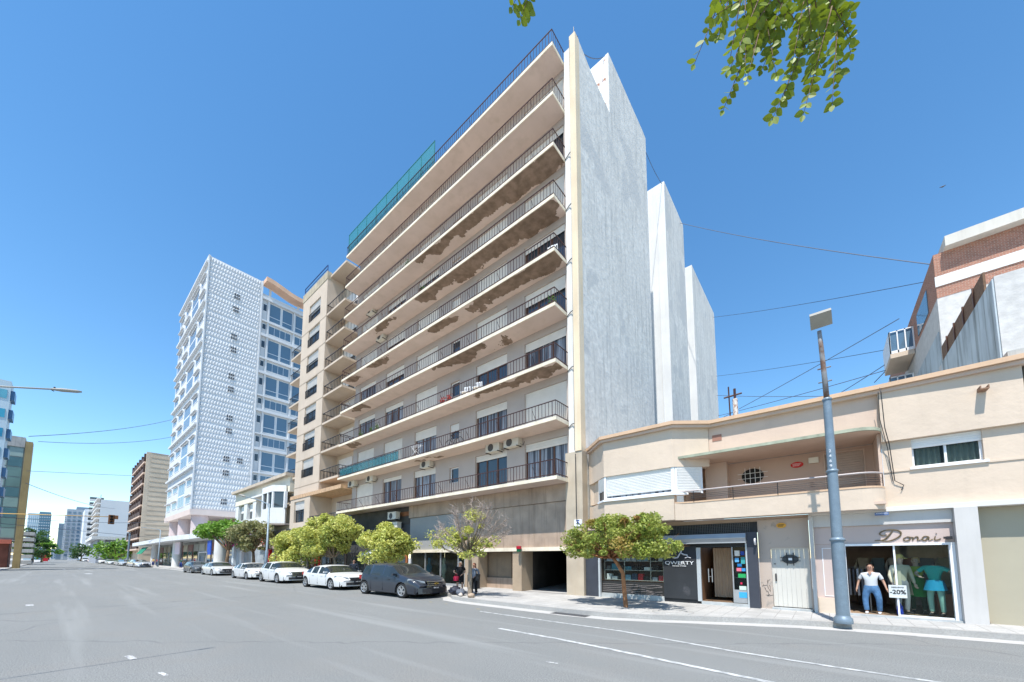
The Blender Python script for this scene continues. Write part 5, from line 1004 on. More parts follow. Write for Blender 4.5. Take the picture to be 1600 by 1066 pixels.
def tree(label, base, trunk, lobes, lm, size=.17, per=230, bark=None, tr=.1, seed=1, group='street trees along the kerb', bare=None, lm2=None, clump=.42):
    """trunk: list of points from the base up to the fork; lobes: (centre, radii, number of clumps)"""
    r = random.Random(seed); base = V(base); t = thing('street_tree', label, 'tree', base, group=group)
    bark = bark or BARK; tp = [base]+[V(p) for p in trunk]; b = MB(); n = len(tp)
    b.path([tp[0]-V((0, 0, .05))]+tp, [tr*1.5]+[tr*(1.2-.45*i/(n-1)) for i in range(n)], 10); fork = tp[-1]
    cr = MB(); cr2 = MB()
    for (c, rad, k) in lobes:
        pts = crown_pts(r, c, rad, k)
        for i, p in enumerate(pts):
            if i % 3 == 0:
                m = fork.lerp(p, .5)+V((r.uniform(-.15, .15), r.uniform(-.15, .15), -.12)); b.path([fork-V((0, 0, .1)), m, p], [tr*.5, tr*.28, tr*.1], 6)
                for q in range(3):
                    e = p+V((r.uniform(-.4, .4), r.uniform(-.4, .4), r.uniform(-.1, .4))); b.path([m.lerp(p, .6), e], [tr*.12, tr*.05], 4)
            s = clump*r.choice([.35, .5, .75, .9, 1.0, 1.2, 1.3]); tgt = cr2 if (lm2 and r.random() < .1) else cr
            leaves(tgt, r, p, (s, s, s*.72), int(per*r.uniform(.6, 1.3)), size)
    if bare:
        for (c, rad, k) in bare:
            tw = MB()
            for i in range(k):
                th = r.uniform(0, 2*math.pi); u = r.uniform(-.2, 1); kk = math.sqrt(1-u*u); e = V((c[0]+math.cos(th)*kk*rad[0], c[1]+math.sin(th)*kk*rad[1], c[2]+u*rad[2]))
                m = fork.lerp(e, .55)+V((r.uniform(-.1, .1), r.uniform(-.1, .1), 0)); b.path([fork, m, e], [tr*.3, tr*.16, .012], 5)
                for q in range(16):
                    a = m.lerp(e, r.uniform(.1, 1)); d = (e-m).normalized()+V((r.gauss(0, .55), r.gauss(0, .55), r.gauss(.1, .5))); f = a+d.normalized()*r.uniform(.2, .5); tw.path([a, f], [.009, .005], 3, False)
                    for w_ in range(2): g2 = a.lerp(f, r.uniform(.4, .9)); tw.path([g2, g2+V((r.gauss(0, .12), r.gauss(0, .12), r.uniform(.02, .22)))], [.006, .003], 3, False)
            tw.build('dry_twigs', TWIG, t)
    b.build('trunk', bark, t, True); cr.build('crown', lm, t)
    if cr2.f: cr2.build('crown', lm2, t)
    return t
# round green tree in front of the tech shop
B2 = atZ(978, 949, .15)
tree('round green tree with bent reddish trunk on the pavement by the tech shop', B2, [(B2.x-.05, B2.y, .8), (B2.x-.08, B2.y, 1.35), (B2.x-.28, B2.y-.1, 1.75), (B2.x-.5, B2.y, 2.0)],
     [((-5.95, 13.3, 2.8), (2.15, 1.5, .55), 60), ((-5.85, 13.1, 2.25), (2.35, 1.4, .3), 40), ((-7.6, 13.2, 2.3), (.5, .6, .3), 6), ((-5.4, 13.2, 3.3), (.9, .7, .12), 7)], LGR, .095, 190, mat('bark_red', (.28, .13, .06), .85, .35, 6, .4, 25), .07, 3, lm2=LOR, clump=.31)
# half bare tree beside the dark car
B1 = V((-12.55, 12.1, .15))
tree('half bare tree with yellow leaves and dry twigs in front of the stone wall', B1, [(B1.x+.02, B1.y, 1.2), (B1.x+.0, B1.y, 1.75), (B1.x-.03, B1.y, 2.05)],
     [((-14.3, 12.2, 2.75), (1.25, .7, .5), 15), ((-13.2, 12.1, 2.6), (.9, .6, .5), 11), ((-12.4, 12.1, 3.5), (.7, .5, .6), 9), ((-12.4, 12.0, 2.1), (.6, .4, .2), 5), ((-11.6, 12.1, 2.55), (.6, .4, .25), 5)], LG, .1, 95, BARKG, .085, 5,
     bare=[((-12.5, 12.1, 3.1), (2.1, 1.2, 1.35), 30)], clump=.34)
# yellow trees behind the cars
def ybase(x, Y=13.4): p = atY(x, 900, Y); return V((p.x, Y, .15))
b_ = ybase(606, 13.2); c_ = atY(603, 846, 13.2)
tree('small rounded golden tree behind the dark parked car', b_, [(b_.x, b_.y, 1.3), (b_.x-.1, b_.y, 1.85)], [((c_.x-.5, 13.2, c_.z+.05), (1.7, 1.2, 1.1), 34), ((c_.x+1.1, 13.2, c_.z-.2), (1.1, .9, .8), 18), ((c_.x, 13.2, c_.z-.9), (1.5, 1, .35), 10)], LG, .15, 250, BARKG, .09, 8, clump=.5)
b_ = ybase(523, 13.3); c_ = atY(515, 835, 13.3)
tree('broad golden tree behind the white saloon, the right and taller one of the joined pair', b_, [(b_.x, b_.y, 1.4), (b_.x-.2, b_.y, 2.0)], [((c_.x, 13.3, c_.z+.15), (2.8, 1.6, 1.35), 52), ((c_.x+1.8, 13.3, c_.z+.2), (1.7, 1.2, .9), 18), ((c_.x, 13.3, c_.z-1.2), (2.6, 1.2, .45), 16)], LG, .17, 250, BARKG, .1, 9, clump=.6)
b_ = ybase(480, 13.4); c_ = atY(468, 852, 13.4)
tree('broad golden tree behind the white crossover car, the left one of the joined pair', b_, [(b_.x, b_.y, 1.4), (b_.x-.2, b_.y, 1.9)], [((c_.x, 13.4, c_.z+.05), (3.4, 1.6, 1.3), 48), ((c_.x+2.4, 13.4, c_.z+.7), (2.2, 1.3, .9), 20), ((c_.x, 13.4, c_.z-1.1), (3.2, 1.2, .4), 16)], LG, .18, 250, BARKG, .1, 10, clump=.65)
b_ = ybase(395, 13.6); c_ = atY(392, 836, 13.6)
tree('olive brown tree in front of the magenta awning', b_, [(b_.x, b_.y, 1.5), (b_.x-.3, b_.y, 2.6)], [((c_.x, 13.6, c_.z+.1), (3.2, 2, 1.45), 44), ((c_.x+1.5, 13.6, c_.z-1.2), (1.6, 1.3, .5), 8)], LOL, .24, 130, BARK, .16, 12, clump=.75)
b_ = ybase(353, 13.8); c_ = atY(345, 830, 13.8)
tree('flat topped bright green tree before the white tower base', b_, [(b_.x, b_.y, 1.6), (b_.x+.4, b_.y, 2.9)], [((c_.x, 13.8, c_.z), (4.6, 2.4, 1.05), 58)], LBR, .3, 130, BARK, .2, 14, clump=.95)
for (x, y, X, rx, rz, lm, l, sd) in ((183, 861, -185, 7, 3.4, LBR, 'bright green tree beside the old grey house', 21), (128, 862, -330, 6, 5, LDK, 'dark green tree far down under the white balcony tower', 22), (53, 853, -230, 6, 6.5, LDK, 'tall dark green tree on the left pavement beyond the glass building', 23), (67, 860, -260, 6, 5, LBR, 'smaller sunlit tree right of the tall dark tree on the left', 24)):
    c_ = atX(x, y, X); tree(l, (c_.x, c_.y, .1), [(c_.x, c_.y, max(1.2, c_.z-rz*.6))], [((c_.x, c_.y, c_.z), (rx, rx*.8, rz), 34)], lm, .8, 60, BARK, .35, sd, clump=1.7)
# overhanging branches of a tree standing beside the camera
t = thing('overhanging_tree', 'tree beside the street whose leafy sprays hang into the top of the view', 'tree', (3.6, .2, 0))
r = random.Random(77); OB = MB(); LF = MB(); LM = leafmat('spray_leaf', (.26, .34, .02), (.15, .21, .015), 3.0)
OB.path([(3.6, .2, 0), (3.55, .25, 2), (3.4, .3, 3.6), (2.9, .6, 5.0)], [.16, .13, .11, .08], 12)
def P(x, y, d): q = ray(x, y); return CP+q*d      # a point d metres in front of the lens
def leaflet(p, a, e, s):
    n = a.cross(e).normalized()*s*.07; L = [(0, 0), (.22, .26), (.5, .33), (.8, .2), (1.0, 0)]
    mid = [p+a*s*u for u, v in L]
    for k in range(4):
        u0, v0 = L[k]; u1, v1 = L[k+1]
        for sg in (1, -1):
            q = [p+a*s*u0, p+a*s*u1, p+a*s*u1+e*s*v1*sg+n*(v1*2), p+a*s*u0+e*s*v0*sg+n*(v0*2)]
            if v0 == 0: q = [q[0], q[1], q[2]]
            elif v1 == 0: q = [q[0], q[1], q[3]]
            LF.poly(q if sg > 0 else q[::-1])
def spray(p0, p1, n, s, sag=.04):
    ax = (p1-p0); L = ax.length; d = ax.normalized(); pts = [p0.lerp(p1, i/8)+V((0, 0, -sag*math.sin(math.pi*i/8)*.0)) for i in range(9)]
    OB.path(pts, [.0035-.0003*i for i in range(9)], 4)
    view = (p0-CP).normalized(); side = d.cross(view).normalized()
    for i in range(n):
        p = p0.lerp(p1, (i+.6)/n)
        for sg in (-1, 1):
            if r.random() < .08: continue
            a = (side*sg*.9+d*r.uniform(.15, .6)+V((r.gauss(0, .18), r.gauss(0, .18), -.25+r.gauss(0, .15)))).normalized(); nn = (view+V((r.gauss(0, .5), r.gauss(0, .5), r.gauss(0, .5)))).normalized(); e = a.cross(nn).normalized(); leaflet(p, a, e, s*r.uniform(.8, 1.5))
    leaflet(p1, d, side, s)
D0 = 1.75; r2 = random.Random(5)
main = [P(1290, -160, D0+.1), P(1250, -70, D0), P(1215, -20, D0), P(1190, 10, D0)]
OB.path([(2.9, .6, 5.0), main[0]+V((.3, -.1, .35)), *main], [.05, .03, .018, .012, .009, .006], 7)
for (x0, y0, x1, y1, n, dd) in ((1150, -60, 1085, 100, 8, 0), (1190, -20, 1108, 30, 6, .05), (1185, 0, 1140, 110, 8, 0), (1195, 10, 1130, 172, 11, .03), (1225, -30, 1165, 60, 7, -.05), (1215, 0, 1205, 95, 7, .02), (1250, -30, 1190, 110, 8, .08),
        (1260, -20, 1240, 90, 9, -.02), (1270, 0, 1225, 150, 9, .04), (1280, 20, 1206, 188, 10, 0), (1290, 0, 1262, 140, 9, .05), (1300, 10, 1255, 180, 10, -.04), (1310, 20, 1300, 165, 9, .02), (1290, -10, 1330, 60, 6, 0), (1300, -20, 1310, 120, 7, .06), (1270, -40, 1330, 20, 6, .05), (1180, -40, 1250, 40, 8, -.03), (1230, -60, 1300, 30, 9, .1), (1150, -40, 1120, 60, 7, .1),
        (845, -90, 800, 12, 6, 0), (850, -70, 812, 32, 6, .04), (830, -60, 826, 22, 5, -.03), (1240, 20, 1180, 70, 7, .12), (1255, 40, 1285, 110, 7, .1)):
    spray(P(x0, y0, D0+dd), P(x1, y1, D0+dd+r.uniform(-.06, .06)), int(n*1.35), .034)
for i in range(16):
    xa = r2.uniform(1160, 1310); spray(P(xa, r2.uniform(-60, 0), D0+r2.uniform(-.1, .15)), P(xa+r2.uniform(-45, 25), r2.uniform(30, 130), D0+r2.uniform(-.1, .15)), 9, .03)
OB.path([main[0], P(1000, -190, D0), P(850, -80, D0)], [.02, .012, .006], 6)
OB.build('trunk', BARK, t, True); LF.build('leaves', LM, t)
# ================================================================== STREET LIGHTS, SIGNALS, WIRES
def lamp_near():
    p = atZ(1318, 974, .15); x, y = p.x, p.y
    t = thing('street_lamp', 'tall grey steel street lamp before the clothing shop with square head', 'street lamp', (x, y, .15), group='street lamps of the avenue')
    b = MB(); b.lathe((x, y, .15), [(.2, 0), (.21, .04), (.2, .14), (.16, .18), (.15, .22)], 24); b.build('base_collar', GALV, t, True)
    b = MB(); b.lathe((x, y, .15), [(.148, .2), (.145, 2.0), (.143, 2.22)], 24); b.build('lower_pole', GALV, t, True)
    b = MB(); b.lathe((x, y, .15), [(.143, 2.2), (.17, 2.22), (.17, 2.27), (.12, 2.31)], 24); b.lathe((x, y, .15), [(.115, 4.12), (.137, 4.14), (.137, 4.18), (.1, 4.21)], 24); b.lathe((x, y, .15), [(.1, 6.18), (.115, 6.2), (.11, 6.24), (.07, 6.27)], 24); b.build('joint_ring', GALV, t, True)
    b = MB(); b.lathe((x, y, .15), [(.122, 2.3), (.116, 4.15)], 24); b.build('middle_pole', GALV, t, True)
    b = MB(); b.lathe((x, y, .15), [(.105, 4.2), (.095, 6.2)], 24); b.build('upper_pole', GALV, t, True)
    top = atY(1280, 517, y-.15); b = MB(); b.path([(x, y, 6.3), (x-.02, y, 7.2), (x-.04, y-.02, 7.9), tuple(top)], [.07, .062, .058, .05], 12)
    for z in (6.9, 7.3): b.path([(x-.16, y, z), (x+.14, y, z)], .02, 5)
    b.build('top_pole', mat('rust_grey', (.25, .25, .25), .6, .2, 3, spot=((.16, .09, .06), .45, .6, 2.5)), t, True)
    # lamp head tilted so that its lens faces the road
    A = [atY(1267, 517, y-.1), atY(1301, 506, y-.1), atY(1299, 484, y-.42), atY(1265, 495, y-.42)]; n = (A[1]-A[0]).cross(A[3]-A[0]).normalized()
    if n.z > 0: n = -n
    b = MB(); b.prism([a-n*.14 for a in A], n*.14); b.build('lamp_head', flat('lamp_head_grey', (150, 147, 138), .5), t)
    c = sum(A, V((0, 0, 0)))/4; b = MB(); b.prism([c+(a-c)*.76+n*.004+V((0, 0, .05)) for a in A], n*.02); b.build('lamp_lens', flat('lens_grey', (150, 158, 165), .15), t)
    for i, ch in enumerate('2469'): text('number', ch, .11, WHITEF, (x-.02, y-.118, 4.86-.14*i), UX, Z3, t, .004)
lamp_near()
def lamp_arm(label, px, py0, py1, Y, ax, ay, grp='street lamps of the avenue', dark=None):
    top = atY(px, py1, Y); x = top.x; t = thing('street_lamp', label, 'street lamp', (x, Y, .15), group=grp); m = GALV; hd = atY(ax, ay, Y-1.2)
    b = MB(); b.path([(x, Y, .15), (x, Y, 2.6), (x, Y, 2.65), (x, Y, top.z)], [.14, .13, .09, .07], 12); b.build('pole', m, t, True)
    b = MB(); e = V((x, Y, top.z-.1)); b.path([e-V((0, 0, .35)), e+V((-.3, -.1, .1)), e.lerp(hd, .4)+V((0, 0, .1)), hd], [.05, .05, .045, .04], 8); b.build('arm', m, t, True)
    b = MB(); d = (hd-e).normalized(); b.path([hd-d*.1, hd+d*.3, hd+d*.9], [.05, .12, .07], 8); b.build('lamp_head', flat('lamp_head_grey', (150, 147, 138), .5), t, True)
lamp_arm('grey street lamp with curved arm between the olive and the golden tree', 421, 885, 787, 12.9, 383, 776)
lamp_arm('grey street lamp with curved arm in front of the white canopy corner', 251, 880, 828, 12.9, 222, 824)
b = MB(); p = atY(199, 880, 13); b.path([(p.x, 13, .1), (p.x, 13, 9)], .22, 8); single('utility_pole', b, GALV, 'plain grey pole with yellow top beside the bright green far tree', 'pole')
# lamp arm reaching in from the left
X = -9.5; a0 = atX(-70, 600, X); a1 = atX(0, 604, X); a2 = atX(85, 608.5, X); a3 = atX(128, 612.5, X); Y0 = a0.y-2.2
t = thing('street_lamp', 'street lamp arm with slim head reaching in from the left edge', 'street lamp', (X, Y0, 0), group='street lamps of the avenue')
b = MB(); b.path([(X, Y0, 0), (X, Y0, a0.z-.35)], [.09, .06], 12); b.build('pole', GALV, t, True)
b = MB(); b.path([(X, Y0, a0.z-.4), (X, Y0+.3, a0.z-.1), tuple(a0), tuple(a1), tuple(a2)], .013, 8); b.build('arm', mat('arm_grey', (.35, .34, .31), .6), t, True)
b = MB(); L_ = (a3-a2); b.path([a2-L_*.12, a2, a2+L_*.25, a2+L_*.8, a3], [.016, .02, .03, .026, .012], 10); b.build('lamp_head', flat('lamp_head_grey', (150, 147, 138), .5), t, True)
b = MB(); b.lathe(tuple(a2+V((0, 0, .02))), [(.0, 0), (.014, 0), (.01, .02), (0, .02)], 8); b.path([a2+V((0, -.03, -.02)), a2+V((0, 0, -.035))], .006, 5); b.build('sensor', BLKIRON, t)
# traffic signal on a mast arm
X = -90.; s0 = atX(174, 812, X); s1 = atX(100, 812, X); t = thing('traffic_light', 'orange mast arm traffic light spanning the avenue', 'traffic light', (X, s1.y-6, 0))
om = flat('signal_orange', (200, 160, 90), .6); b = MB(); b.path([(X, s1.y-6.5, 0), (X, s1.y-6.5, s0.z+.2)], .12, 8); b.path([(X, s1.y-6.5, s0.z), (X, s0.y, s0.z+.45)], .055, 8); b.build('mast', om, t, True)
f = MB().box(X-.3, s0.y-.35, s0.z-.75, X+.3, s0.y+.35, s0.z+.75).box(X-.1, s0.y+.3, s0.z+.1, X+.3, s0.y+.75, s0.z+.7).build('signal_box', flat('signal_brown', (120, 80, 50), .6), t)
for i in range(3): b = MB(); b.lathe((X+.31, s0.y, s0.z+.48-.48*i), [(0, 0), (.2, 0), (.2, .12)], 10, 'x'); b.build('lens', DARK, f)
wires = [((48, 682, -60), (265, 657, -100), 'rising'), ((60, 690, -70), (268, 683, -100), 'nearly level'), ((40, 737, -110), (212, 743, -160), 'lower'), ((52, 760, -110), (150, 785, -160), 'lowest'),
         ((921, 83, None), (946, 88, None), 'short roof'), ((1002, 222, None), (1034, 284, None), 'steep'), ]
def wire(a, b_, label, sag=.01, rad=.02, n=14):
    L = (b_-a).length; m = MB(); m.path([a.lerp(b_, i/n)-V((0, 0, sag*L*4*(i/n)*(1-i/n))) for i in range(n+1)], rad, 4); single('overhead_wire', m, mat('wire_grey', (.08, .10, .14), .6), label, 'wire', 'overhead wires')
wire(atX(45, 682, -60), atX(268, 656, -96), 'overhead wire left of the white tower, topmost and rising to the right', .012, .035)
wire(atX(60, 690, -70), atX(268, 683, -96), 'overhead wire left of the white tower, second from the top', .02, .035)
wire(atX(42, 736, -110), atX(215, 744, -152), 'overhead wire left of the tan block, just above its upper balconies', .0, .05)
wire(atX(40, 755, -110), atX(180, 795, -200), 'thin sloping overhead wire above the far white blocks', .01, .05)
wire(atX(0, 808, -60), atX(262, 815, -95), 'lowest overhead wire crossing the avenue by the traffic light', .01, .03); wire(atX(0, 818, -60), atX(258, 842, -92), 'sagging overhead wire below the traffic light arm', .0, .03)
wire(V((-9.0, 16.2, 29.8)), V((-9.0, 19.8, 33.2)), 'short dark cable between the two roof corners of the tall block', .08, .02); wire(V((-8.9, 26.2, 33.0)), V((-8.9, 30.6, 33.4)), 'short steep cable between the tall block and its rear block', .06, .02)
wire(atX(1060, 348, -8.9), atY(1460, 414, 24), 'overhead wire sagging from the rear block to the brick building, topmost', .01, .02)
for (x0, y0, x1, y1, Ya, Yb, l) in ((1113, 496, 1448, 440, 48, 28, 'overhead wire rising to the right, second from the top'), (1118, 588, 1410, 542, 48, 30, 'overhead wire rising to the right, third from the top'), (1125, 655, 1405, 498, 40, 30, 'steep overhead wire crossing behind the near lamp post'), (1122, 650, 1410, 571, 40, 30, 'overhead wire low behind the near lamp post'), (1310, 616, 1404, 556, 34, 30, 'short wire descending to the cream cornice right of the lamp post'), (1366, 598, 1402, 560, 32, 30, 'shortest wire beside the glazed balcony above the cornice'), (1120, 618, 1300, 619, 40, 32, 'level overhead wire just above the cream cornice')):
    wire(atY(x0, y0, Ya), atY(x1, y1, Yb), l, .006, .022)
b = MB(); p = atY(1473, 292, 30); b.path([p+V((-.12, 0, .04)), p, p+V((.12, 0, .03))], [.01, .04, .01], 5); single('bird', b, BLKIRON, 'tiny dark bird flying in the sky above the brick building', 'bird')
# ================================================================== PARKED CARS
RUB = mat('tyre_rubber', (.02, .02, .02), .8, .15, 5); RIM = mat('alloy_rim', (.48, .49, .50), .3, .08, 4, metal=.6); CG = mat('car_glass', (.02, .025, .026), .05, .1, 3, spec=.6)
CHR = mat('chrome', (.6, .6, .62), .15, .03, 2, metal=.9); BPL = mat('black_plastic', (.025, .025, .027), .5, .1, 4); HLM = glassy('headlamp', (.20, .22, .23), .1); TLM = mat('tail_lamp', (.35, .02, .02), .2)
def paint(name, col): return mat(name, col, .35, .03, .5, coat=.6, spec=.4)
SX = 1.24                                     # the photograph's wide lens draws every parked car this long
def interp(tab, t):
    for (a, va), (b, vb) in zip(tab, tab[1:]):
        if t <= b: k = (t-a)/(b-a) if b > a else 0; k = k*k*(3-2*k)*.35+k*.65; return va+(vb-va)*k
    return tab[-1][1]
PROF = {
 'mpv': dict(L=4.36, Wd=1.78, top=[(0, .62), (.012, .95), (.03, 1.25), (.09, 1.57), (.2, 1.64), (.42, 1.655), (.55, 1.58), (.74, 1.13), (.86, 1.02), (.95, .86), (1, .62)], belt=[(0, .6), (.02, .95), (.08, 1.08), (.5, .99), (.76, .98), (.86, .95), (.96, .78), (1, .58)], gl=(.10, .70), ws=(.555, .735), rg=(.016, .075), wr=.35, ax=(.145, .775), pil=(.25, .46)),
 'sedan': dict(L=4.62, Wd=1.78, top=[(0, .62), (.01, .92), (.03, 1.04), (.10, 1.09), (.29, 1.40), (.40, 1.465), (.52, 1.455), (.58, 1.39), (.745, 1.03), (.86, .94), (.95, .80), (1, .60)], belt=[(0, .6), (.03, .96), (.2, .97), (.5, .93), (.75, .92), (.86, .88), (.96, .73), (1, .56)], gl=(.165, .70), ws=(.565, .745), rg=(.105, .275), wr=.335, ax=(.155, .785), pil=(.30, .47)),
 'suv': dict(L=4.5, Wd=1.84, top=[(0, .65), (.012, 1.0), (.04, 1.15), (.13, 1.5), (.25, 1.6), (.42, 1.63), (.54, 1.57), (.74, 1.15), (.86, 1.06), (.95, .92), (1, .68)], belt=[(0, .62), (.03, 1.02), (.2, 1.10), (.5, 1.04), (.76, 1.02), (.86, .99), (.96, .85), (1, .62)], gl=(.14, .70), ws=(.55, .735), rg=(.05, .12), wr=.365, ax=(.15, .78), pil=(.24, .47)),
 'hatch': dict(L=4.1, Wd=1.74, top=[(0, .6), (.012, .95), (.04, 1.1), (.12, 1.38), (.22, 1.47), (.42, 1.49), (.54, 1.43), (.74, 1.03), (.86, .94), (.95, .80), (1, .58)], belt=[(0, .58), (.03, .96), (.2, 1.0), (.5, .94), (.75, .92), (.86, .88), (.96, .73), (1, .55)], gl=(.13, .70), ws=(.55, .735), rg=(.045, .115), wr=.325, ax=(.15, .78), pil=(.25, .46)),
 'van': dict(L=4.9, Wd=1.9, top=[(0, .7), (.01, 1.6), (.03, 1.85), (.1, 1.92), (.6, 1.92), (.70, 1.85), (.86, 1.2), (.94, 1.05), (1, .65)], belt=[(0, .65), (.02, 1.15), (.5, 1.12), (.84, 1.1), (.94, .98), (1, .6)], gl=(.5, .82), ws=(.71, .86), rg=(.012, .028), wr=.34, ax=(.17, .82), pil=(.64,)),
}
def car(name, label, kind, rear_x, y0, m, grp='cars parked along the kerb', sy=1.2, sx=SX, plate=True, grille='bar', detail=True):
    p = PROF[kind]; L, Wd = p['L'], p['Wd']; hw = Wd/2; wr = p['wr']; Ra = wr+.05; z_ax = wr
    t = thing(name, label, 'car', (rear_x+L*sx/2, y0+hw*sy, 0), 0, grp, local=True)
    X = lambda u: (u*L-L/2)*sx; Yf = lambda y: y*sy
    axs = [a*L for a in p['ax']]; us = sorted({i/64 for i in range(65)} | {(a+Ra*math.cos(q))/L for a in axs for q in [math.pi*k/10 for k in range(11)]}); sill = .22
    def cols(u):
        x = u*L; tp = interp(p['top'], u); bl = min(interp(p['belt'], u), tp-.02); zb = sill+(.1 if u < .03 or u > .97 else 0)
        for a in axs:
            d = abs(x-a)
            if d < Ra: zb = max(zb, z_ax+math.sqrt(max(0, Ra*Ra-d*d)))
        e = max(0, (abs(2*u-1)-.78)/.22); tp_ = 1-.20*e*e; e2 = 1-.05*max(0, (abs(2*u-1)-.5)/.5)
        c = min(1, max(0, (tp-bl)/.42)); w = hw*tp_*e2; fl = .03*sum(max(0, 1-(abs(x-a)/(Ra*1.25))**2) for a in axs)
        z1 = max(.42, zb+.03); z2 = max(bl-.17, z1+.03); z2 = min(z2, bl-.02) if bl-.02 > z1 else z1+.01; bl = max(bl, z2+.01); tp = max(tp, bl+.01)
        return [(w*.965+fl, zb), (w*.99+fl, z1), (w*1.0+fl*.4, z2), (w*.965, bl), (w*(.93*(1-c)+.79*c), bl+(tp-bl)*(.5*(1-c)+.80*c)), (w*(.80*(1-c)+.70*c), tp-.035*c-.012), (w*.38, tp-.004), (0, tp)]
    bx = lambda u, y: (-max(0, (u-.72)/.28)**2*.24+max(0, (.16-u)/.16)**2*.14)*(y/hw)**2*sx*(1 if u > .5 else 1)
    G = [[(X(u)+bx(u, y), Yf(y), z) for y, z in cols(u)] for u in us]; body, glass_s, glass_f, glass_r = MB(), MB(), MB(), MB()
    for i in range(len(us)-1):
        um = (us[i]+us[i+1])/2
        for j in range(7):
            for sg in (-1, 1):
                q = [G[i][j], G[i+1][j], G[i+1][j+1], G[i][j+1]]; q = [(a, b*sg, c) for a, b, c in q]
                if sg > 0: q = q[::-1]
                tg = body
                if j == 3 and p['gl'][0] < um < p['gl'][1] and not any(abs(um-k) < .012 for k in p['pil']) and G[i][4][2]-G[i][3][2] > .08: tg = glass_s
                elif j >= 4 and p['ws'][0] < um < p['ws'][1]: tg = glass_f
                elif j >= 4 and p['rg'][0] < um < p['rg'][1]: tg = glass_r
                
                tg.poly(q)
    for k, rev in ((0, False), (-1, True)):
        c = G[k]; ring = [(a, -b, z) for a, b, z in c]+[(a, b, z) for a, b, z in c[::-1][1:]]; body.poly(ring if not rev else ring[::-1])
    def weld(mb):
        seen = {}; idx = []; nv = []
        for v in mb.v:
            k = (round(v.x, 4), round(v.y, 4), round(v.z, 4))
            if k not in seen: seen[k] = len(nv); nv.append(v)
            idx.append(seen[k])
        fs = [tuple(idx[i] for i in f) for f in mb.f]; mb.v = nv; mb.f = [tuple(dict.fromkeys(f)) for f in fs]; keep = [i for i, f in enumerate(mb.f) if len(f) > 2]; mb.m = [mb.m[i] for i in keep]; mb.f = [mb.f[i] for i in keep]; return mb
    bo = weld(body).build('body', m, t, True)
    bo.modifiers.new('edges', 'EDGE_SPLIT').split_angle = math.radians(40)
    weld(glass_s).build('side_window', CG, t, True); weld(glass_f).build('windscreen', CG, t, True); weld(glass_r).build('rear_window', CG, t, True); MB().box(X(.2), Yf(-hw*.945), .19, X(.72), Yf(hw*.945), .27).build('sill', BPL, t)
    b = MB(); b.box(X(.06), Yf(-hw*.86), .2, X(.94), Yf(hw*.86), .5); b.build('underbody_light_block', BPL, t)  # dark box added inside the shell to block light
    for a in axs:
        for sg in (-1, 1):
            cx = (a-L/2)*sx; cy = Yf(sg*(hw-.11)); s = MB(); o = .115*sg; n = 28
            prof = [(wr*.62, o*.8), (wr*.70, o), (wr*.93, o*1.0), (wr, o*.75), (wr, -o), (wr*.6, -o)]; s.lathe((cx, cy, z_ax), prof, n, 'y')
            for v in s.v: v.x = cx+(v.x-cx)*sx
            w_ = s.build('wheel', RUB, t, True)
            if not detail: MB().obox((cx-.2*sx, cy+o*.7, z_ax-.2), (.4*sx, 0, 0), (0, .01*sg, 0), (0, 0, .4)).build('rim', RIM, w_); continue
            d = MB(); d.lathe((cx, cy, z_ax), [(0, o*.45), (wr*.66, o*.45)], n, 'y')
            for v in d.v: v.x = cx+(v.x-cx)*sx
            if sg > 0: d.f = [f[::-1] for f in d.f]
            d.build('brake_disc', BPL, w_); r_ = MB(); r_.lathe((cx, cy, z_ax), [(wr*.60, o*.7), (wr*.69, o*1.03), (wr*.64, o*1.05), (wr*.60, o*.95)], n, 'y'); r_.lathe((cx, cy, z_ax), [(0, o*.98), (wr*.16, o*.95), (wr*.17, o*.5)], 14, 'y')
            for k in range(10):
                q = 2*math.pi*k/10+(.12 if k % 2 else -.12); dr = V((math.cos(q), 0, math.sin(q))); tn = V((-dr.z, 0, dr.x)); c0 = V((cx, cy+o*.82, z_ax))
                r_.obox(c0+dr*wr*.13-tn*.017, dr*wr*.5, tn*.034, V((0, o*.16, 0)))
            for v in r_.v: v.x = cx+(v.x-cx)*sx
            r_.build('rim', RIM, w_)
    # front: bumper intake, grille, headlamps, plate
    xf = X(1.0); zt = interp(p['top'], 1.0); g0 = .6*hw
    def bow(y0_, y1_, z0_, z1_, d, mb, curve=.24, n=10):
        for i in range(n):
            ya, yb = y0_+(y1_-y0_)*i/n, y0_+(y1_-y0_)*(i+1)/n; f = lambda y: xf+d-curve*(y/hw)**2*sx
            mb.poly([(f(ya), Yf(ya), z0_), (f(yb), Yf(yb), z0_), (f(yb)-.02, Yf(yb), z1_), (f(ya)-.02, Yf(ya), z1_)]); mb.poly([(f(ya)-.02, Yf(ya), z1_), (f(yb)-.02, Yf(yb), z1_), (f(yb)-.25, Yf(yb), z1_+.0), (f(ya)-.25, Yf(ya), z1_)]); mb.poly([(f(ya)-.25, Yf(ya), z0_), (f(yb)-.25, Yf(yb), z0_), (f(yb), Yf(yb), z0_), (f(ya), Yf(ya), z0_)])
        return mb
    bow(-.8*hw, .8*hw, .24, .50, .035, MB()).build('bumper', m, t)
    bow(-.62*hw, .62*hw, .30, .47, .058, MB()).build('lower_intake', BPL, t)
    gr = bow(-.42*hw, .42*hw, .56, zt+.14, .03, MB()).build('grille', BPL, t); gb = MB()
    zs = (.60, .68, .76) if grille != 'bar' else (.74,)
    for z in zs:
        if z < zt+.14: bow(-.42*hw, .42*hw, z, z+.022, .045, gb)
    if grille == 'chrome': bow(-.45*hw, .45*hw, .535, .56, .05, gb); bow(-.45*hw, .45*hw, zt+.155, zt+.18, .04, gb)
    gb.build('chrome_bar', CHR, gr)
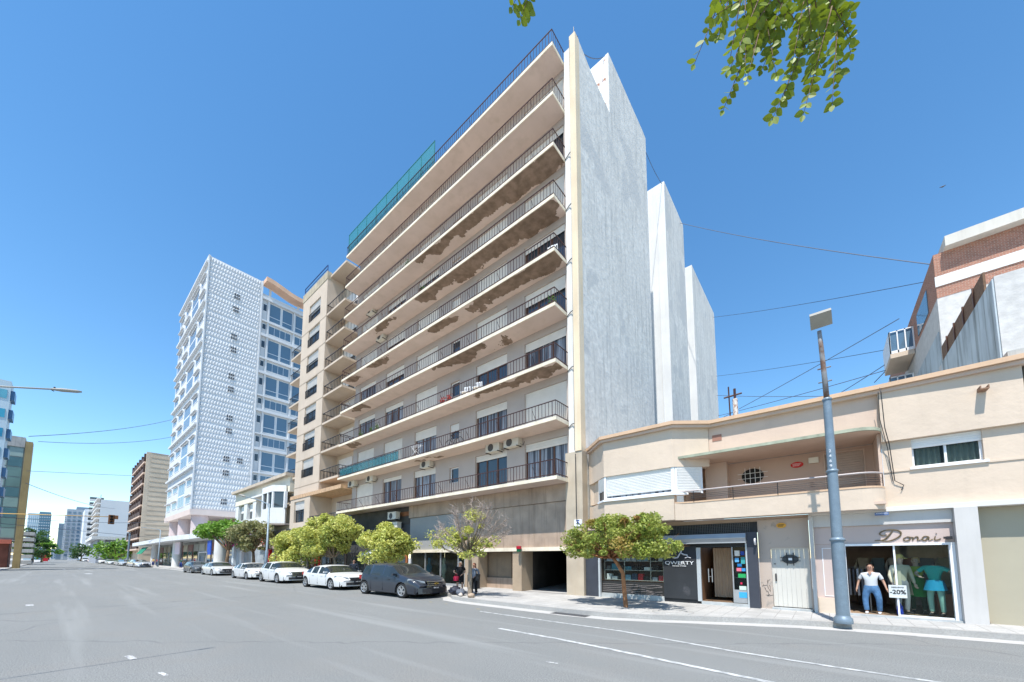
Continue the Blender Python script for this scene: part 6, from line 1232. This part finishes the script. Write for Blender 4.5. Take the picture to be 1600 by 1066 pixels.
    for sg in (-1, 1):
        b = MB(); P_ = [(X(.985), sg*hw*.46, .66), (X(.955), sg*hw*.80, .70), (X(.885), sg*hw*.965, .80), (X(.875), sg*hw*.94, .87), (X(.93), sg*hw*.82, .83), (X(.975), sg*hw*.48, .75)]
        P_ = [V((x+.035+bx((x/sx+L/2)/L, y), Yf(y)*1.01, z+(.06 if kind in ('suv', 'mpv') else 0))) for x, y, z in P_]; b.prism(P_, (-.10, 0, -.05)); b.build('headlight', HLM, t)
        b = MB(); b.box(X(.0)-.02, Yf(sg*hw*.55), .78, X(.035), Yf(sg*hw*.84), .98); b.build('tail_light', TLM, t)
        b = MB(); mx = X(.665); zz = interp(p['belt'], .66)+.06; b.obox((mx, Yf(sg*hw*.93), zz), (.10*sx, 0, 0), (-.03, Yf(sg*.17), .01), (0.02, 0, .10)); b.build('mirror', m if kind != 'van' else BPL, t)
        for u in (.34, .555): b = MB(); b.box(X(u), Yf(sg*hw*1.0), interp(p['belt'], u)-.15, X(u+.045), Yf(sg*(hw+.018)), interp(p['belt'], u)-.12); b.build('door_handle', m if kind != 'mpv' else BPL, t)
    b = MB()
    for u in ((.27, .475, .675) if kind != 'van' else (.6, .8)):
        for sg in (-1, 1):
            y = sg*(hw+.002); b.box(X(u)-.005, Yf(y-.02*sg), .3, X(u)+.005, Yf(y-.003*sg), interp(p['belt'], u)-.12)
    b.build('door_seam', BPL, t)
    if plate:
        pl = MB().box(xf+.045, Yf(-.22), .44, xf+.07, Yf(.22), .56).build('number_plate', flat('plate_black', (40, 42, 48), .4), t); text('plate_lettering', 'OKT 513', .085, WHITEF, (xf+.078, 0, .5), UY*1, Z3, pl, .004, 0, .9)
    return t
GREY = paint('paint_slate', (.02, .025, .036)); WHT = paint('paint_white', (.60, .60, .59)); SLV = paint('paint_silver', (.42, .43, .44)); DGR = paint('paint_dark_grey', (.055, .06, .065)); CHAMP = paint('paint_champagne', (.50, .50, .49))
nx = lambda x, Y=10.5: atY(x, 900, Y).x
c = car('parked_car', 'dark slate grey people carrier, nearest of the parked cars', 'mpv', nx(557.5), 10.48, GREY, grille='chrome')
mk = V((c.location.x+4.36*SX/2+.085, c.location.y, .69)); b = MB()
for (u0, u1, v) in ((-.12, .12, .022), (-.045, .045, .042)): b.prism([V((.0, u0-c.location.y*0, -v)), V((0, u1, -v)), V((0, u1+.015, v)), V((0, u0+.015, v))], (.012, 0, 0))
for v in b.v: v += V((4.36*SX/2+.075, 0, .70))
b.build('badge', mat('badge_gold', (.65, .45, .12), .25, metal=.7), c)
car('parked_car', 'white saloon parked directly behind the dark people carrier', 'sedan', nx(468), 10.5, WHT)
car('parked_car', 'pearl white crossover parked third in the row under the golden tree', 'suv', nx(401.5, 10.6), 10.6, WHT, grille='chrome')
car('parked_car', 'white saloon parked fourth in the row between silver saloon and crossover', 'sedan', nx(358.5, 10.7), 10.7, WHT, sx=1.36)
car('parked_car', 'silver grey saloon parked fifth in the row before the olive tree', 'sedan', nx(311.5, 10.7), 10.7, CHAMP, sx=1.45)
car('parked_car', 'dark grey hatchback parked last in the near row', 'hatch', nx(284, 10.7), 10.7, DGR, sx=1.55, grille='bar')
def far_car(label, kind, x0, x1, m, Y=10.9, **k):
    a = nx(x0, Y); b_ = nx(x1, Y); L = min(PROF[kind]['L']*3.2, (b_-a)*.8); return car('parked_car', label, kind, a, Y, m, sx=L/PROF[kind]['L'], detail=False, plate=False, grp='cars parked far down the avenue', sy=1.25, **k)
def veh(label, kind, X, xc, w_px, m, h=None):
    a = atX(xc-w_px/2, 880, X); b_ = atX(xc+w_px/2, 880, X); return a, b_
car('parked_car', 'light silver estate car parked across the side street corner', 'suv', -124, 12.2-2.2, mat('paint_light_silver', (.50, .54, .60), .28, .02, .5, coat=1.), sx=4.4, sy=1.3, detail=False, plate=False, grp='cars parked far down the avenue')
for i, (x, k, m, l) in enumerate(((-150, 'sedan', SLV, 'silver saloon parked just beyond the light silver estate car'), (-176, 'hatch', paint('paint_lightgrey', (.6, .62, .62)), 'pale grey car second beyond the light silver estate car'), (-214, 'van', WHT, 'white van parked far down the avenue beyond the pale cars'), (-268, 'van', paint('paint_pinkwhite', (.66, .52, .62)), 'pinkish white van parked far down the avenue'), (-330, 'van', WHT, 'farthest white van at the end of the parked row'), (-395, 'hatch', DGR, 'dark farthest car at the very end of the parked row'))):
    car('parked_car', l, k, x, 9.7-i*.25, m, sx=4.2, sy=1.3, detail=False, plate=False, grp='cars parked far down the avenue')
# ================================================================== PEOPLE AND MANNEQUINS
SKIN = mat('skin', (.46, .27, .19), .6, .06, 6); SKIN2 = mat('skin_tan', (.36, .2, .14), .6, .06, 6); MSK = mat('mannequin_skin', (.55, .42, .34), .5, .03, 3)
def skinned(name, verts, edges, rad, m, parent, sub=2):
    me = bpy.data.meshes.new(name); me.from_pydata([tuple(v) for v in verts], edges, []); me.materials.append(m)
    o = bpy.data.objects.new(name, me); COL.objects.link(o); o.parent = parent
    md = o.modifiers.new('skin', 'SKIN'); md.use_smooth_shade = True
    if not me.skin_vertices: me.attributes.new('skin', 'FLOAT', 'POINT') if False else None
    if me.skin_vertices:
        for i, r_ in enumerate(rad): me.skin_vertices[0].data[i].radius = r_ if isinstance(r_, tuple) else (r_, r_)
        me.skin_vertices[0].data[0].use_root = True
    if sub: s = o.modifiers.new('sub', 'SUBSURF'); s.levels = sub; s.render_levels = sub
    return o
def ensure_skin(me):
    if not me.skin_vertices:
        import bmesh
        bm = bmesh.new(); bm.from_mesh(me); bm.verts.layers.skin.verify(); bm.to_mesh(me); bm.free()
def sk(name, chains, m, parent, W=1., sub=2):
    """chains: lists of (key or point, radius); equal keys share a vertex"""
    vs, rs, es, key = [], [], [], {}
    for ch in chains:
        last = None
        for it in ch:
            p, r_ = it; k = tuple(round(c, 4) for c in p)
            if k not in key: key[k] = len(vs); vs.append(V((p[0]*W, p[1], p[2]))); rs.append(r_ if isinstance(r_, tuple) else (r_*(1+(W-1)*.8), r_))
            i = key[k]
            if last is not None and last != i: es.append((last, i))
            last = i
    me = bpy.data.meshes.new(name); me.from_pydata([tuple(v) for v in vs], es, []); ensure_skin(me); me.materials.append(m)
    for i, r_ in enumerate(rs): me.skin_vertices[0].data[i].radius = r_
    me.skin_vertices[0].data[0].use_root = True
    o = bpy.data.objects.new(name, me); COL.objects.link(o); o.parent = parent; ORG[o] = V((0, 0, 0))
    o.modifiers.new('skin', 'SKIN').use_smooth_shade = True
    if sub: s = o.modifiers.new('sub', 'SUBSURF'); s.levels = sub; s.render_levels = sub
    return o
def person(label, loc, rz, H, top, legs, hair, skin=SKIN, W=1., arms=None, stance=None, shorts=False, sleeves='short', shoes=None, longhair=False, cat='person', name='person', head=True, sleeve_m=None, bulk=1., grp=None):
    t = thing(name, label, cat, loc, rz, grp, local=True); s = H/1.7; S = lambda x, y, z: (x*s, y*s, z*s)
    A = {-1: [(.19, 0, 1.38), (.26, .0, 1.12), (.27, -.08, .88)], 1: [(-.19, 0, 1.38), (-.26, 0, 1.12), (-.27, -.08, .88)]} if arms is None else arms
    Lg = {-1: [(.09, 0, .9), (.11, -.02, .48), (.11, .02, .08)], 1: [(-.09, 0, .9), (-.11, -.02, .48), (-.11, .02, .08)]} if stance is None else stance
    pel, bel, che, nek, hd0 = (0, 0, .94), (0, -.01, 1.12), (0, -.0, 1.33), (0, .01, 1.46), (0, -.01, 1.53)
    bk = bulk; ch = [[(S(*pel), (.125*s*bk, .09*s*bk)), (S(*bel), (.115*s*bk, .085*s*bk)), (S(*che), (.12*s, .08*s)), (S(*nek), .052*s)]]
    if head: ch.append([(S(*nek), .052*s), (S(0, -.012, 1.535), .062*s), (S(0, -.008, 1.59), (.082*s, .096*s)), (S(0, .0, 1.65), (.08*s, .09*s)), (S(0, .005, 1.69), (.062*s, .07*s)), (S(0, .005, 1.70), (.05*s, .055*s))])
    for sg in (-1, 1):
        a = A[sg]; ch.append([(S(*che), (.12*s, .08*s)), (S(*a[0]), .048*s), (S(*a[1]), .039*s), (S(*a[2]), .026*s)])
        w = V(a[2]); d = (V(a[2])-V(a[1])).normalized(); sd = V((0, 1, 0)) if abs(d.y) < .8 else V((1, 0, 0)); sd = (sd-d*sd.dot(d)).normalized(); nrm = d.cross(sd)
        palm = w+d*.07; ch.append([(S(*a[2]), .026*s), (S(*palm), (.034*s, .018*s))])
        for k, (off, ln) in enumerate(((-.032, .065), (-.011, .078), (.011, .074), (.032, .058))):
            b0 = palm+sd*off+d*.012; b1 = b0+d*ln*.5+nrm*.006; b2 = b1+d*ln*.45+nrm*.02; ch.append([(S(*palm), (.034*s, .018*s)), (S(*b0), .0095*s), (S(*b1), .009*s), (S(*b2), .0075*s)])
        th = w+d*.03-sd*.035; ch.append([(S(*(w+d*.02)), .02*s), (S(*th), .011*s), (S(*(th+d*.04-sd*.012+nrm*.012)), .009*s)])
        ch[-1].insert(0, (S(*a[2]), .026*s))
        l = Lg[sg]; ch.append([(S(*pel), (.125*s*bk, .09*s*bk)), (S(*l[0]), .078*s*bk), (S(*l[1]), .058*s*bk), (S(*l[2]), .038*s), (S(l[2][0], l[2][1]-.06, .04), .036*s), (S(l[2][0], l[2][1]-.16, .03), .028*s)])
    sk('body', ch, skin, t, W)
    if head:
        b = MB(); c = V(S(0, -.0, 1.615)); f = V(S(0, -.098, 1.59)); b.prism([f+V((-.012*s, .03, -.01)), f+V((.012*s, .03, -.01)), f+V((0, -.016, -.012)), ], (0, .005, .04*s)); b.build('nose', skin, t)
        for e in (-.03, .03): MB().box(e*s-.011, -.101*s, 1.607*s, e*s+.011, -.09*s, 1.615*s).build('eye', BLKIRON, t); MB().box(e*s-.016, -.101*s, 1.63*s, e*s+.016, -.088*s, 1.634*s).build('eyebrow', hair, t)
        MB().box(-.024*s, -.098*s, 1.552*s, .024*s, -.085*s, 1.56*s).build('mouth', mat('lips', (.35, .10, .09), .6), t)
        for e in (-1, 1): MB().box(e*.082*s*W**.5-.006, -.01, 1.575*s, e*.082*s*W**.5+.008, .025, 1.625*s).build('ear', skin, t)
        hc = [[(S(0, .012, 1.725), (.06*s, .065*s)), (S(0, .014, 1.71), (.085*s, .09*s)), (S(0, .022, 1.66), (.105*s, .105*s)), (S(0, .045, 1.60), (.11*s, .085*s)), (S(0, .055, 1.55), (.10*s, .07*s)), (S(0, .055, 1.54), (.10*s, .07*s))]]
        if longhair: hc += [[(S(0, .055, 1.54), (.10*s, .07*s)), (S(.0, .08, 1.45), (.12*s, .06*s)), (S(0, .09, 1.36), (.12*s, .05*s)), (S(0, .09, 1.35), (.11*s, .05*s))]]
        sk('hair', hc, hair, t, W)
    # clothes follow the body
    tc_ = [[(S(0, 0, .875), (.178*s*bk, .138*s*bk)), (S(0, 0, .89), (.178*s*bk, .138*s*bk)), (S(0, -.012, 1.12), (.163*s*bk, .128*s*bk)), (S(0, 0, 1.33), (.165*s, .128*s)), (S(0, .008, 1.43), (.10*s, .085*s)), (S(0, .008, 1.44), (.09*s, .08*s))]]
    for sg in (-1, 1):
        a = A[sg]; m_ = V(a[0]).lerp(V(a[1]), .62 if sleeves == 'short' else 1.0); q = [(S(0, 0, 1.33), (.165*s, .128*s)), (S(*a[0]), .066*s), (S(*m_), .064*s if sleeves == 'short' else .058*s), (S(*(m_+(V(a[1])-V(a[0])).normalized()*.012)), .064*s if sleeves == 'short' else .058*s)]
        if sleeves == 'long': q.append((S(*V(a[1]).lerp(V(a[2]), .95)), .038*s))
        tc_.append(q)
    sk('top', tc_, top, t, W)
    if legs:
        lc = [[(S(0, 0, 1.02), (.172*s*bk, .135*s*bk)), (S(0, 0, 1.0), (.172*s*bk, .135*s*bk)), (S(0, 0, .90), (.18*s*bk, .138*s*bk))]]
        for sg in (-1, 1):
            l = Lg[sg]; e = V(l[1]).lerp(V(l[2]), .92)
            q = [(S(0, 0, .90), (.18*s*bk, .138*s*bk)), (S(l[0][0], l[0][1], .82), .115*s*bk)]
            q += [(S(*V(l[0]).lerp(V(l[1]), .7)), .098*s*bk), (S(*V(l[0]).lerp(V(l[1]), .73)), .098*s*bk)] if shorts else [(S(*l[1]), .085*s*bk), (S(*e), .07*s*bk), (S(*V(l[1]).lerp(V(l[2]), .94)), .07*s*bk)]
            lc.append(q)
        sk('shorts' if shorts else 'trousers', lc, legs, t, W)
    for sg in (-1, 1):
        l = Lg[sg]; sk('shoe', [[(S(l[2][0], l[2][1]+.035, .045), .044*s), (S(l[2][0], l[2][1]-.08, .038), .042*s), (S(l[2][0], l[2][1]-.17, .03), .03*s)]], shoes or BLKIRON, t, W, 1)
    return t
hairb = mat('hair_brown', (.10, .05, .03), .7, .3, 20); hairw = mat('hair_white', (.6, .55, .48), .8, .15, 20); hairk = mat('hair_black', (.03, .02, .02), .6); hairr = mat('hair_auburn', (.20, .06, .035), .7, .2, 20)
p = atZ(1362, 957, .2)
person('woman in a pale grey v-neck t-shirt and blue jeans standing in the clothing shop doorway', (p.x+.02, 16.15, .2), math.radians(-8), 1.5, flat('shirt_palegrey', (188, 192, 196), .9), mat('denim', (.07, .16, .30), .9, .3, 9), hairb, SKIN, 1.28,
       arms={-1: [(.165, 0, 1.36), (.25, .02, 1.10), (.30, -.05, .87)], 1: [(-.165, 0, 1.36), (-.25, .02, 1.10), (-.29, -.04, .87)]}, stance={-1: [(.10, 0, .88), (.14, -.05, .48), (.13, .05, .08)], 1: [(-.10, 0, .88), (-.14, -.02, .48), (-.12, -.05, .08)]}, longhair=True, bulk=1.08, shoes=WHITEF)
w_ = [o for o in bpy.data.objects if o.get('label', '').startswith('woman in')][0]; MB().prism([(-.055, -.118, 1.29), (.055, -.118, 1.29), (.0, -.128, 1.17)], (0, .02, 0)).build('neckline', SKIN, w_)
person('white haired person in black top and shorts beside the half bare tree', (-14.15, 12.95, .15), math.radians(40), 1.56, flat('top_black', (26, 26, 28), .9), flat('shorts_black', (30, 30, 34), .9), hairw, SKIN, 1.2, shorts=True,
       arms={-1: [(.18, 0, 1.38), (.24, -.06, 1.14), (.12, -.24, 1.02)], 1: [(-.18, 0, 1.38), (-.28, -.06, 1.16), (-.16, -.22, 1.08)]})
o = single('handbag', MB().prism([(-14.22, 12.66, .78), (-13.98, 12.70, .78), (-13.94, 12.71, 1.0), (-14.18, 12.66, 1.0)], (.03, -.12, 0)).path([(-14.18, 12.62, 1.0), (-14.08, 12.62, 1.14), (-13.98, 12.64, 1.0)], .012, 5), flat('bag_crimson', (180, 40, 70), .7), 'crimson handbag held by the white haired person', 'bag')
person('auburn haired person in grey top and black trousers behind the half bare tree', (-13.25, 13.05, .15), math.radians(20), 1.48, flat('top_bluegrey', (110, 120, 135), .9), flat('trousers_black', (24, 24, 27), .9), hairr, SKIN2, 1.2, sleeves='long', longhair=True,
       arms={-1: [(.18, 0, 1.38), (.25, -.04, 1.14), (.14, -.22, 1.0)], 1: [(-.18, 0, 1.38), (-.25, -.04, 1.14), (-.1, -.24, 1.04)]})
single('shoulder_bag', MB().prism([(-13.0, 12.9, .82), (-12.86, 12.96, .82), (-12.84, 12.96, 1.12), (-13.0, 12.9, 1.14)], (-.05, .16, 0)).path([(-12.95, 12.95, 1.12), (-13.1, 12.96, 1.36), (-13.3, 13.0, 1.40)], .012, 5), BLKIRON, 'dark shoulder bag at the hip of the auburn haired person', 'bag')
p = atY(553, 886, 13.4)
person('dark haired person in a dark jacket walking behind the white saloon', (p.x, 13.4, .15), math.radians(60), 1.6, flat('jacket_navy', (40, 48, 60), .9), BLKIRON, hairk, SKIN2, 1.2, sleeves='long')
for i, (x, c, l) in enumerate(((246, (200, 60, 60), 'small distant person in a red and blue top under the white canopy'), (283, (60, 90, 80), 'small distant person in green beside the canopy column'), (239, (210, 180, 120), 'small distant person in an ochre top under the canopy shade'))):
    p = atY(x, 882, 14.2); person(l, (p.x, 14.2, .15), .5, 1.65, flat('far_top%d' % i, c, .9), flat('far_legs%d' % i, (40, 60, 120), .9), hairk, SKIN, 1.6)
# mannequins behind the shop glass
m1 = person('mannequin in yellow cap, long pale coat and grey trousers left in the shop window', (1.72, 16.35, .24), math.radians(35), 1.72, flat('coat_pale', (205, 200, 175), .9), flat('mannequin_trousers', (150, 155, 160), .9), flat('cap_yellow', (215, 195, 120), .8), MSK, 1.1, sleeves='long', cat='mannequin', name='mannequin', grp='shop window mannequins', bulk=.82)
b = MB(); b.lathe((0, 0, 1.66), [(.1, 0), (.105, .05), (.07, .11), (0, .13)], 16); b.prism([(-.08, -.06, 1.665), (.08, -.06, 1.665), (.06, -.2, 1.64), (-.06, -.2, 1.64)], (0, 0, .012)); b.build('cap', flat('cap_yellow', (215, 195, 120), .8), m1)
b = MB(); b.lathe((0, .0, .55), [(.24, 0), (.2, .4), (.15, .75)], 14); b.f = [f for i, f in enumerate(b.f) if i % 14 not in (9, 10, 11)]; b.build('coat_skirt', flat('coat_pale', (205, 200, 175), .9), m1)
TEAL = flat('dress_teal', (20, 170, 160), .7); m2 = person('headless mannequin in turquoise top, teal skirt and pale leggings, right in the shop window', (2.42, 16.4, .24), math.radians(-30), 1.7, TEAL, flat('leggings_mint', (150, 200, 185), .8), hairk, MSK, 1.1, cat='mannequin', name='mannequin', head=False, bulk=.8, grp='shop window mannequins',
    arms={-1: [(.19, 0, 1.38), (.33, .0, 1.24), (.36, -.12, 1.05)], 1: [(-.19, 0, 1.38), (-.36, -.05, 1.2), (-.2, -.25, 1.12)]})
b = MB(); b.lathe((0, 0, .72), [(.25, 0), (.2, .2), (.17, .3)], 18); b.build('skirt', flat('skirt_blue', (30, 150, 190), .7), m2, True)
m3 = person('mannequin in a wide green dress between the other two in the shop window', (2.12, 16.9, .24), math.radians(-20), 1.66, flat('dress_lime', (150, 190, 60), .8), flat('green_dress_leg', (20, 60, 40), .8), flat('wig_sand', (200, 170, 120), .8), MSK, 1.1, cat='mannequin', name='mannequin', grp='shop window mannequins', bulk=.82)
b = MB(); b.lathe((0, 0, .5), [(.34, 0), (.24, .3), (.15, .6)], 18); b.build('skirt', flat('skirt_green', (10, 130, 50), .8), m3, True)
single('cleaning_bottle', MB().lathe((1.62, 16.1, .24), [(0, 0), (.07, 0), (.07, .22), (.03, .27), (.03, .32), (0, .32)], 12).box(1.58, 16.02, .3, 1.66, 16.03, .4), flat('bottle_blue', (40, 70, 190), .3), 'blue plastic jug on the floor at the shop entrance', 'jug', smooth=False)
# heap by the half bare tree: dark bags, stones; leaf litter
r = random.Random(5)
for i, (x, y, s, c, l) in enumerate(((-13.75, 12.25, .26, (45, 48, 60), 'dark crumpled rubbish bag by the half bare tree, larger one'), (-13.2, 12.15, .2, (90, 95, 105), 'grey crumpled bag against the half bare trunk'), (-13.95, 12.55, .16, (30, 30, 34), 'small black bag beside the elderly person feet'), (-12.9, 11.85, .1, (190, 180, 170), 'pale loose stone at the kerb by the half bare tree, left one'), (-12.15, 11.8, .13, (170, 150, 130), 'pale loose stone at the foot of the half bare tree, right one'))):
    b = MB(); n, m_ = 26, 16; rows = []
    for j in range(m_+1):
        th = math.pi*j/m_; rr = math.sin(th)*s; rows.append((max(.001, rr), -math.cos(th)*s*.8+s*.75))
    b.lathe((x, y, .15), rows, n)
    for v in b.v: d = noise.noise(v*7+V((i*9, 0, 0))); v.x += d*s*.5; v.y += d*s*.4; v.z = max(.152, v.z+noise.noise(v*11)*s*.4)
    single('rubbish_bag' if i < 3 else 'stone', b, flat('heap_%d' % i, c, .6 if i < 3 else .9), l, 'bag' if i < 3 else 'stone', smooth=True)
p = atY(738, 916, 15.2); t = thing('litter_bin', 'grey metal litter bin against the stone wall behind two people', 'bin', (p.x, 15.3, .15)); MB().box(p.x-.3, 15.1, .15, p.x+.3, 15.5, .95).build('bin_body', BLACKP, t); MB().box(p.x-.32, 15.08, .955, p.x+.32, 15.52, 1.0).build('lid', STEEL, t)
